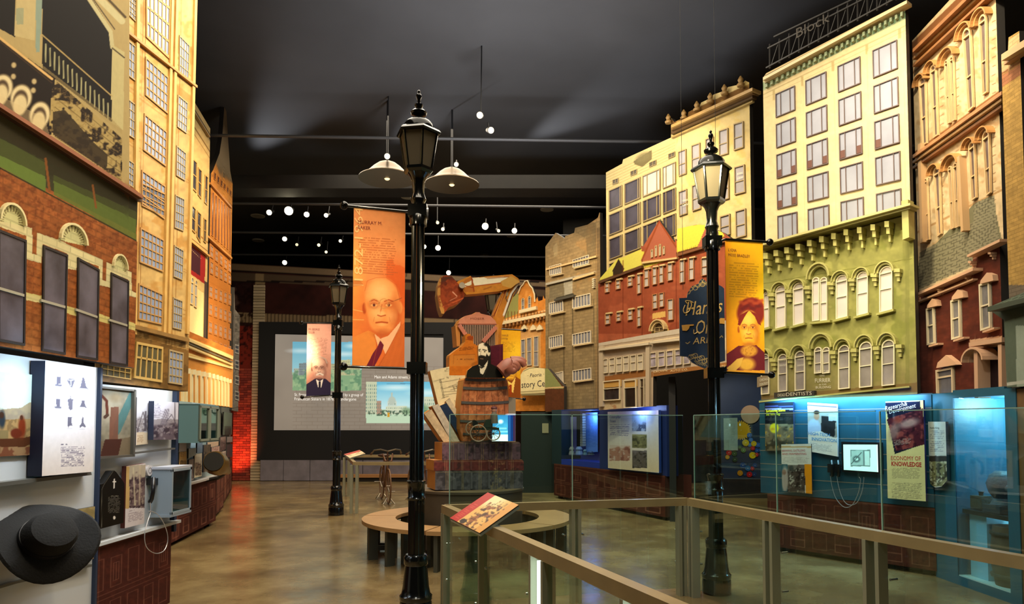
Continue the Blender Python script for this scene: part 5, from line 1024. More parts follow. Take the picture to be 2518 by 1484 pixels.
# ---- unit 3 and the ones behind
U3 = wall((-4.45, 9.1), (-4.76, 11.1)); z3 = zc(330, 930, 4.011)
w3 = thing('display_wall', 'third display wall at the left, crowded with small panels', 'display wall', U3.pt(U3.hit(490, HOR)[0], 0, -.1))
a, b = U3.hit(425, HOR)[0], U3.hit(541, HOR)[0]; mb = MB(); U3.box(mb, a, b, .78, 1.93, -.2, -.08); mb.build('backing', M('96aaac', rough=.5), w3); mb = MB(); U3.box(mb, a, b, .76, .79, -.1, .05); mb.build('counter', M('b0aca8', rough=.5), w3)
cabinet('brown cabinet under the crowded panels, second along the left', U3, 426, 535, .76, p_cab(8, 5), d=0)
def simple(c, seed, tx=None, ph=None):
    def f(p):
        p.fill(c).noise(.06, 5, seed); x0, x1, y0, y1 = p.X.min(), p.X.max(), p.Y.min(), p.Y.max()
        if ph: photo(p, x0+(x1-x0)*.1, y0+(y1-y0)*ph[0], x1-(x1-x0)*.1, y0+(y1-y0)*ph[1], ph[2], ph[3], ph[4], seed, .3)
        if tx: p.text(x0+(x1-x0)*.15, y0+(y1-y0)*tx[0], x1-(x1-x0)*.1, y0+(y1-y0)*tx[1], tx[2], tx[3], .6, 0, .2, seed)
    return f
for q, c, kw, lab in [((445, 620, 515, 620, 515, 715, 443, 722), 'bcb4b0', {}, 'blank pale panel above the yellow one on the third wall'), ((445, 724, 520, 717, 515, 855, 443, 862), 'c8a86c', dict(ph=(.5, .95, 'c8b080', '8c7450', '5c4a34'), tx=(.05, .4, 4, '7c6440')), 'small yellow panel at the left of the third wall'),
    ((535, 690, 612, 684, 610, 750, 535, 790), 'a8b8c0', {}, 'pale blue panel above the cream photo panel'), ((615, 628, 675, 622, 675, 728, 620, 734), '6c7880', {}, 'plain slate-blue panel left of the dark photo'), ((535, 800, 588, 790, 585, 1000, 535, 1010), '8c8080', dict(ph=(.1, .9, '8c8484', '6c6060', '4c4040')), 'grey photo left of the cream photo panel'),
    ((590, 746, 672, 735, 665, 960, 592, 980), 'c8bca0', dict(ph=(.15, .9, 'b8ac94', '7c6858', '4c3c30')), 'cream panel with a brown photo on the third wall'), ((682, 655, 758, 648, 752, 905, 680, 925), '3c3430', dict(ph=(.0, 1., '5c5044', '3c342c', 'a09078')), 'dark photo panel in the middle of the third wall'),
    ((720, 622, 832, 606, 832, 660, 722, 682), 'c0a890', {}, 'low cream strip panel above the brass horn'), ((762, 678, 842, 665, 842, 770, 762, 790), 'b49488', dict(tx=(.1, .9, 6, '6c4c48')), 'pinkish text panel touching the brass horn')]:
    board('small_poster', U3, zq(z3, *q), simple(c, len(lab), **kw), lab, 'panel', thick=.02, d=.01+.012*(len(lab) % 3), step=1.3)
def f(p): p.fill('8898a4'); photo(p, 440, 1000, 464, 1082, '9cacb4', '6c6c80', '3c3c4c', 5, .35)
board('photo_print', U3, zq(z3, 452, 280, 522, 285, 512, 595, 452, 600), f, 'narrow bluish photo at the left top of the third wall', 'photograph', thick=.01, d=-.05, step=1.3)
bx = thing('display_box', 'teal box case with two glass doors high on the third left wall', 'display case', U3.pt(*U3.hit(500, 1100), .05))
u0 = U3.hit(459, 1044)[0]; u0b = U3.hit(491, 1044, .3)[0]; u1 = U3.hit(538, 1044, .3)[0]; TE = M('5f8490', rough=.5)
mb = MB(); U3.box(mb, u0b, u0b+.02, 1.38, 1.88, -.08, .3); mb.build('side_panel', TE, bx); mb = MB(); U3.box(mb, u1-.02, u1, 1.38, 1.88, -.08, .3); mb.build('side_panel', TE, bx)
mb = MB(); U3.box(mb, u0b, u1, 1.36, 1.38, -.08, .3); U3.box(mb, u0b, u1, 1.86, 1.88, -.08, .3); mb.build('shell', TE, bx)
um = (u0b+u1)/2
for a0, b0 in ((u0b, um), (um, u1)):
    mb = MB(); U3.box(mb, a0, a0+.04, 1.38, 1.86, .28, .31); U3.box(mb, b0-.04, b0, 1.38, 1.86, .28, .31); U3.box(mb, a0, b0, 1.38, 1.41, .28, .31); U3.box(mb, a0, b0, 1.83, 1.86, .28, .31); dr = mb.build('door', M('7c8478', rough=.4), bx)
    mb = MB(); U3.box(mb, a0+.04, b0-.04, 1.41, 1.83, .285, .29); mb.build('glass', glass_mat((.5, .62, .6), key='g2'), dr)
mb = MB(); U3.box(mb, u0b+.02, u1-.02, 1.38, 1.58, -.06, .12); mb.build('shelf_block', M('2c3432'), bx)
# brass horn
c0 = at(533, 1140, 9.75); c1 = at(560, 1158, 10.6); hn = thing('brass_horn', 'dull brass horn with a wide dark mouth on the left counter', 'horn', (c0+c1)/2)
ax = (c1-c0); L = np.linalg.norm(ax); ax /= L; mouth = at(526, 1134, 9.5)
MB().tube([mouth, mouth+(c1-mouth)*.12, mouth+(c1-mouth)*.3, mouth+(c1-mouth)*.6, c1], [.14, .165, .155, .1, .05], 28).build('bell', M('8a6a34', rough=.3, metal=.7), hn, smooth=True)
MB().tube([mouth-(c1-mouth)*.02, mouth+(c1-mouth)*.015], .128, 24).build('mouth', M('14120e', rough=.8), hn); MB().tube([c1, (c1[0]-.15, c1[1], c1[2]-.1), (c1[0]-.4, c1[1]+.1, c1[2]-.15)], .03, 8).build('bracket', M('2c2620'), hn)
U4 = wall((-4.95, 11.5), (-5.4, 13.0)); U5 = wall((-5.62, 13.5), (-6.7, 16.6))
cabinet('small dark brown cabinet, third along the left', U4, 536, 553, .74, p_cab(5, 2), deep=.4); cabinet('smallest brown cabinet beside the red-lit bricks', U5, 553.5, 572, .76, p_cab(6, 3), deep=.4)
w4 = thing('display_wall', 'farthest narrow display wall left of the red-lit bricks', 'display wall', U5.pt(.8, 0, -.1)); a, b = U5.hit(541, HOR)[0], U5.hit(573, HOR)[0]
mb = MB(); U5.box(mb, a, b, .76, 2.0, -.15, -.05); mb.build('backing', M('5c625c', rough=.5), w4)
for q, c, kw, lab in [((848, 580, 905, 570, 905, 700, 848, 720), '6c5c5c', dict(ph=(0, 1, '7c6c6c', '4c4044', '2c2428')), 'tiny dark photo on the farthest left wall'), ((912, 575, 970, 572, 970, 625, 915, 630), '8c8484', {}, 'tiny pale panel under the farthest glass front'), ((850, 725, 905, 710, 905, 790, 850, 800), 'a89c98', dict(ph=(0, 1, 'a89c98', '6c5c5c', '3c3034')), 'tiny crowd photo above the brass horn'), ((910, 655, 972, 645, 972, 770, 912, 780), '3c3c44', {}, 'dark blank panel nearest the red-lit bricks'), ((882, 330, 966, 340, 962, 552, 880, 557), '5a6c60', dict(ph=(.6, 1, '3c443c', '2c302c', '1c1c1c')), 'greenish glass front on the farthest left wall')]:
    board('small_poster', U5, zq(z3, *q), simple(c, len(lab), **kw), lab, 'panel', thick=.02, d=.0, step=1.2)
# ================================================================== exhibit units along the right
B = wall((.92, 15.3), (2.57, 11.6)); BB = B.off(-.02); zB2 = zc(1360, 1000, 6.182)
wb = thing('display_wall', 'deep blue lit display wall with the town poster, right of the sculpture', 'display wall', B.pt(2, 0, -.1)); a, b = B.hit(1355, HOR)[0], B.hit(1637, HOR)[0]; ua, ub = B.hit(1378, HOR)[0], B.hit(1472, HOR)[0]
NB = M('1c2c66', rough=.5); mb = MB(); B.box(mb, ub, b, .74, 1.93, -.25, -.02); mb.build('backing', NB, wb); mb = MB(); B.box(mb, a, ua, .74, 1.93, -.25, -.02); mb.build('backing', M('142c34', rough=.5), wb)
mb = MB(); B.box(mb, ua, ub, .74, 1.93, -.55, -.5); mb.build('niche_back', M('5c62a0', rough=.5), wb); mb = MB(); B.box(mb, ua, ub, .74, .86, -.5, -.02); mb.build('niche_floor', M('2038a0', rough=.4), wb); mb = MB(); B.box(mb, ua, ub, 1.9, 1.93, -.5, -.02); mb.build('niche_top', NB, wb)
mb = MB(); B.box(mb, ua, ub, .86, 1.9, -.03, -.022); mb.build('glass', glass_mat((.85, .9, 1), key='g3'), wb)
cabinet('brown cabinet under the blue town poster display', B, 1362, 1634, .75, p_cab(12, 6), deep=.55)
mb = MB(); q = B.hit(1378, HOR); 
def f(p): p.fill('8c86c4').noise(.04, 6); p.text(1385, 1045, 1410, 1120, 20, '6c66a8', .5)
board('niche_poster', B.off(-.45), [(1386, 1024), (1418, 1024), (1418, 1112), (1386, 1114)], f, 'violet-lit text panel inside the blue niche', 'panel', thick=.02, d=0)
def f(p): p.fill('88b0e0').noise(.04, 6); p.text(1446, 1028, 1468, 1100, 18, '6488b8', .5); p.rect(1444, 1016, 1450, 1019, '3c5c90')
board('niche_poster', B.off(-.4), [(1440, 1014), (1470, 1013), (1470, 1110), (1440, 1112)], f, 'light blue text panel inside the blue niche', 'panel', thick=.02, d=0)
st_ = thing('stone_tower', 'small model tower of stacked stone blocks in the blue niche', 'model', B.off(-.3).pt(*B.off(-.3).hit(1433, 1108)))
S0 = B.off(-.3)
for k in range(13): q = S0.hit(1433.5, 1096-k*6.2); mb = MB(); w = .055-.001*k; S0.box(mb, q[0]-w, q[0]+w, q[1], q[1]+.045, -.04, .04); mb.build('block', M('a8a088', rough=.8), st_)
for x, y, w, h, c, nm_, lab in [(1416, 1118, .07, .18, 'a89c80', 'stone_figure', 'carved stone block figure at the left in the blue niche'), (1434, 1118, .09, .18, '8c98a0', 'stone_figure', 'wide grey stone base under the model tower'), (1449, 1118, .05, .12, '74908c', 'glass_jar', 'small greenish jar right of the model tower'), (1463, 1118, .08, .08, '4c5458', 'metal_part', 'dark low metal piece at the right of the blue niche')]:
    q = S0.hit(x, y); cc = S0.pt(q[0], max(q[1], .861), .1); o = MB().lathe([(w*.9, 0), (w, h*.1), (w*.7, h*.5), (w*.85, h*.7), (w*.5, h)], cc, 10).build(nm_, M(c, rough=.5), smooth=False); tag(o, lab, 'model')
def f(p):
    p.fill('bcc2dc').noise(.03, 6); p.vgrad(1490, 1010, 1630, 1160, 'd0bca0', 0, 1)
    p.text(1499, 1043, 1548, 1072, 14, '5c5c8c', .6, 0, .06)
    photo(p, 1499, 1094, 1549, 1132, 'c0b0ac', 'a07468', '7c4c44', 4, .15); photo(p, 1554, 1017, 1589, 1060, '9cacc8', '8c94a8', '3c445c', 5, .5); photo(p, 1554, 1067, 1590, 1101, '8c8860', '6c6848', '3c3c2c', 6, .1); photo(p, 1555, 1107, 1591, 1150, '6c6468', '5c5450', '34302c', 7, .1)
tp = board('poster', B, [(1494, 1012), (1619, 1008), (1621, 1162), (1495, 1150)], f, 'large town poster with four photos, lit white from above', 'poster', thick=.05, d=.08, edge='1c3c8c')
text('Caterpillar', B, (1499, 1027.5), (1527, 1027.5), 6.5, M('6068b0'), tp, d=.083); text('Town', B, (1499, 1037.5), (1514, 1037.5), 6.5, M('6068b0'), tp, d=.083)
# dark wall and the gear wall behind
tag(MB().hexa([(2.62, 11.55, 0), (3.6, 15.5, 0), (3.7, 15.5, 0), (2.72, 11.5, 0), (2.62, 11.55, 2.4), (3.6, 15.5, 2.4), (3.7, 15.5, 2.4), (2.72, 11.5, 2.4)]).build('partition_wall', M('0e1012', rough=.8)), kind='structure')
GW_ = wall((4.25, 14.2), (5.6, 14.0)); zg = zc(1770, 980, 6.746)
gt = thing('gear_board', 'dark blue magnetic wall board for the coloured gears', 'board', GW_.pt(.5, 0, -.05))
a, b = GW_.hit(1772, HOR)[0], GW_.hit(1925, HOR)[0]; mb = MB(); GW_.box(mb, a, b, .5, 3.0, -.1, 0); mb.build('face', M('26364e', rough=.4, var=.15, vs=3), gt); mb = MB(); GW_.box(mb, a, b, .12, .5, -.1, .02); mb.build('kick_panel', M('16100e', rough=.5), gt); mb = MB(); GW_.box(mb, a-.05, b, 0, .12, -.1, .15); mb.build('plinth', M('8a6a3c', rough=.5), gt); mb = MB(); GW_.box(mb, a, b, .5, .515, 0, .03); mb.build('ledge', M('8c8c8c', metal=.6, rough=.3), gt)
def f(p): p.fill('b4bfa4').noise(.02, 5); p.rect(1794, 1030, 1800, 1033, '7c8a74', .6); p.text(1784, 1040, 1808, 1090, 14, '8a9680', .35)
board('text_sign', GW_, zq(zg, 57, 320, 292, 312, 305, 855, 68, 850), f, 'plain pale green text panel at the left of the gear board', 'panel', thick=.02, d=.04)
def gear(px, py, r, n, col, lab, name='toy_gear', half=False, dd=.03):
    q = GW_.hit(px, py, dd); s = r*14.2/FPX; t = thing(name, lab, 'gear', GW_.pt(q[0], q[1]-s, 0), 'coloured gears on the blue board' if not half else None); pts = []
    for k in range(n*4):
        a = 2*pi*k/(n*4); rr = s*(1.0 if (k % 4) < 2 else .84); pts.append((q[0]+rr*cos(a), q[1]+rr*sin(a)))
    if half: pts = [(max(x, q[0]-s*.42), y) for x, y in pts]
    mb = MB(); GW_.poly(mb, pts, dd-.02, dd); mb.build('wheel', M(col, rough=.3), t); mb = MB(); mb.tube([GW_.pt(*q, -.0), GW_.pt(*q, dd+.012)], s*.12 if not half else s*.03, 8); mb.build('hub', M('f0ece0', rough=.3), t)
gear(1822, 1057, 24, 26, 'f0b414', 'largest yellow gear, cut off by the pale panel', half=True)
for x, y, r, c, lab in [(430, 728, 8.6, 'f4cc14', 'yellow gear just below the largest one'), (565, 742, 7, 'f0c410', 'small yellow gear right of centre on the board'), (545, 935, 8.5, 'f4cc14', 'yellow gear low right of centre'), (150, 892, 7, 'd42c24', 'red gear under the pale panel'), (126, 965, 5.5, 'e8a430', 'orange gear at the far left of the board'), (337, 1230, 7, 'e89414', 'orange gear at the bottom of the board'), (492, 1253, 7, 'c81c1c', 'red gear at the bottom of the board'), (548, 818, 5.5, 'd82c28', 'small red gear under the small yellow one'), (608, 925, 5.2, 'd83c30', 'small red gear right of the low yellow one'), (540, 1155, 5, 'c82828', 'small red gear between the blue ones'), (695, 920, 5, 'd04038', 'small red gear at the right edge'),
   (335, 800, 5, '58744c', 'small green gear near the pale panel'), (392, 850, 6.3, '5c8c50', 'green gear in the middle of the board'), (243, 908, 6.5, '3c5c38', 'dark green gear right of the red one'), (250, 1003, 6.3, '344c34', 'lowest dark green gear'), (492, 600, 6.3, '4c74b4', 'topmost blue gear on the board'), (516, 680, 5.5, '5484c0', 'second blue gear from the top'), (495, 758, 5.5, '4c7cbc', 'blue gear under the second one'), (630, 765, 6.3, '2c64b0', 'bright blue gear right of the small yellow one'), (692, 765, 6.3, '3470b8', 'bright blue gear at the right edge'), (618, 855, 5.6, '2858a0', 'blue gear above the small red one'), (688, 850, 5.5, '3468a8', 'lower blue gear at the right edge'), (382, 1102, 7.5, '28508c', 'wide blue gear low on the board'), (465, 1150, 7, '2c6494', 'teal blue gear low on the board'), (583, 1105, 5.6, '20487c', 'dark blue gear low at the right'), (570, 1252, 6, '203c6c', 'navy gear right of the bottom red one'), (417, 1254, 4, '26406c', 'tiny navy gear left of the bottom red one')]:
    a = zg(x, y); gear(a[0], a[1], r, 14, c, lab, dd=.03+.001*(x % 9))
dsk = thing('wall_disc', 'large tan disc at the top of the gear board', 'disc', GW_.pt(*GW_.hit(1847, 1044), .1)); q = GW_.hit(1846, 1018, .1); mb = MB(); mb.tube([GW_.pt(*q, .02), GW_.pt(*q, .06)], .185, 36); mb.build('disc', M('d0a878', rough=.5), dsk)
mb = MB(); mb.tube([GW_.pt(*q, 0), GW_.pt(*q, .02)], .05, 12); mb.build('mount', M('30302c'), dsk)
# ---- teal slat wall
R = wall((3.31, 8.9), (4.48, 7.35)); zt = zc(1860, 950, 2.78)
wr = thing('slat_wall', 'teal slatted display wall with posters, behind the glass railing', 'display wall', R.pt(1, 0, -.1)); a, b = R.hit(1868, HOR)[0], R.hit(2292, HOR)[0]
zs = [.72, .93, 1.1, 1.27, 1.44, 1.61, 1.78, 1.93]
mb = MB(); R.box(mb, a, b, .72, 1.94, -.2, -.03); mb.build('core', M('20404c', rough=.5), wr)
for z0, z1 in zip(zs[:-1], zs[1:]): mb = MB(); R.box(mb, a, b, z0+.006, z1-.006, -.03, 0); mb.build('slat', M('1c5066', rough=.4, var=.08), wr)
for z in zs[1:-1]: mb = MB(); R.box(mb, a, b, z-.005, z+.005, -.02, .002); mb.build('groove_rail', M('a8a8a4', rough=.3, metal=.6), wr)
cabinet('long brown cabinet under the teal slat wall', R, 1884, 2293, .72, p_cab(17, 7), deep=.5)
def f(p): p.fill('14161c'); p.rect(1881, 1003, 1960, 1007, '8c94b8', .8); p.rect(1881, 997, 1960, 1000, '3c4880', .8); p.text(1882, 1026, 1945, 1034, 3, '4c4c50', .6); photo(p, 1881, 1042, 1960, 1110, '8c8064', '6c5c44', '2c2820', 5, .1); p.ell(1904, 1052, 11, 12, 'd8c81c'); p.blot('c89428', .62, 9, .8, 3, (p.Y > 1050).astype(float)); 
pA = board('poster', R, zq(zt, 52, 112, 250, 105, 265, 430, 62, 438), f, 'black poster with yellow lettering and bulldozer photos', 'poster', thick=.03, d=.05, edge='1c2c50')
YL = M('e4e420'); text('Earthmoving Science', R, (1884, 1013), (1931, 1010.5), 6.5, YL, pA, d=.052, bold=.01); text('and Technology', R, (1884, 1021), (1919, 1019.5), 6, YL, pA, d=.052)
def f(p):
    p.fill('d4d0cc'); p.line([(1984, 995), (2070, 1001)], 3, '404458'); photo(p, 1985, 1004, 2063, 1075, 'a8a49c', '8c8880', '3c3c40', 7, .6); p.poly([(2020, 1022), (2056, 1025), (2052, 1074), (2018, 1062)], '1c1c20', .9); p.rect(2038, 1018, 2060, 1034, 'c8d0dc', .9)
    p.ell(2001, 1052, 17, 22, 'b0c0d8', 1, .15); p.poly([(1984, 1050), (2018, 1045), (2018, 1066), (1984, 1070)], 'a8b8d4'); p.ell(2008, 1022, 7, 10, 'b88468'); p.ell(2008, 1013, 7, 5, '2c201c'); p.poly([(1983, 1062), (2020, 1060), (2060, 1082), (2060, 1120), (1980, 1110)], 'd8d4cc'); p.text(1987, 1086, 2048, 1104, 6, '8c8c90', .6, .15)
pB = board('poster', R, zq(zt, 348, 108, 574, 122, 556, 478, 338, 438), f, 'white tilted poster with a man in a pale shirt', 'poster', thick=.03, d=.06, edge='c8c8d0')
BL_ = M('3c7cb4'); text('HIGH-TECH', R, (1988, 1068), (2041, 1073), 7.5, BL_, pB, d=.063, bold=.015); text('INNOVATION', R, (1996, 1082), (2057, 1087), 8, BL_, pB, d=.063, bold=.015)
def f(p):
    p.fill('cfc8bc'); p.rect(1915, 1096, 2000, 1100, 'b88c4c', .8); photo(p, 1933, 1142, 1980, 1215, '6c6058', '4c4038', '241c1a', 8, .1); p.poly([(1978, 1140), (2000, 1140), (2002, 1216), (1982, 1216)], 'e08c18'); p.blot('c8c0b0', .62, 6, .8, 4, ((p.X > 1940) & (p.X < 1978) & (p.Y > 1150)).astype(float)); p.poly([(1918, 1140), (1936, 1140), (1936, 1215), (1918, 1215)], '1c4c5c'); p.ell(1930, 1178, 8, 32, 'a89c94', 1, .2); p.ell(1928, 1160, 5, 7, '8c6c5c'); p.text(1924, 1124, 1990, 1138, 5, 'a09890', .6)
pC = board('poster', R, zq(zt, 162, 395, 374, 390, 388, 733, 175, 712), f, 'poster with an orange side strip below the bulldozer poster', 'poster', thick=.02, d=.075)
RD = M('b43428'); text('BREWING, DISTILLING', R, (1923, 1110), (1980, 1109), 5, RD, pC, d=.078); text('AND FERMENTING', R, (1923, 1118), (1983, 1117.5), 5, RD, pC, d=.078)
mo = thing('monitor', 'small lit monitor showing a machine drawing on the slat wall', 'screen', R.pt(*R.hit(2116, 1165), .03)); q = chain(R, zq(zt, 578, 380, 848, 378, 850, 600, 585, 580), .06)
mb = MB(); R.box(mb, q[0, 0], q[1, 0], (q[2, 1]+q[3, 1])/2, (q[0, 1]+q[1, 1])/2, -.02, .055); mb.build('case', M('14181c', rough=.3), mo)
def f(p): p.fill('c8f0e8'); p.rect(2091, 1105, 2140, 1146, '607878'); p.rect(2093, 1107, 2122, 1143, '8cb0ac'); p.ell(2106, 1128, 9, 8, '405858', 1, .3); p.ell(2106, 1128, 5, 4, 'a0c8c4'); p.line([(2093, 1140), (2118, 1112)], 2, '3c5050'); p.rect(2126, 1108, 2138, 1144, 'a8ccc8')
panel('screen', R, zq(zt, 592, 395, 832, 396, 833, 584, 597, 568), f, parent=mo, thick=.004, d=.062, step=1.3, emit=.95, edge='14181c')
def f(p):
    p.fill('e4d8a0').noise(.02, 8); p.poly([(2176, 990), (2262, 985), (2275, 1090), (2200, 1116)], '1a1c34')
    p.poly([(2180, 1030), (2270, 1003), (2275, 1092), (2204, 1108)], '4c1c2c'); m = p.inside([(2180, 1030), (2270, 1003), (2275, 1092), (2204, 1108)]).astype(float); p.blot('9c4c4c', .5, 14, .8, 3, m); p.blot('240c1c', .55, 12, .7, 5, m); p.ell(2205, 1032, 11, 9, '8c3c34', .9, .4); p.ell(2235, 1040, 24, 10, 'c09c9c', .8, .4, -15); p.ell(2198, 1060, 12, 22, 'a08484', .7, .4, 20); p.text(2198, 1082, 2240, 1096, 5, 'd8c8c4', .6, -.15)
    p.text(2193, 1150, 2264, 1176, 8, '8c8468', .7, .02, .1); p.text(2193, 1186, 2268, 1226, 11, '8c8468', .7, .02, .1, 3)
pD = board('poster', R, zq(zt, 878, 103, 1140, 92, 1162, 784, 898, 762), f, 'tall cream poster headed by a tilted dark red magazine cover', 'poster', thick=.04, d=.1, edge='1c2c8c')
WT = M('e8e8f0'); text('Research&', R, (2177, 1009), (2231, 996), 11, WT, pD, d=.103); text('Development', R, (2187, 1017), (2252, 1001), 11, WT, pD, d=.103); RD2 = M('c83c34')
text('ECONOMY OF', R, (2191, 1130), (2264, 1131.5), 10, RD2, pD, d=.103); text('KNOWLEDGE', R, (2192, 1144), (2266, 1147), 10.5, M('c01c24'), pD, d=.103, bold=.02)
for k, (x, lab) in enumerate([(2046, 'left of two dark phone handsets on the slat wall'), (2062, 'right of two dark phone handsets on the slat wall')]):
    h = thing('phone_handset', lab, 'phone', R.pt(*R.hit(x, 1172), .05), 'phone handsets on the slat wall'); P = lambda X_, Y_, d: R.pt(*R.hit(X_, Y_, d), d)
    MB().tube([P(x, 1133, .05), P(x+1, 1142, .09), P(x+1, 1158, .09), P(x, 1169, .05)], [.02, .018, .018, .02], 8).build('grip', M('0c1014', rough=.3), h, smooth=True); mb = MB(); q = R.hit(x, 1150); R.box(mb, q[0]-.03, q[0]+.03, q[1]-.05, q[1]+.05, -.01, .05); mb.build('cradle', M('0c1014', rough=.4), h)
    lp = [(x-4, 1170), (x, 1195), (x+10, 1225), (x+30-k*6, 1246-k*6), (x+50-k*6, 1240-k*4), (x+65-k*8, 1210), (x+70-k*8, 1180), (x+66-k*4, 1172)]
    MB().tube([P(a_, b_, .05) for a_, b_ in smoothp(lp)], .004, 6).build('cord', M('b8b8bc', rough=.3, metal=.6), h, smooth=True)
tag(MB().box((4.52, 5.45, .96), (.06, 1.5, 1.92)).build('partition_wall', M('6a4c24', rough=.7, var=.15)), kind='structure')
# ---- tall teal case at the right edge
T = wall((4.48, 7.40), (4.48, 6.0)); TL_ = M('1c5468', rough=.45, var=.06); tc = thing('tall_case', 'tall teal glass case at the right edge with relics on a shelf', 'display case', T.pt(.7, 0, -.3))
g0, g1, ue = T.hit(2345, HOR)[0], T.hit(2472, HOR)[0], T.hit(2500, HOR)[0]; b0 = T.hit(2292, HOR)[0]
for (u0, u1, v0, v1, d0_, nm_) in [(b0, g0, 0, 1.93, -.7, 'side_panel'), (g1, ue, 0, 1.93, -.7, 'side_panel'), (g0, g1, 1.87, 1.95, -.7, 'header'), (g0, g1, 0, .09, -.7, 'base')]: mb = MB(); T.box(mb, u0, u1, v0, v1, d0_, 0); mb.build(nm_, TL_, tc)
PB = M('8cc0d4', rough=.5); mb = MB(); T.box(mb, g0, g1, .09, 1.87, -.72, -.68); mb.build('back_panel', PB, tc); mb = MB(); T.box(mb, g0, g1, .09, .1, -.68, -.01); mb.build('case_floor', M('c8d4c8', rough=.5), tc)
mb = MB(); T.box(mb, g0, g1, .1, 1.87, -.012, -.004); mb.build('glass', glass_mat((.85, .96, 1), key='g4'), tc)
mb = MB(); T.box(mb, g0+.05, g0+.3, .1, .72, -.4, -.1); mb.build('pedestal', PB, tc); mb = MB(); T.box(mb, g0+.02, g1-.01, .72, .76, -.42, -.05); mb.build('shelf', M('16201f', rough=.4), tc)
light('POINT', T.pt((g0+g1)/2, 1.78, -.42), 46, (.5, .85, 1), .08); light('POINT', T.pt(g1-.15, .62, -.5), 7, (.6, .9, 1), .08)
for _l in (-.28,): light('POINT', B.pt((ua+ub)/2, 1.75, _l), 9, (.25, .4, 1), .05)
c = T.pt(g0+.13, .76, -.17); rb = thing('relic_box', 'small dark rough box relic at the left on the tall case shelf', 'relic', c); MB().box(c+np.array([0, 0, .075]), (.13, .13, .13), .2).build('body', M('3a3c34', rough=.8, bump=.6, bs=30), rb); MB().lathe([(.02, .14), (.02, .17), (.03, .18)], c, 10).build('cap', M('2c2c28'), rb)
c = T.pt(g0+.38, .76, -.2); rk = thing('relic_valve', 'lumpy dark iron fitting at the right on the tall case shelf', 'relic', c); MB().box(c+np.array([0, 0, .04]), (.22, .24, .07)).build('base', M('2c3434', rough=.7), rk); MB().lathe([(.1, .08), (.07, .14), (.11, .2), (.13, .28), (.1, .36), (.05, .4)], c, 16).build('body', M('3c4448', rough=.6, bump=.6, bs=20), rk, smooth=True); MB().tube([c+np.array([-.02, -.12, .25]), c+np.array([-.02, -.22, .2])], .04, 10).build('spout', M('3c4448', rough=.6), rk)
c = T.pt(g0+.5, .1, -.22); 
rl = thing('relic_barrel', 'rusty brown barrel standing on the tall case floor', 'relic', c); MB().lathe([(.16, 0), (.19, .2), (.19, .35), (.17, .55)], c, 20).build('body', M('5c4430', rough=.8, var=.3), rl, smooth=True)
for z in (.08, .28, .47): MB().lathe([(.196, z), (.2, z+.015), (.196, z+.03)], c, 20).build('hoop', M('3c342c', rough=.5), rl)
def f(p): p.fill('c4bcb4'); p.rect(2283, 1120, 2335, 1135, '241c18', .9); photo(p, 2280, 1134, 2336, 1195, 'd8d0b4', '7c7450', '2c2418', 9, .0); p.text(2287, 1058, 2322, 1080, 5, '7c7880', .7); p.text(2287, 1084, 2322, 1112, 6, '7c7880', .7)
pE = cutout('poster', T, [(2282, 1036), (2327, 1036)], [(2285, 1175), (2288, 1190), (2300, 1198), (2315, 1196), (2329, 1180)], f, thick=.03, d=.05, step=1.4, edge='1c3040', label='narrow grey poster with pale flowers at its foot, beside the tall case', cat='poster'); text('Radio King', T, (2287, 1053), (2309, 1053), 4.5, M('3c3c44'), pE, d=.053)
# ================================================================== the sculpture in the middle
CX, CYD = -.56, 8.8
pl = thing('round_plinth', 'dark round plinth under the giant books in the middle of the ring bench', 'plinth', (CX, CYD, 0))
MB().lathe([(.66, 0), (.66, .1), (.69, .12), (.69, .78), (.71, .785), (.71, .81)], (CX, CYD, 0), 64).build('drum', M('3c342a', rough=.5, var=.1), pl, smooth=True)
MB().lathe([(.70, .81), (.70, .815)], (CX, CYD, 0), 64).build('top', M('6c5c44', rough=.5), pl)
def SF(px, depth, a=20): p = plan(px, depth); a = radians(a); return Fr((p[0], p[1], 0), (cos(a), sin(a), 0))
def qch(TL, TR, BR, BL):
    P = [TL, TR, BR, BL]; i = min(range(4), key=lambda k: P[k][0]); j = max(range(4), key=lambda k: P[k][0])
    top = [P[i]]; k = i
    while k != j: k = (k+1) % 4; top.append(P[k])
    bot = [P[i]]; k = i
    while k != j: k = (k-1) % 4; bot.append(P[k])
    return top, bot
zs4 = zc(1030, 880, 4.364); zs6 = zc(980, 620, 3.9045); ORG = M('b8782c', rough=.55, var=.1)
def bk(name, F, x0, x1, y0, y1, col, seed, lab, thick=.42, gold='b89c5c'):
    def f(p):
        p.fill(col).noise(.22, 7, seed); p.blot('1c1c20', .56, 12, .45, seed)
        for t in (.12, .14, .3, .32, .5, .52, .68, .7, .86, .88): p.rect(x0+(x1-x0)*t, y0-9, x0+(x1-x0)*t+1.6, y1+9, gold, .35)
        p.rect(x0-9, y0+2, x1+9, y0+3.4, gold, .3); m = ((p.X > x0+(x1-x0)*.6) & (p.X < x0+(x1-x0)*.85)).astype(float); p.blot(gold, .62, 4, .4, seed, m)
    t = thing(name, lab, 'book', F.pt(F.hit((x0+x1)/2, y1)[0], F.hit(x0, y1)[1], -thick/2)); q = [(x0, y0), (x1-3, y0-1), (x1, y0+4)], [(x0, y1), (x1, y1-1)]
    cutout('spine', F, q[0], q[1], f, parent=t, thick=thick, step=1.6, edge=ORG)
    a, b = F.hit(x0, y1), F.hit(x1, y0)
    for k in (.2, .4, .6, .8): u = lerp(a[0], b[0], k); mb = MB(); F.box(mb, u-.012, u+.012, a[1], b[1]-.005, 0, .012); mb.build('raised_band', M(col, rough=.5, var=.2), t)
    return t
FB1 = SF(1178, 8.42)
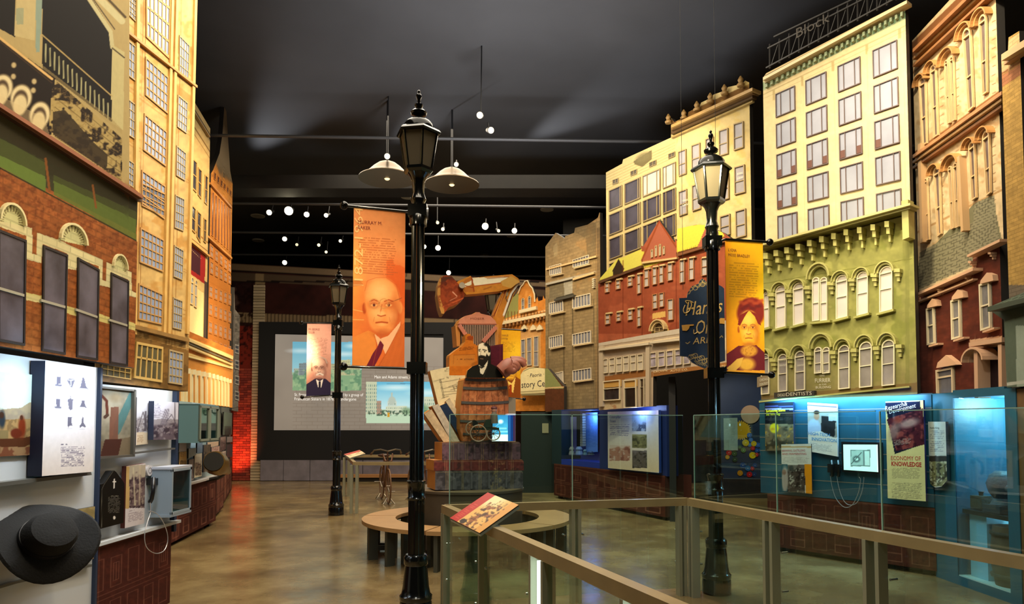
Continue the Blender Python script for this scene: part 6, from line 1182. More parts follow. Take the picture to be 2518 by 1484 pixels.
bk('giant_book', FB1, 1070, 1286, 1157, 1204, '4c4a50', 3, 'bottom giant book, dark grey, on the round plinth')
bk('giant_book', FB1, 1067, 1288, 1131, 1156.5, '5c2c2c', 5, 'thin dark red giant book between the grey and purple ones', gold='c8a878')
bk('giant_book', FB1.off(-.02), 1087, 1280, 1087, 1130.5, '5c4450', 8, 'top lying giant book, worn purple leather', thick=.38)
# leaning books
FL = SF(1110, 8.46)
for k, (q, c, lab, sd) in enumerate([((285, 465, 332, 430, 452, 630, 420, 665), 'b4a890', 'rear pale leaning book beside the barrel', 3), ((218, 515, 295, 483, 455, 715, 472, 893), '1c2c48', 'navy blue leaning book', 4), ((140, 515, 212, 490, 440, 893, 350, 897), 'a8a094', 'grey-cream leaning book left of the navy one', 5), ((58, 600, 135, 548, 352, 895, 262, 899), 'b09c80', 'front cream leaning book, lowest at the left', 6)]):
    Fk = FL.off(-.10+.035*k); P = [zs4(q[i], q[i+1]) for i in range(0, 8, 2)]
    top, bot = qch(*P)
    def f(p, c=c, sd=sd, P=P): p.fill(c).noise(.12, 5, sd); p.line([P[0], P[3]], 1.5, '5c4c34', .6); p.text(P[0][0], P[0][1]+20, P[2][0], P[2][1], 12, '5c5448', .25, 1.2)
    t = thing('leaning_book', lab+' of the sculpture' if k == 1 else lab, 'book', Fk.pt(Fk.hit(*P[3])[0], Fk.hit(*P[3])[1], -.1), 'books leaning against the barrel'); cutout('cover', Fk, top, bot, f, parent=t, thick=.03, step=1.5, edge='2c2418')
    pg = MB(); c4 = chain(Fk, P); Fk.poly(pg, [lerp(c4[i], c4.mean(0), .03) for i in (3, 2, 1, 0)], -.22, -.03); pg.build('pages', ORG, t)
# blueprint sheet
FS = SF(1105, 8.62); P = [(1057, 911), (1155, 890), (1150, 1010), (1082, 1012)]
def f(p):
    p.fill('cfc4a0').noise(.04, 7); ln = '4c4638'
    def L(*a): p.line([zs6(a[i], a[i+1]) for i in range(0, len(a), 2)], 1.1, ln, .8)
    L(330, 1240, 440, 1210); L(395, 1215, 430, 1400); L(405, 1215, 440, 1400); L(415, 1400, 480, 1380); L(400, 1250, 590, 1215); L(585, 1205, 590, 1240); L(420, 1310, 600, 1270); L(480, 1290, 600, 1250); L(500, 1320, 620, 1290); L(430, 1340, 560, 1330); L(560, 1250, 640, 1235); L(520, 1280, 540, 1330); L(550, 1280, 570, 1320); L(440, 1370, 560, 1350); L(540, 1420, 560, 1470); L(560, 1415, 600, 1405)
    for x, y in [(400, 1240), (415, 1300), (430, 1370), (535, 1300), (565, 1290), (590, 1225)]: a = zs6(x, y); p.ell(a[0], a[1], 2.2, 2.2, ln, .8, .5); p.ell(a[0], a[1], 1, 1, 'cfc4a0')
    a = zs6(440, 1120); p.text(a[0], a[1], a[0]+36, a[1]+8, 3, '6c6450', .8, -.18); a = zs6(535, 1095); p.text(a[0], a[1], a[0]+30, a[1]+2, 1, '6c6450', .8, -.18)
top, bot = qch(*P); t = thing('drawing_sheet', 'large tilted cream sheet with a machine drawing, left of the barrel', 'drawing', FS.pt(*FS.hit(1090, 1012), -.1)); cutout('sheet', FS, top, bot, f, parent=t, thick=.02, step=1.4, edge='b8a878')
pg = MB(); c4 = chain(FS, P); FS.poly(pg, [lerp(c4[i], c4.mean(0), .01) for i in (3, 2, 1, 0)], -.16, -.02); pg.build('backing_block', ORG, t); text('Fig. 1.', FS, (1098, 930), (1109, 927), 4.5, M('4c4638'), t, d=.002)
# barrel
FBa = SF(1190, 8.5); bt = thing('wooden_barrel', 'big wooden barrel with five iron hoops standing on the giant books', 'barrel', FBa.pt(*FBa.hit(1190, 1087), -.15))
def f(p):
    p.fill('b47048').noise(.14, 4, 3); k = (p.X-1191)/(56+np.clip((p.Y-925)/9, 0, 7))
    for i, (t, c) in enumerate([(-.95, '6c3c24'), (-.62, 'b06a3e'), (-.3, '9c5430'), (0.02, 'b8704a'), (.3, '8c4a2c'), (.55, 'a0603c'), (.78, '7c4a34')]):
        p.mix(((k > t) & (k < t+.31)).astype(float), c, .35); p.mix((np.abs(k-t) < .012).astype(float), '54301c', .7)
    p.mix(((np.floor(k*16)+np.floor(p.Y/7)) % 5 == 0).astype(float), '7c4428', .3); p.blot('c88c60', .62, 7, .4, 5); p.blot('5c3420', .6, 10, .4, 9)
cutout('staves', FBa, [zs4(480, 235), zs4(500, 212), zs4(930, 212), zs4(945, 235), zs4(962, 420), zs4(965, 640)], [zs4(440, 640)] and [zs4(480, 890), zs4(962, 890)], f, parent=bt, thick=.3, step=1.4, edge=ORG)
def f2(p): f(p)
cutout('staves', FBa.off(-.01), [zs4(440, 600), zs4(455, 440), zs4(478, 250), zs4(490, 235)], [zs4(440, 760), zs4(480, 892), zs4(490, 892)], f, parent=bt, thick=.28, step=1.4, edge=ORG)
HO = M('4c4a48', rough=.5, metal=.4, bump=.2)
for (xa, ya, xb, yb, h) in [(498, 212, 925, 212, 28), (475, 305, 945, 300, 30), (456, 460, 962, 455, 28), (442, 660, 780, 650, 26), (472, 800, 780, 790, 24), (560, 878, 780, 872, 18)]:
    n = 9; pts = []
    for k in range(n): s = k/(n-1); a = zs4(lerp(xa, xb, s), lerp(ya, yb, s)+12*sin(pi*s)+h/2); q = FBa.hit(*a); pts.append(FBa.pt(q[0], q[1], .005))
    mb = MB()
    for i in range(n-1): mb.beam(pts[i], pts[i+1], .02, h/4.364/FPX*8.5)
    mb.build('hoop', HO, bt)
# portrait cutouts
def man(p):
    p.fill('14140f'); m = p.Y < 893
    p.ell(1187.5, 863, 14, 20, 'e0d4b8', 1, .08); p.ell(1201, 866, 5, 9, 'd8ccb0', 1, .15); p.ell(1184, 848, 14, 6, 'e4d8be', 1, .2)
    p.poly([(1196, 844), (1205, 852), (1206, 866), (1201, 866), (1198, 852)], '1c1a14'); p.ell(1198, 846, 8, 5, '1c1a14', 1, .3); p.line([(1176, 860), (1181, 858.5)], 2.2, '1c1a14'); p.line([(1187, 859), (1196, 861)], 2.4, '1c1a14'); p.ell(1179, 862.5, 2, 1.3, '2c2418'); p.ell(1192, 864, 2.2, 1.4, '2c2418'); p.line([(1183, 862), (1181, 872), (1185, 873)], 1.2, '8c8068'); p.poly([(1174, 862), (1177, 874), (1175, 880), (1172, 870)], '6c604c', .5)
    p.ell(1187, 886, 14.5, 12, '1c1812', 1, .12); p.ell(1184, 877, 9, 4, '1c1812', 1, .2); p.line([(1181, 881), (1188, 882)], 1.4, '8c6c58'); p.poly([(1196, 868), (1202, 876), (1200, 892), (1192, 895)], '1c1812')
    p.poly([(1177, 896), (1187, 903), (1200, 886), (1198, 898), (1188, 920), (1181, 917), (1180, 905)], 'd4ccb4'); p.line([(1180, 901), (1184, 904), (1190, 900)], 3.5, '24221c'); p.line([(1199, 900), (1189, 926)], 1, '3c3a30')
FM = SF(1192, 8.4); mt = thing('portrait_cutout', 'black-suited bearded man cutout standing above the barrel', 'cutout', FM.pt(*FM.hit(1192, 928), -.02))
cutout('board', FM, [(1147, 922), (1150, 910), (1162, 900), (1176, 895), (1174, 882), (1171.5, 872), (1174, 856), (1178, 846), (1188, 841.5), (1198, 843), (1205, 850), (1207, 862), (1206, 872), (1202, 878), (1200, 890), (1215, 898), (1230, 905), (1236, 915)], [(1147, 928), (1236, 928)], man, parent=mt, thick=.05, step=1.1, edge=ORG)
def f(p): p.fill('4a1424').noise(.12, 5); p.line([(1200, 852), (1236, 848)], 1.2, '8c5c3c', .4); p.line([(1230, 850), (1230, 905)], 1.2, '8c5c3c', .4)
tb = thing('upright_book', 'maroon upright book block behind the bearded man cutout', 'book', FM.pt(*FM.hit(1218, 926), -.2)); cutout('cover', FM.off(-.1), [(1198, 851), (1237, 845)], [(1198, 927), (1237, 926)], f, parent=tb, thick=.2, step=1.5, edge='7c3038')
# jug
FJ = SF(1150, 8.7)
def f(p):
    p.fill('b8681c').noise(.08, 7); p.vgrad(1100, 840, 1180, 900, 'd07c24', 0, .5)
    p.poly([zs6(500, 985), zs6(735, 975), zs6(735, 1090), zs6(490, 1090)], 'b87c38', .6); p.line([zs6(530, 985), zs6(735, 978)], 1.4, '7c4014', .7); p.line([zs6(530, 985), zs6(528, 1070)], 1.2, '7c4014', .6); a = zs6(582, 918); b = zs6(728, 950); p.text(a[0], a[1], b[0], b[1], 3, '4c2410', .85, -.12, .15); a = zs6(565, 1022); p.text(a[0], a[1], zs6(620, 0)[0], a[1]+4, 1, '4c2410', .85); p.ell(1157, 830, 9, 5, '8c3c14'); p.line([(1146, 834), (1162, 836)], 1.5, '7c3410')
jt = thing('stoneware_jug', 'big orange stoneware jug print left of the bearded man', 'jug', FJ.pt(*FJ.hit(1140, 910), -.1))
cutout('board', FJ, [zs6(487, 1010), zs6(492, 985), zs6(560, 930), zs6(610, 900), zs6(640, 860), zs6(642, 835), zs6(625, 815), zs6(632, 798), zs6(655, 796), zs6(656, 782), zs6(690, 782), zs6(692, 797), zs6(718, 806), zs6(714, 870), zs6(740, 885), zs6(790, 920)], [zs6(487, 1180), zs6(790, 1180)], f, parent=jt, thick=.16, step=1.4, edge=ORG)
DT = M('3c1c0c')
for s, q in [('IS THE PRO', (632, 1033, 724, 1030))]: text(s, FJ, zs6(q[0], q[1]), zs6(q[2], q[3]), 3.2, DT, jt, d=.003)
# radiator
FR_ = SF(1170, 8.95); rt = thing('radiator_shell', 'copper-pink radiator shell with vertical fins above the jug', 'radiator', FR_.pt(*FR_.hit(1170, 905), -.1))
def f(p): p.fill('b07058').noise(.08, 6); p.vgrad(1125, 765, 1225, 795, 'c88c70', 0, .5); p.line([zs6(575, 690), zs6(940, 692)], 2.5, '7c4434')
cutout('shell', FR_, [zs6(568, 690), zs6(592, 645), zs6(640, 610), zs6(733, 587), zs6(742, 574), zs6(778, 574), zs6(790, 587), zs6(880, 608), zs6(928, 655), zs6(944, 692)], [zs6(568, 694), zs6(944, 697)], f, parent=rt, thick=.2, step=1.4, edge=ORG, coat=.3)
text('MOSER', FR_, zs6(690, 645), zs6(825, 645), 5, M('7c4434', rough=.4), rt, d=.004)
for q in [(545, 700, 592, 700, 592, 900, 560, 900), (925, 700, 960, 690, 958, 900, 930, 900)]: strip(FR_, rt, zq(zs6, q[6], q[7], q[4], q[5], q[2], q[3], q[0], q[1]), -.2, 0, ORG, 'side_frame')
strip(FR_, rt, zq(zs6, 570, 900, 940, 900, 940, 694, 570, 694), -.2, -.06, M('4c3428', rough=.6), 'core')
for k in range(20): x = 604+k*16.6; strip(FR_, rt, zq(zs6, x, 900, x+8, 900, x+8, 695, x, 695), -.06, 0, M('b89c88', rough=.35, metal=.5), 'fin')
for a, b in [((575, 700), (640, 800)), ((930, 720), (805, 860))]: p0 = FR_.hit(*zs6(*a)); p1 = FR_.hit(*zs6(*b)); MB().beam(FR_.pt(*p0, .03), FR_.pt(*p1, .03), .03, .05).build('brace', M('b06c58', rough=.4), rt)

# excavator arm
FX = SF(1180, 9.1, 12); xt = thing('excavator_arm', 'yellow excavator arm with a rusty bucket reaching left over the sculpture', 'excavator arm', FX.pt(*FX.hit(1215, 905), -.1))
def f(p):
    p.fill('8c3c1c').noise(.14, 9, 2); p.poly([zs6(372, 400), zs6(380, 290), zs6(400, 238), zs6(425, 226), zs6(400, 330), zs6(400, 440), zs6(440, 560), zs6(436, 590), zs6(412, 590), zs6(388, 520)], 'b88440'); p.poly([zs6(410, 240), zs6(520, 228), zs6(545, 270), zs6(470, 260), zs6(405, 320)], '4c2a1c', .9)
    p.line([zs6(430, 520), zs6(620, 440)], 3, 'b8562c'); p.line([zs6(520, 380), zs6(560, 420)], 2.5, 'd89c7c'); p.line([zs6(480, 470), zs6(560, 430)], 1.2, 'd8a488', .8); p.ell(*zs6(450, 300), 4, 5, '5c2414'); p.blot('6c2814', .55, 8, .6, 5)
cutout('bucket', FX.off(.02), [zs6(370, 400), zs6(380, 300), zs6(400, 240), zs6(450, 220), zs6(510, 230), zs6(560, 285), zs6(610, 340), zs6(636, 400)], [zs6(370, 400), zs6(390, 520), zs6(412, 588), zs6(436, 588), zs6(480, 530), zs6(560, 498), zs6(625, 440), zs6(636, 400)], f, parent=xt, thick=.3, step=1.4, edge='a87838', coat=.2)
def f(p):
    p.fill('b87828').noise(.08, 7); p.poly([zs6(700, 245), zs6(1000, 235), zs6(1090, 240), zs6(980, 290), zs6(730, 320)], 'e0d8b8'); p.line([zs6(730, 325), zs6(1000, 290), zs6(1080, 245)], 2.5, 'a04c1c'); p.poly([zs6(980, 280), zs6(1080, 225), zs6(1166, 280), zs6(1080, 345), zs6(1000, 320)], 'c09448')
    p.poly([zs6(590, 300), zs6(690, 235), zs6(715, 260), zs6(720, 380), zs6(640, 380)], 'a86424'); p.poly([zs6(620, 310), zs6(700, 270), zs6(700, 310), zs6(640, 335)], 'd8d0b0'); p.line([zs6(700, 230), zs6(725, 375)], 3, '8c3c14'); p.line([zs6(600, 310), zs6(720, 340)], 2.2, '8c3c14'); p.ell(*zs6(600, 330), 7, 7, '4c4038', 1, .3); p.ell(*zs6(600, 330), 3, 3, '9c9080'); p.line([zs6(820, 355), zs6(890, 330)], 3, '8c5420', .7); p.line([zs6(840, 240), zs6(1080, 225)], 3, 'b87838'); p.line([zs6(850, 252), zs6(1060, 236)], 1.2, '7c3c14')
cutout('stick', FX, [zs6(552, 290), zs6(575, 275), zs6(690, 225), zs6(712, 245), zs6(850, 230), zs6(1090, 210), zs6(1150, 250), zs6(1166, 285)], [zs6(552, 290), zs6(600, 350), zs6(650, 405), zs6(770, 395), zs6(970, 372), zs6(1080, 345), zs6(1130, 305), zs6(1166, 285)], f, parent=xt, thick=.18, step=1.3, edge=ORG)
def f(p):
    p.fill('b07024').noise(.08, 7); p.line([zs6(1150, 300), zs6(1080, 400), zs6(1010, 600)], 5, 'd8d0c0'); p.line([zs6(1165, 300), zs6(1095, 400), zs6(1020, 620)], 2, '3c2c24'); p.line([zs6(1030, 360), zs6(960, 520), zs6(915, 610)], 4, '6c2c18'); p.line([zs6(1060, 350), zs6(1030, 440), zs6(1045, 470)], 2.5, '4c3828'); p.ell(*zs6(1042, 400), 3, 5, '8c8068'); p.line([zs6(1010, 400), zs6(930, 600)], 1.5, 'd89c48')
cutout('boom', FX.off(-.03), [zs6(905, 600), zs6(960, 450), zs6(1000, 380), zs6(1040, 335), zs6(1165, 290)], [zs6(905, 600), zs6(915, 680), zs6(920, 1100), zs6(975, 1100), zs6(990, 705), zs6(1020, 620), zs6(1060, 520), zs6(1110, 400), zs6(1165, 290)], f, parent=xt, thick=.16, step=1.3, edge=ORG)
MB().tube([FX.pt(*FX.hit(*zs6(600, 330)), .02), FX.pt(*FX.hit(*zs6(600, 330)), .1)], .04, 14).build('pin', M('8c8478', metal=.7, rough=.3), xt)
# hand cutout at the right
FH = SF(1260, 8.42, 8); ht = thing('hand_model', 'brown hand with pinched fingers reaching right from the maroon book', 'hand', FH.pt(*FH.hit(1245, 925), 0)); SK = M('8a5040', rough=.5, var=.12, vs=20)
H_ = lambda x, y, d=0.: FH.pt(*FH.hit(*zs6(x, y)), d)
mb = MB(); mb.tube([H_(985, 1150), H_(1010, 1130), H_(1045, 1095), H_(1080, 1065), H_(1100, 1050)], [.095, .1, .1, .085, .06], 14)
mb.build('palm', SK, ht, smooth=True)
for pts, r, d in [([(1080, 1035), (1130, 1030), (1180, 1035), (1215, 1062)], .05, 0), ([(1085, 1060), (1130, 1052), (1180, 1062), (1205, 1098)], .047, .05), ([(1080, 1075), (1115, 1080), (1135, 1105), (1120, 1130)], .046, .09), ([(1070, 1095), (1100, 1105), (1110, 1130), (1095, 1150)], .042, .1)]:
    MB().tube([H_(x, y, d) for x, y in smoothp(pts, 3)], [r*(1-.03*k) for k in range(10)], 10).build('finger', SK, ht, smooth=True)
MB().tube([H_(x, y, .12) for x, y in smoothp([(1040, 1110), (1060, 1135), (1085, 1145), (1108, 1130)], 3)], [.055, .055, .052, .05, .048, .046, .044, .04, .036, .03], 10).build('thumb', SK, ht, smooth=True)
# buggy, light block, grey column
FW_ = SF(1178, 8.22, 8); wt = thing('buggy_model', 'small black motor buggy with big spoked wheels in front of the barrel', 'model', FW_.pt(*FW_.hit(1175, 1084), 0)); W_ = lambda x, y, d=0.: FW_.pt(*FW_.hit(*zs4(x, y)), d)
def wheel(x, y, rp, d, n=12):
    c = FW_.hit(*zs4(x, y)); r = rp/4.364/FPX*8.22; pts = [FW_.pt(c[0]+r*cos(a), c[1]+r*sin(a), d) for a in np.linspace(0, 2*pi, 29)[:-1]]
    w = MB().tube(pts, .008, 6, closed=True).build('wheel', M('8c7464', rough=.4), wt, smooth=True); mb = MB()
    for k in range(n): a = 2*pi*k/n; mb.tube([FW_.pt(*c, d), FW_.pt(c[0]+r*cos(a), c[1]+r*sin(a), d)], .0025, 4)
    mb.ball(FW_.pt(*c, d), .014, 8); tag(mb.build('spokes', M('4c3c34', rough=.4), w if False else wt), kind='stuff')
wheel(636, 805, 86, .04); wheel(585, 755, 72, -.12, 10); wheel(800, 810, 70, .0, 10)
BK_ = M('101412', rough=.3); mb = MB(); a = chain(FW_, zq(zs4, 575, 725, 630, 725, 632, 690, 600, 662, 578, 665)); FW_.poly(mb, a, -.1, .02); mb.build('seat', BK_, wt)
mb = MB(); a = chain(FW_, zq(zs4, 560, 770, 860, 770, 860, 745, 560, 745)); FW_.poly(mb, a, -.1, .01); a = chain(FW_, zq(zs4, 695, 745, 790, 745, 790, 645, 760, 660, 715, 665)); FW_.poly(mb, a, -.1, .015); mb.build('body', M('1c2820', rough=.35), wt)
mb = MB(); mb.ball(W_(808, 555), .034, 12, (1, 1, 1.2)); mb.build('rider_head', M('9c7464', rough=.5), wt, smooth=True); MB().lathe([(.036, 0), (.04, .008), (.033, .024), (.01, .034)], W_(808, 545), 12).build('rider_cap', M('4c1c20', rough=.6), wt, smooth=True)
MB().tube([W_(806, 575), W_(808, 610), W_(812, 700)], [.025, .042, .045], 10).build('rider_coat', M('5c544c', rough=.7), wt, smooth=True)
FG = SF(1230, 8.3, 8); lt = thing('light_block', 'glowing blue and white glass block right of the buggy', 'display', FG.pt(*FG.hit(1230, 1085), -.1))
def f(p): p.fill('48a8d8').noise(.05, 5); p.vgrad(1205, 1018, 1260, 1050, '2c74b8', .8, 0); p.rect(1205, 1068, 1262, 1090, 'eaffff'); p.ell(1231, 1036, 6, 5, 'e8f8ff', 1, .4); p.line([(1228, 1040), (1214, 1052)], 1.4, 'a8dcf0', .8); p.text(1211, 1051, 1248, 1066, 2, 'a8e0f0', .7)
cutout('face', FG, [(1210, 1020), (1249, 1020)], [(1210, 1084), (1249, 1084)], f, parent=lt, thick=.01, step=1.3, emit=1.1, edge='c8f0ff')
a = chain(FG, [(1210, 1084), (1249, 1084), (1249, 1020), (1210, 1020)]); mb = MB(); FG.box(mb, a[0, 0], a[1, 0], a[0, 1], a[2, 1], -.2, -.012); mb.build('case', M('183c8c', rough=.3), lt)
a = chain(FG, [(1250, 1084), (1268, 1084), (1268, 1020), (1250, 1020)])
for k in range(3): u = lerp(a[0, 0], a[1, 0], k/3); mb = MB(); FG.box(mb, u+.003, u+.03, a[0, 1], a[2, 1], -.18, -.02); mb.build('blue_pane', M(['2c6cc0', '1c48a0', '5c3c70'][k], rough=.2, emit=[.5, .3, .1][k]), lt)
mb = MB(); FG.box(mb, a[0, 0]-.01, a[1, 0], a[2, 1], a[2, 1]+.015, -.2, 0); mb.build('lamp_strip', M('d8d8ff', emit=1.2), lt)
ct_ = thing('support_column', 'grey support column behind the barrel, carrying the sculpture pieces', 'column', FG.off(-.45).pt(FG.off(-.45).hit(1245, 1000)[0], .81)); mb = MB(); FC = FG.off(-.45); a = FC.hit(1222, 1000); b = FC.hit(1268, 978); FC.box(mb, a[0], b[0], .815, b[1], -.08, 0); mb.build('post', M('8c8474', rough=.5), ct_)
# ---- ring bench
def arc_pts(r, a0, a1, n, z): return [(CX+r*cos(radians(a0+(a1-a0)*k/n)), CYD+r*sin(radians(a0+(a1-a0)*k/n)), z) for k in range(n+1)]
def ring_seg(a0, a1, lab):
    m = radians((a0+a1)/2); t = thing('curved_bench', lab, 'bench', (CX+1.1*cos(m), CYD+1.1*sin(m), 0), 'curved wooden benches around the plinth'); n = 16; mb = MB()
    for k in range(n):
        i = arc_pts(.9, a0, a1, n, .405); o = arc_pts(1.31, a0, a1, n, .405); mb.hexa([i[k], o[k], o[k+1], i[k+1]]+[(p[0], p[1], .45) for p in (i[k], o[k], o[k+1], i[k+1])])
    mb.build('seat', M('b08858', rough=.45, var=.1, vs=4), t)
    mb = MB()
    for k in range(n):
        i = arc_pts(1.0, a0+3, a1-3, n, .36); o = arc_pts(1.04, a0+3, a1-3, n, .36); mb.hexa([i[k], o[k], o[k+1], i[k+1]]+[(p[0], p[1], .405) for p in (i[k], o[k], o[k+1], i[k+1])])
    mb.build('seat_rail', M('4c4a3c', rough=.5), t); LG_ = M('4c4c40', rough=.5, metal=.2)
    for k in range(4):
        a = radians(lerp(a0+4, a1-4, k/3)); 
        for r in (.97, 1.2): MB().box((CX+r*cos(a), CYD+r*sin(a), .2025), (.11, .045, .405), a).build('leg', LG_, t)
    mb = MB(); a = radians(a0+4); b = radians(a0+27); mb.beam((CX+.97*cos(a), CYD+.97*sin(a), .06), (CX+1.2*cos(a), CYD+1.2*sin(a), .06), .03, .06); mb.build('foot_bar', LG_, t); mb = MB(); a = radians(a1-4); mb.beam((CX+.97*cos(a), CYD+.97*sin(a), .06), (CX+1.2*cos(a), CYD+1.2*sin(a), .06), .03, .06); mb.build('foot_bar', LG_, t)
    return t
for a0, a1, lab in [(178, 252.5, 'curved wooden bench front left of the plinth, behind the lamp post'), (253.5, 322, 'curved wooden bench in front of the plinth, behind the railing corner'), (323, 395, 'curved wooden bench right of the plinth, seen through glass'), (36, 106, 'curved wooden bench behind the plinth at the right'), (107, 177, 'curved wooden bench behind the plinth at the left')]: ring_seg(a0, a1, lab)
# ================================================================== street lamps and banners
BL = M('0a0c0c', rough=.18, coat=.5); GLS = M('5c5444', rough=.5, spec=.2)
def make_lamp(loc, label):
    t = thing('street_lamp', label, 'street lamp', loc, 'black street lamps with hexagonal lanterns'); c = loc; B0 = np.array(c, float)
    MB().lathe([(.135, 0), (.135, .12), (.13, .14), (.137, .15), (.137, .18), (.12, .2), (.112, .25), (.098, .38), (.092, .43), (.1, .44), (.1, .5), (.085, .52)], c, 32).build('base', BL, t, smooth=True)
    MB().lathe([(.068, .52), (.068, .98)], c, 32, flute=.1).build('lower_shaft', BL, t)
    MB().lathe([(.075, .97), (.08, .985), (.07, 1.0), (.072, 1.1), (.08, 1.11), (.08, 1.13), (.06, 1.14)], c, 28).build('collar', BL, t, smooth=True)
    MB().lathe([(.06, 1.13), (.056, 3.36)], c, 32, flute=.12).build('shaft', BL, t)
    MB().lathe([(.075, 3.3), (.075, 3.38), (.06, 3.4), (.062, 3.46), (.055, 3.5), (.068, 3.53), (.05, 3.58), (.055, 3.68), (.07, 3.72), (.1, 3.76), (.11, 3.78)], c, 24).build('neck', BL, t, smooth=True)
    n = 6; rb, rt_, zb, zt_ = .115, .165, 3.79, 4.1; R0 = pi/6+.35
    MB().lathe([(.11, 3.75), (.13, 3.77), (.13, 3.795)], c, 6, rot=R0).build('lantern_base', BL, t)
    MB().lathe([(.19, 4.085), (.2, 4.1), (.185, 4.12), (.13, 4.15)], c, 6, rot=R0).build('eaves', BL, t)
    MB().lathe([(.135, 4.14), (.13, 4.17), (.11, 4.2), (.075, 4.225), (.03, 4.24), (.03, 4.255), (.065, 4.27), (.07, 4.29), (.05, 4.31), (.02, 4.325), (.035, 4.345), (.035, 4.36), (.012, 4.375), (.014, 4.4), (.026, 4.43), (.02, 4.45), (.008, 4.46), (.014, 4.475), (.004, 4.49)], c, 24).build('finial', M('1c1c1c', rough=.15, metal=.8), t, smooth=True)
    for k in range(n):
        a0 = R0+2*pi*k/n; a1 = R0+2*pi*(k+1)/n; P = lambda a, r, z: B0+np.array([r*cos(a), r*sin(a), z])
        MB().tube([P(a0, rb, zb), P(a0, rt_, zt_)], .012, 6).build('glazing_bar', BL, t)
        q = [P(a0, rb-.005, zb), P(a1, rb-.005, zb), P(a1, rt_-.005, zt_), P(a0, rt_-.005, zt_)]; nrm = np.cross(q[1]-q[0], q[3]-q[0]); nrm /= np.linalg.norm(nrm); MB().ext(q, nrm*.004).build('pane', GLS, t)
    return t
L1 = (plan(1025, 5.85)[0], 5.85, 0); L2 = (plan(1757, 6.67)[0], 6.67, 0); L3 = (plan(829, 12.4)[0], 12.4, 0); L4 = (plan(1213, 13.2)[0], 13.2, 0)
lamp = make_lamp(L1, 'large black street lamp in front, carrying the orange banner')
for L, lab in [(L2, 'black street lamp inside the glass railing, carrying the golden banner'), (L3, 'small black street lamp farther back at the left, in front of the screen'), (L4, 'distant street lamp mostly hidden behind the excavator arm')]:
    o = copy_tree(lamp); o.location = L; o['label'] = lab; BASE[o.name] = np.array(L)
def banner(F, q, paint, label, lampxy, zt_, zb_, dirn, texts, tmat, col_ball='0c0c0c', emit=0):
    t = thing('banner', label, 'banner', F.pt(*F.hit((q[0][0]+q[1][0])/2, q[2][1])), 'portrait banners on the street lamps'); 
    fb = panel('cloth', F, q, paint, parent=t, thick=.006, step=1.05, rough=.7, edge='5c3014', emit=emit)
    lx = np.array([lampxy[0], lampxy[1]]); 
    for (a, b) in [(q[0], q[1]), (q[3], q[2])]:
        A, B_ = F.pt(*F.hit(*a)), F.pt(*F.hit(*b)); far, near = (A, B_) if dirn < 0 else (B_, A); z = near[2]
        d = (far-near)/np.linalg.norm(far-near); end = far+d*.07; st_p = np.array([lx[0], lx[1], near[2]-(0)]); st_p = st_p+d*.05
        MB().tube([st_p, near, far, end], .012, 10).build('rod', BL, t, smooth=True); MB().ball(end, .035, 14).build('ball', M(col_ball, rough=.12, metal=.5), t, smooth=True)
        mb = MB(); mb.box((lx[0], lx[1], near[2]), (.16, .13, .1)); mb.build('clamp', BL, t)
    for s, p0, p1, h in texts: text(s, F, p0, p1, h, tmat, t, d=.003)
    return t
def face(p, cx, cy, w, h, skin, lite, dark, hair, hairc, glasses=None, must=False, tilt=0):
    """a flat printed likeness: skull, jaw, ears, brow, eyes, nose and mouth"""
    X = lambda u: cx+u*w; Y = lambda v: cy+v*h
    p.ell(X(-1.02), Y(.08), .12*w, .2*h, dark, .8, .2); p.ell(X(1.02), Y(.06), .13*w, .22*h, skin, 1, .2)
    p.ell(cx, Y(-.18), w, .84*h, skin, 1, .08); p.ell(X(.02), Y(.32), .84*w, .7*h, skin, 1, .08); p.ell(X(-.15), Y(-.5), .6*w, .38*h, lite, .9, .6); p.ell(X(-.3), Y(.25), .3*w, .22*h, lite, .7, .7); p.ell(X(.75), Y(.3), .26*w, .6*h, dark, .4, .6); p.ell(X(0), Y(.98), .5*w, .14*h, dark, .5, .6); p.ell(X(.5), Y(.35), .25*w, .18*h, lite, .4, .7)
    for s in (-1, 1):
        ex = X(.42*s-.05); p.ell(ex, Y(-.06), .3*w, .13*h, dark, .45, .6); p.line([(ex-.24*w, Y(-.17)), (ex, Y(-.23)), (ex+.24*w, Y(-.17))], max(1.2, .06*w), dark, .8); p.ell(ex, Y(-.04), .17*w, .055*h, lite, .9, .3); p.ell(ex, Y(-.04), .075*w, .055*h, hairc, 1, .3); p.line([(ex-.18*w, Y(-.075)), (ex+.18*w, Y(-.075))], 1.1, dark, .9)
    p.line([(X(-.02), Y(-.05)), (X(-.12), Y(.28))], .05*w+.6, dark, .45); p.ell(X(-.03), Y(.27), .2*w, .08*h, lite, .7, .5); p.line([(X(-.26), Y(.33)), (X(-.08), Y(.37)), (X(.18), Y(.33))], .06*w+.4, dark, .75)
    p.line([(X(-.36), Y(.6)), (X(-.05), Y(.575)), (X(.3), Y(.6))], .07*w+.5, dark, .85); p.ell(X(-.02), Y(.67), .26*w, .05*h, lite, .5, .5); p.line([(X(-.45), Y(.4)), (X(-.5), Y(.56))], 1, dark, .4); p.line([(X(.4), Y(.4)), (X(.45), Y(.56))], 1, dark, .4)
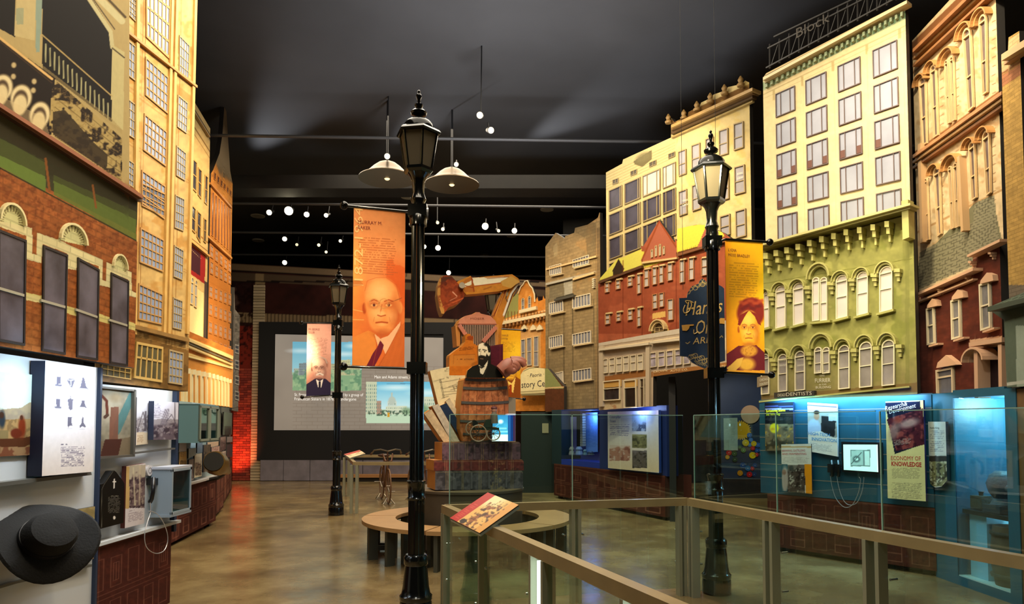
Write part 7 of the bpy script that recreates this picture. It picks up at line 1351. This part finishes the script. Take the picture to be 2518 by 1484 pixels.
# front orange banner
FO = Fr((plan(932, 5.78)[0], 5.78, 0), (2.9, 1, 0)); 
def f(p):
    p.fill('e08a4c'); p.vgrad(860, 505, 1000, 700, 'e89a64', .6, .1); p.mix(np.clip((905-p.X)/40, 0, 1)*np.clip((p.Y-560)/80, 0, 1), 'f0b050', .8); p.vgrad(860, 690, 1000, 910, 'd85a20', .2, .75)
    p.ell(975, 700, 34, 60, 'cc4a1c', .5, .5); p.poly([(950, 640), (965, 636), (970, 650), (985, 652), (998, 660), (998, 760), (950, 700)], 'd0501c', .5); p.blot('d0602c', .6, 40, .2, 4); p.line([(870, 700), (893, 700)], 3, 'f4d890', .8); p.line([(866, 760), (894, 766)], 2, 'f0c878', .6); p.line([(866, 785), (894, 786)], 2, 'f0c878', .6); p.poly([(866, 690), (880, 685), (895, 700), (866, 705)], 'b06030', .5)
    p.text(881, 582, 978, 674, 16, 'a85830', .55, .06, .12)
    p.poly([(864, 830), (905, 812), (925, 820), (925, 905), (864, 905)], 'e0863c'); p.poly([(925, 905), (985, 800), (998, 790), (998, 905)], 'd06a30'); m = p.inside([(925, 905), (985, 800), (998, 790), (998, 905)]).astype(float); s = ((p.X+p.Y) % 4 < 1.6); p.mix(m*s, 'a84c20', .35)
    face(p, 940, 752, 43, 68, 'e8924e', 'f8be7c', 'a8401a', None, '5c2c24'); p.line([(897, 715), (903, 690), (925, 682), (950, 682), (975, 700), (984, 740)], 1.4, 'b84c20', .5)
    p.line([(972, 738), (988, 732)], 1.2, '8c4c2c'); 
    for cx in (920, 944): 
        m = np.abs(np.hypot((p.X-cx)/11, (p.Y-746)/12)-1); p.mix((m < .09).astype(float), 'c88c50', .8)
    p.line([(931, 745), (934, 744)], 1.2, '8c4c2c'); p.line([(955, 744), (985, 734)], 1, '8c4c2c', .8)
    p.poly([(921, 820), (935, 832), (955, 825), (985, 790), (983, 806), (948, 870), (940, 852), (930, 852)], 'f0b488'); p.poly([(935, 836), (944, 848), (937, 870), (918, 905), (898, 905), (917, 868), (928, 852)], '6c1c30'); p.line([(919, 822), (928, 850), (915, 905)], 1.2, 'b04c20', .7); p.line([(987, 796), (950, 868), (928, 905)], 1.4, 'b04c20', .8)
    p.poly([(934, 820), (945, 822), (936, 834)], 'c05c30', .7)
bn1 = banner(FO, [(867, 507), (997, 520), (997, 905), (866, 901)], f, 'orange banner with a bald man in glasses, on the front street lamp', L1, 0, 0, -1,
   [('MURRAY M.', (880, 549), (940, 553), 8.5), ('BAKER', (880, 562), (911, 565), 8.5)], M('7c2414', rough=.7))
text('1872-1964', FO, (892, 690), (892, 510), 21, M('f4c078', rough=.7), bn1, d=.0022)
# golden banner of the right lamp
FGd = Fr((plan(1830, 6.6)[0], 6.6, 0), (3, .55, 0))
def f(p):
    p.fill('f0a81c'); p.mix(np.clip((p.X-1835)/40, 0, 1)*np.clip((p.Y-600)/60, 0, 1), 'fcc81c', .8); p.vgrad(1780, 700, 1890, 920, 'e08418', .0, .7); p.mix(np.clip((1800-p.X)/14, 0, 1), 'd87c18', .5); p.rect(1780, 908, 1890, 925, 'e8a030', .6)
    p.text(1793, 644, 1868, 732, 15, 'a8701c', .5, .06, .12)
    p.poly([(1784, 920), (1786, 870), (1815, 850), (1860, 848), (1884, 870), (1886, 920)], '6a2028'); p.ell(1848, 755, 31, 24, '8a2c24', 1, .1); p.ell(1846, 770, 34, 34, '842820', 1, .1)
    for k in range(9): p.ell(1822+k*6.5, 742+4*sin(k*1.4), 5, 4, 'b0482c', .8, .5)
    for k in range(7): p.ell(1826+k*7, 755+4*cos(k*1.7), 5, 4, '5c1c20', .6, .5)
    face(p, 1842, 806, 25, 42, 'f0ac30', 'f8cc60', '9c3c20', None, '5c1c1c'); p.poly([(1814, 798), (1818, 775), (1838, 764), (1842, 762), (1830, 780), (1820, 800)], '842820'); p.poly([(1842, 762), (1862, 772), (1872, 800), (1864, 796), (1856, 778)], '842820')
    p.ell(1842, 862, 20, 14, 'd89838', 1, .2); m = (np.hypot((p.X-1842)/20, (p.Y-862)/14) < 1).astype(float); p.blot('b87428', .5, 3, .8, 3, m); p.ell(1836, 895, 20, 16, 'e8b040', .95, .3); p.poly([(1787, 905), (1812, 882), (1828, 878), (1820, 900), (1800, 918)], 'e8b850', .9); p.rect(1780, 910, 1890, 925, 'e8a030')
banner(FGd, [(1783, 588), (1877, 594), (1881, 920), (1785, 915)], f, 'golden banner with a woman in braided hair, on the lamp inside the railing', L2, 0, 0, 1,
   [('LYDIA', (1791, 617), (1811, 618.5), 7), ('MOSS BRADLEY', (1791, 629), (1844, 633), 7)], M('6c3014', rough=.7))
# small pink banner of the back lamp
FP = Fr((plan(783, 12.35)[0], 12.35, 0), (3, .7, 0))
def f(p):
    p.fill('d8a090'); p.vgrad(745, 870, 820, 980, 'a06858', .1, .8); p.text(757, 830, 806, 872, 12, '9c6c60', .5, .02, .1)
    p.poly([(750, 980), (752, 945), (775, 930), (800, 930), (818, 945), (820, 980)], '2c2440'); p.ell(786, 896, 20, 18, '8c5c50', 1, .15); face(p, 785, 905, 17.5, 26, 'c89484', 'e8c8b4', '5c3430', None, '2c1c1c')
    p.line([(779, 921), (786, 917), (794, 921)], 4, 'e0d0c8'); p.poly([(777, 932), (786, 937), (795, 931), (790, 952), (782, 952)], 'e8e0dc'); p.poly([(783, 937), (789, 937), (788, 955), (784, 955)], '241c30'); p.line([(768, 890), (772, 882), (786, 876), (800, 882), (804, 892)], 3, 'b8a8a0', .8)
banner(FP, [(751, 793), (815, 794), (815, 971), (753, 975)], f, 'small pinkish banner with a moustached man, on the back left lamp', L3, 0, 0, -1,
   [('DR. GEORGE', (758, 811), (786, 812), 5), ('ZELLER', (758, 819), (774, 819.5), 5)], M('6c2c2c', rough=.7))
FY_ = Fr((plan(1253, 13.1)[0], 13.1, 0), (3, .4, 0))
def f(p):
    p.fill('e0a41c'); p.ell(1268, 870, 20, 28, 'f8cc30', .8, .6); p.text(1234, 840, 1268, 866, 8, 'a87820', .5, 0, .1); p.vgrad(1225, 905, 1285, 985, 'c87818', 0, .5)
    p.poly([(1230, 985), (1234, 950), (1250, 930), (1268, 925), (1284, 935), (1284, 985)], '8c4814'); face(p, 1256, 910, 14, 24, 'f0b430', 'f8d060', '8c4814', None, '4c2410'); p.poly([(1248, 935), (1258, 942), (1268, 926), (1262, 965), (1254, 960)], 'f8d068'); p.poly([(1252, 945), (1258, 945), (1258, 968), (1254, 975)], 'a03c14')
banner(FY_, [(1226, 808), (1281, 811), (1280, 980), (1228, 975)], f, 'small golden banner behind the hand model, on the distant lamp', L4, 0, 0, 1, [('CHARLES', (1232, 826), (1250, 826.5), 4.5), ('DURYEA', (1232, 834), (1249, 834.5), 4.5)], M('6c3814', rough=.7))
# ================================================================== hanging signs
FHs = Fr((plan(1726, 7.6)[0], 7.6, 0), (3, -.5, 0)); NV = '1c2a40'
hs = thing('hanging_sign', 'navy hanging sign with gold script lettering behind the right lamp post', 'sign', FHs.pt(*FHs.hit(1720, 905)))
zh = zc(1660, 300, 2.354)
def f(p):
    p.fill(NV).noise(.05, 6); g = 'b89c5c'
    for k in range(9): a = zh(75+k*14, 980-k*7-10*(k % 3)); p.mix((np.abs(np.hypot(p.X-a[0], p.Y-a[1])-5.5) < .55).astype(float), g, .85)
    for k in range(9): a = zh(195-k*13, 1375+k*-4+(k % 3)*8); p.mix((np.abs(np.hypot(p.X-a[0], p.Y-a[1])-5.5) < .55).astype(float), g, .85)
    for k in range(5): a = zh(130+k*12, 955-k*3); p.line([a, (a[0]+9, a[1]-12)], 1.2, g, .85); a = zh(110+k*14, 1380+k*3); p.line([a, (a[0]+9, a[1]+9)], 1.2, g, .85)
    p.line([zh(62, 1275), zh(72, 1282), zh(86, 1270)], 1.4, g); p.line([zh(255, 1250), zh(270, 1235), zh(276, 1245)], 1.4, g)
top = [zh(20, 1018), zh(68, 1016), zh(72, 990), zh(95, 950), zh(135, 935), zh(145, 912), zh(160, 905), zh(190, 930), zh(240, 935), zh(270, 950), zh(290, 968)]; bot = [zh(28, 1352), zh(70, 1356), zh(100, 1390), zh(140, 1410), zh(175, 1425), zh(205, 1400), zh(290, 1380)]
cutout('board', FHs, top, bot, f, parent=hs, thick=.05, step=1.3, edge='8c8468', coat=.2)
GD = M('c8a868', rough=.35, metal=.3)
for s, a, b, h, sh in [('Hands', (60, 1120), (275, 1098), 34, .25), ('On', (122, 1225), (208, 1222), 34, .25), ('AREA', (102, 1285), (245, 1272), 16, .15)]: text(s, FHs, zh(*a), zh(*b), h, GD, hs, d=.004, shear=sh)
def swirl(pts, r=.006):
    MB().tube([FHs.pt(*FHs.hit(*zh(x, y)), .006) for x, y in smoothp(pts, 5)], r, 5).build('flourish', GD, hs)
swirl([(58, 1060), (48, 1085), (55, 1105), (80, 1095), (95, 1060), (90, 1040)]); swirl([(70, 1050), (60, 1035), (85, 1035), (105, 1045)]); swirl([(108, 1200), (110, 1225), (130, 1215)], .005)
for q in [[(38, 1175), (66, 1172), (108, 1170), (108, 1178), (84, 1180), (82, 1190), (76, 1200), (66, 1208), (42, 1206)], [(286, 1135), (262, 1134), (256, 1142), (258, 1165), (286, 1168)]]:
    top_ = q; mb = MB(); FHs.poly(mb, chain(FHs, [zh(*a) for a in reversed(q)]), 0, .008); mb.build('pointing_hand', M('b8883c', rough=.4), hs)
for x in (1680, 1765): q = FHs.hit(x, 700); MB().tube([FHs.pt(q[0], q[1]-.05, -.02), FHs.pt(q[0], 8.0, -.02)], .0025, 5).build('hanging_wire', M('141414', rough=.8), hs)
FHC = H.off(.35); zk = zs6
sg = thing('centre_sign', 'arched cream history centre sign below the orange baroque hall', 'sign', FHC.pt(*FHC.hit(1310, 965)))
def f(p): p.fill('d8cc9c').noise(.03, 6); p.line([zk(1175, 1340), zk(1406, 1325)], 1.4, '5c5434'); p.line([zk(1175, 1353), zk(1406, 1338)], 1, '8c8054'); p.line([zk(1200, 1140), zk(1260, 1112), zk(1330, 1105), zk(1406, 1112)], 1.3, '5c5434')
cutout('board', FHC, [zk(1172, 1175), zk(1200, 1130), zk(1250, 1105), (1312, 902), (1341, 905)], [(1280, 968), (1341, 965)], f, parent=sg, thick=.06, step=1.2, edge='3c3424')
IK = M('2c2c34', rough=.5); text('· Peoria ·', FHC, zk(1240, 1200), zk(1396, 1185), 9, IK, sg, d=.004, shear=.2); text('story Ce', FHC, zk(1180, 1300), zk(1404, 1285), 15.5, IK, sg, d=.004)
mb = MB(); a = FHC.hit(1283, 968); b = FHC.hit(1341, 966); FHC.box(mb, a[0], b[0], a[1]-.04, a[1], -.1, .02); mb.build('bottom_rail', M('7c7450', rough=.5), sg)
tag(MB().hexa([tuple(H.pt(*H.hit(1278, 1184), -.2)), tuple(H.pt(*H.hit(1345, 1184), -.2)), tuple(H.pt(*H.hit(1345, 1184), -.3)), tuple(H.pt(*H.hit(1278, 1184), -.3)), tuple(H.pt(*H.hit(1278, 1000), -.2)), tuple(H.pt(*H.hit(1345, 1000), -.2)), tuple(H.pt(*H.hit(1345, 1000), -.3)), tuple(H.pt(*H.hit(1278, 1000), -.3))]).build('partition_wall', M('14140f', rough=.8)), kind='structure')
dsg = thing('door_notice', 'small cream notice on the dark wall right of the light block', 'notice', (0, 0, 0)); p_ = plan(1341, 16.4)
dsg.location = (p_[0], p_[1], 1.5); BASE[dsg.name] = np.array([p_[0], p_[1], 1.5])
MB().box((p_[0], p_[1], at(1341, 1052, 16.4)[2]), (.15, .02, .23)).build('paper', M('9c9478', rough=.7), dsg); MB().box((p_[0]-.15, p_[1]+.03, .95), (.85, .03, 1.9)).build('door_leaf', M('10201f', rough=.6), dsg)
# ================================================================== railing with glass
MT = M('a8946a', rough=.35, metal=.35, var=.08, vs=6); MT2 = M('a0a088', rough=.3, metal=.35); GLR = glass_mat((.80, .93, .90), key='rail', refl=.07)
EDG = M('9cc4b4', rough=.2); A = np.array([-.58, 6.03]); Bc = np.array([1.67, 6.60]); C_ = np.array([3.1, 2.6]); D_ = np.array([.95, 1.88])
def rail_run(label, p, q, posts, glass, zglass, side, gl_d=.07):
    t = thing('glass_railing', label, 'railing', (p[0], p[1], 0), 'metal and glass railing sides'); d = (q-p)/np.linalg.norm(q-p); n = np.array([d[1], -d[0]])*side; L = np.linalg.norm(q-p)
    mb = MB(); mb.beam((*p, .875), (*q, .875), .07, .07); mb.build('top_rail', MT, t)
    for s, w in posts:
        for o in w: c = p+d*(s+o); ang = math.atan2(d[1], d[0]); MB().box((c[0], c[1], .42), (.03, .08, .84), ang).build('post', MT2, t)
    for s0, s1, z0, z1 in glass:
        a = p+d*(s0+.006)+n*gl_d; b = p+d*(s1-.006)+n*gl_d; a2 = a+n*.01; b2 = b+n*.01
        MB().hexa([(*a, z0), (*b, z0), (*b2, z0), (*a2, z0), (*a, z1), (*b, z1), (*b2, z1), (*a2, z1)]).build('glass_pane', GLR, t)
        if z1 > 1: MB().hexa([(*a, z1), (*b, z1), (*b2, z1), (*a2, z1), (*a, z1+.006), (*b, z1+.006), (*b2, z1+.006), (*a2, z1+.006)]).build('glass_edge', EDG, t); MB().beam((*(p+d*s0+n*(gl_d+.005)), z0), (*(p+d*s0+n*(gl_d+.005)), z1), .008, .010).build('glass_edge', EDG, t)
        for s in (s0+.09, s1-.09):
            for z in (.3, .6, .87): 
                if z > z0: c = p+d*s; MB().tube([(c[0]+n[0]*.03, c[1]+n[1]*.03, z), (c[0]+n[0]*(gl_d+.018), c[1]+n[1]*(gl_d+.018), z)], .009, 10).build('glass_bolt', M('c8ccc8', rough=.15, metal=.9), t)
    return t
LF = np.linalg.norm(Bc-A); LR = np.linalg.norm(C_-Bc)
rail_run('far side of the glass railing, facing the sculpture', A, Bc, [(.04, (0,)), (1.19, (-.03, .03)), (LF-.1, (0, .05))], [(0.05, 1.19, .05, 1.69), (1.19, LF, .05, 1.69)], 1.69, -1)
rail_run('right side of the glass railing, before the teal slat wall', Bc, C_, [(.06, (0, .05)), (1.13, (-.03, .05)), (2.13, (-.05, .05)), (3.2, (-.05, .05))], [(0, 1.13, .05, 1.69), (1.13, 2.1, .05, 1.69), (2.13, 3.3, .05, 1.69)], 1.69, -1)
LN = np.linalg.norm(D_-A)
nr = rail_run('near side of the glass railing, running to the bottom of the picture', A, D_, [(.02, (0, .06)), (1.09, (0,)), (2.17, (-.09, .09)), (3.25, (-.09, .09))], [(0.06, 1.06, .05, .83), (1.12, 2.08, .05, .83), (2.26, 3.15, .05, .83), (3.35, 4.3, .05, .83)], .8, 1, .0)
dN = (D_-A)/LN; c = A+dN*2.17; MB().box((c[0], c[1], .42), (.075, .03, .8), math.atan2(dN[1], dN[0])).build('added_post_glow', M('e8fff8', emit=2.2), nr)  # emissive strip added for the brightly lit face of the post
c = A+dN*3.25; MB().box((c[0], c[1], .42), (.075, .03, .8), math.atan2(dN[1], dN[0])).build('added_post_glow', M('e8fff8', emit=2.2), nr)  # same added glow on the next post, no lamp there
# reading panel on the near rail
def reading(A_, B_, D2, paint, label, stem, step=1.4):
    A_, B_, D2 = [np.array(v, float) for v in (A_, B_, D2)]; U = B_-A_; U /= np.linalg.norm(U); V = A_-D2; V = V-U*(V@U)*0; V /= np.linalg.norm(V)
    Fq = Fr(D2, U, V); 
    def hit(px, py, d=0.):
        r = ray(px, py); o = np.array([0, 0, EYE]); q = Fq.O+Fq.N*d; k = ((q-o)@Fq.N)/(r@Fq.N); P_ = o+r*k-q; M_ = np.stack([U, V], 1); s, *_ = np.linalg.lstsq(M_, P_, rcond=None); return s
    Fq.hit = hit; t = thing('reading_sign', label, 'reading panel', (D2+B_)/2-np.array([0, 0, .1])); C2 = B_+D2-A_
    q = [proj(v) for v in (A_, B_, C2, D2)]; a = [Fq.hit(*x) for x in q]
    # local rectangle
    w = np.linalg.norm(B_-A_); h = np.linalg.norm(A_-D2); nu = int(w*120); nv = int(h*120); s = np.linspace(0, 1, nu+1)[:, None]; r = np.linspace(0, 1, nv+1)[None, :]
    P = D2+(B_-A_)*s[..., None]+(A_-D2)*r[..., None]; X, Y = proj(P); pa = Paint(s+0*r, 1-r+0*s); paint(pa)
    v = P.reshape(-1, 3); k = nv+1; fc = [(i*k+j, (i+1)*k+j, (i+1)*k+j+1, i*k+j+1) for i in range(nu) for j in range(nv)]
    o = mkobj('print', v+Fq.N*.008, fc, [M('VC', rough=.45)], t); ca = o.data.color_attributes.new('Col', 'FLOAT_COLOR', 'POINT'); cc = np.ones((len(v), 4)); cc[:, :3] = s2l(np.clip(pa.C.reshape(-1, 3), 0, 1)); ca.data.foreach_set('color', cc.ravel())
    nn = Fq.N; MB().ext([A_, B_, C2, D2], -nn*.02).build('plate', M('a8b4b0', rough=.3, metal=.4), t); MB().ext([A_+nn*.006, B_+nn*.006, C2+nn*.006, D2+nn*.006], -nn*.008).build('board', M('3c2c20', rough=.4), t)
    c = (A_+C2)/2; mb = MB(); mb.beam((c-nn*.02), (stem[0], stem[1], stem[2]), .03, .05); mb.build('bracket', MT2, t)
    return t
def f(p):
    p.fill('e0b060'); X, Y = p.X, p.Y; p.rect(0, 0, 1.01, .26, 'b41c14'); p.mix(((Y > .26) & (X > .55)).astype(float)*np.clip((.75-Y)*4, 0, 1)*np.clip((X-.5)*4, 0, 1), 'f4e2b0', .9); p.mix(((Y > .8)).astype(float), 'd08c38', .7)
    m = ((Y > .35) & (Y < .85) & (X < .8)).astype(float); n1 = vnoise(X*80, Y*80, 6, 3); p.mix(m*np.clip((n1-.5)*8, 0, 1), '7c3c1c', .8); n2 = vnoise(X*80, Y*80, 3.5, 9); p.mix(m*np.clip((n2-.62)*8, 0, 1), '3c1c10', .8); p.mix((((X-.08)/.07)**2+((Y-.36)/.09)**2 < 1).astype(float), '2c1c14')
    m = ((X > .7) & (X < .93) & (Y > .52) & (Y < .78)).astype(float); p.mix(m*(((Y*40) % 1) < .4)*(vnoise(X*90, Y*400, 3, 2) > .4), '8c6c40', .6); m = ((X > .06) & (X < .6) & (Y > .07) & (Y < .2)).astype(float); p.mix(m*(((X*26) % 1) < .4)*(((Y*22) % 1) < .8), 'd8503c', .7)
A3 = at(1107, 1275, 4.98); B3 = at(1200, 1212, 5.2); D3 = at(1180, 1312, 4.64)
reading(A3, B3, D3, f, 'red-headed sepia reading panel tilted on the near railing', (*(A+dN*1.09), .88))
rp = S.objects['reading_sign']; Fq = Fr(D3, (B3-A3), (A3-D3)); 
# ================================================================== bicycle corner at the back left
def lowrail(label, pts, name='low_railing'):
    t = thing(name, label, 'railing', (*pts[0], 0)); 
    for p, q in zip(pts[:-1], pts[1:]): MB().beam((*p, .9), (*q, .9), .06, .06).build('top_rail', MT, t)
    for p in pts: 
        for o in (-.05, .05): MB().box((p[0]+o, p[1], .435), (.05, .07, .87)).build('post', MT2, t)
    return t
lowrail('low metal railing around the old bicycles, back left of the sculpture', [(-.8, 12.6), (-2.86, 12.6), (-3.72, 15.6), (-1.4, 15.6)])
A4 = at(836, 1118, 13.2); B4 = at(848, 1104, 13.6); D4 = at(843, 1120, 12.9)
A4 = np.array([-3.3, 13.6, 1.02]); B4 = np.array([-3.08, 14.0, 1.09]); D4 = np.array([-3.16, 13.5, .95])
def f2(p): p.fill('d8c8a0'); p.rect(0, 0, 1.01, .35, 'b43424'); p.blot('8c7454', .5, .2, .5)
reading(A4, B4, D4, f2, 'tiny red-headed reading panel beside the bicycle railing', (-3.25, 13.95, .9))
def bicycle(cx, cy, yaw, label):
    t = thing('old_bicycle', label, 'bicycle', (cx, cy, 0), 'old bicycles behind the low railing'); R_ = lambda x, y, z: np.array([cx+x*cos(yaw)-y*sin(yaw), cy+x*sin(yaw)+y*cos(yaw), z]); RU = M('5c3c28', rough=.5, metal=.4, var=.2); r = .34; T_ = M('2c241c', rough=.8)
    for x, nm_ in ((-.52, 'rear'), (.52, 'front')):
        w = MB().tube([R_(x+r*cos(a), 0, r+.02+r*sin(a)) for a in np.linspace(0, 2*pi, 41)[:-1]], .016, 8, closed=True).build('wheel', M('6c4c30', rough=.6), t, smooth=True); mb = MB()
        for k in range(20): a = 2*pi*k/20; mb.tube([R_(x, .02*(-1)**k, r+.02), R_(x+r*cos(a), 0, r+.02+r*sin(a))], .0022, 4)
        mb.tube([R_(x, -.04, r+.02), R_(x, .04, r+.02)], .022, 8); tag(mb.build('spokes', M('8c7c6c', metal=.7, rough=.4), t), kind='stuff')
        mb = MB(); 
        for s in (-1, 1): mb.tube([R_(x-.1, s*.12, .0), R_(x, s*.03, .12), R_(x+.1, s*.12, 0)], .012, 6)
        mb.build('floor_stand', M('8c8474', rough=.4, metal=.5), t)
    f_ = MB(); bb = R_(-.05, 0, .3); hd = R_(.36, 0, .82); st = R_(-.2, 0, .82); ra = R_(-.52, 0, .36); fa = R_(.52, 0, .36)
    for a, b in ((bb, hd), (bb, st), (st, R_(.37, 0, .88)), (bb, ra), (st, ra)): f_.tube([a, b], .018, 8)
    f_.build('frame', RU, t, smooth=True); MB().tube([R_(.34, 0, .95), hd, R_(.44, 0, .6), fa], .02, 8).build('fork', RU, t, smooth=True)
    MB().tube([R_(.2, -.3, 1.02), R_(.3, -.27, 1.08), R_(.42, -.15, 1.1), R_(.36, 0, 1.06), R_(.42, .15, 1.1), R_(.3, .27, 1.08), R_(.2, .3, 1.02)], .015, 8).build('handlebar', M('8c8478', metal=.8, rough=.3), t, smooth=True); MB().tube([hd, R_(.35, 0, 1.07)], .016, 8).build('stem', RU, t)
    for s in (-1, 1): MB().tube([R_(.2, s*.3, 1.02), R_(.1, s*.31, .99)], .022, 8).build('grip', M('5c3420', rough=.6), t)
    mb = MB(); mb.ball(R_(-.24, 0, .95), .13, 14, (1, .55, .3)); mb.build('saddle', M('3c2014', rough=.5), t, smooth=True); MB().tube([st, R_(-.22, 0, .93)], .014, 8).build('seat_post', RU, t)
    MB().tube([R_(-.05, .05, .3)+np.array([.08*cos(a), 0, .08*sin(a)]) for a in np.linspace(0, 2*pi, 17)[:-1]], .008, 6, closed=True).build('chainring', RU, t)
    for s in (-1, 1): MB().tube([R_(-.05, s*.06, .3), R_(-.05+s*.12, s*.08, .3-s*.1), R_(-.05+s*.12, s*.2, .3-s*.1)], .012, 6).build('pedal', M('8c8478', metal=.6, rough=.4), t)
    MB().tube([R_(.36, -.1, 1.0), R_(.5, -.06, .86), R_(.5, .06, .86), R_(.36, .1, 1.0)], .02, 6).build('lamp_bracket', RU, t)
    return t
b1 = bicycle(plan(948, 14.6)[0], 14.6, radians(-72), 'rusty old bicycle facing forward, left one behind the low railing'); o = copy_tree(b1); x2 = plan(1032, 14.4)[0]; o.location = (x2, 14.4, 0); o.rotation_euler = (0, 0, radians(6)); o['label'] = 'old bicycle mostly hidden by the front street lamp'
FBn = FB.off(.15); a = FBn.hit(840, 1166); b = FBn.hit(1030, 1176); tn = thing('timber_ledge', 'long lit timber ledge at the foot of the far wall behind the bicycles', 'ledge', FBn.pt(a[0], 0)); mb = MB(); FBn.box(mb, a[0], b[0], .12, .2, -.02, .3); mb.build('plank', M('b07c48', rough=.5), tn); mb = MB(); FBn.box(mb, a[0]+.05, b[0]-.05, 0, .12, 0, .2); mb.build('base', M('2c2418', rough=.6), tn)
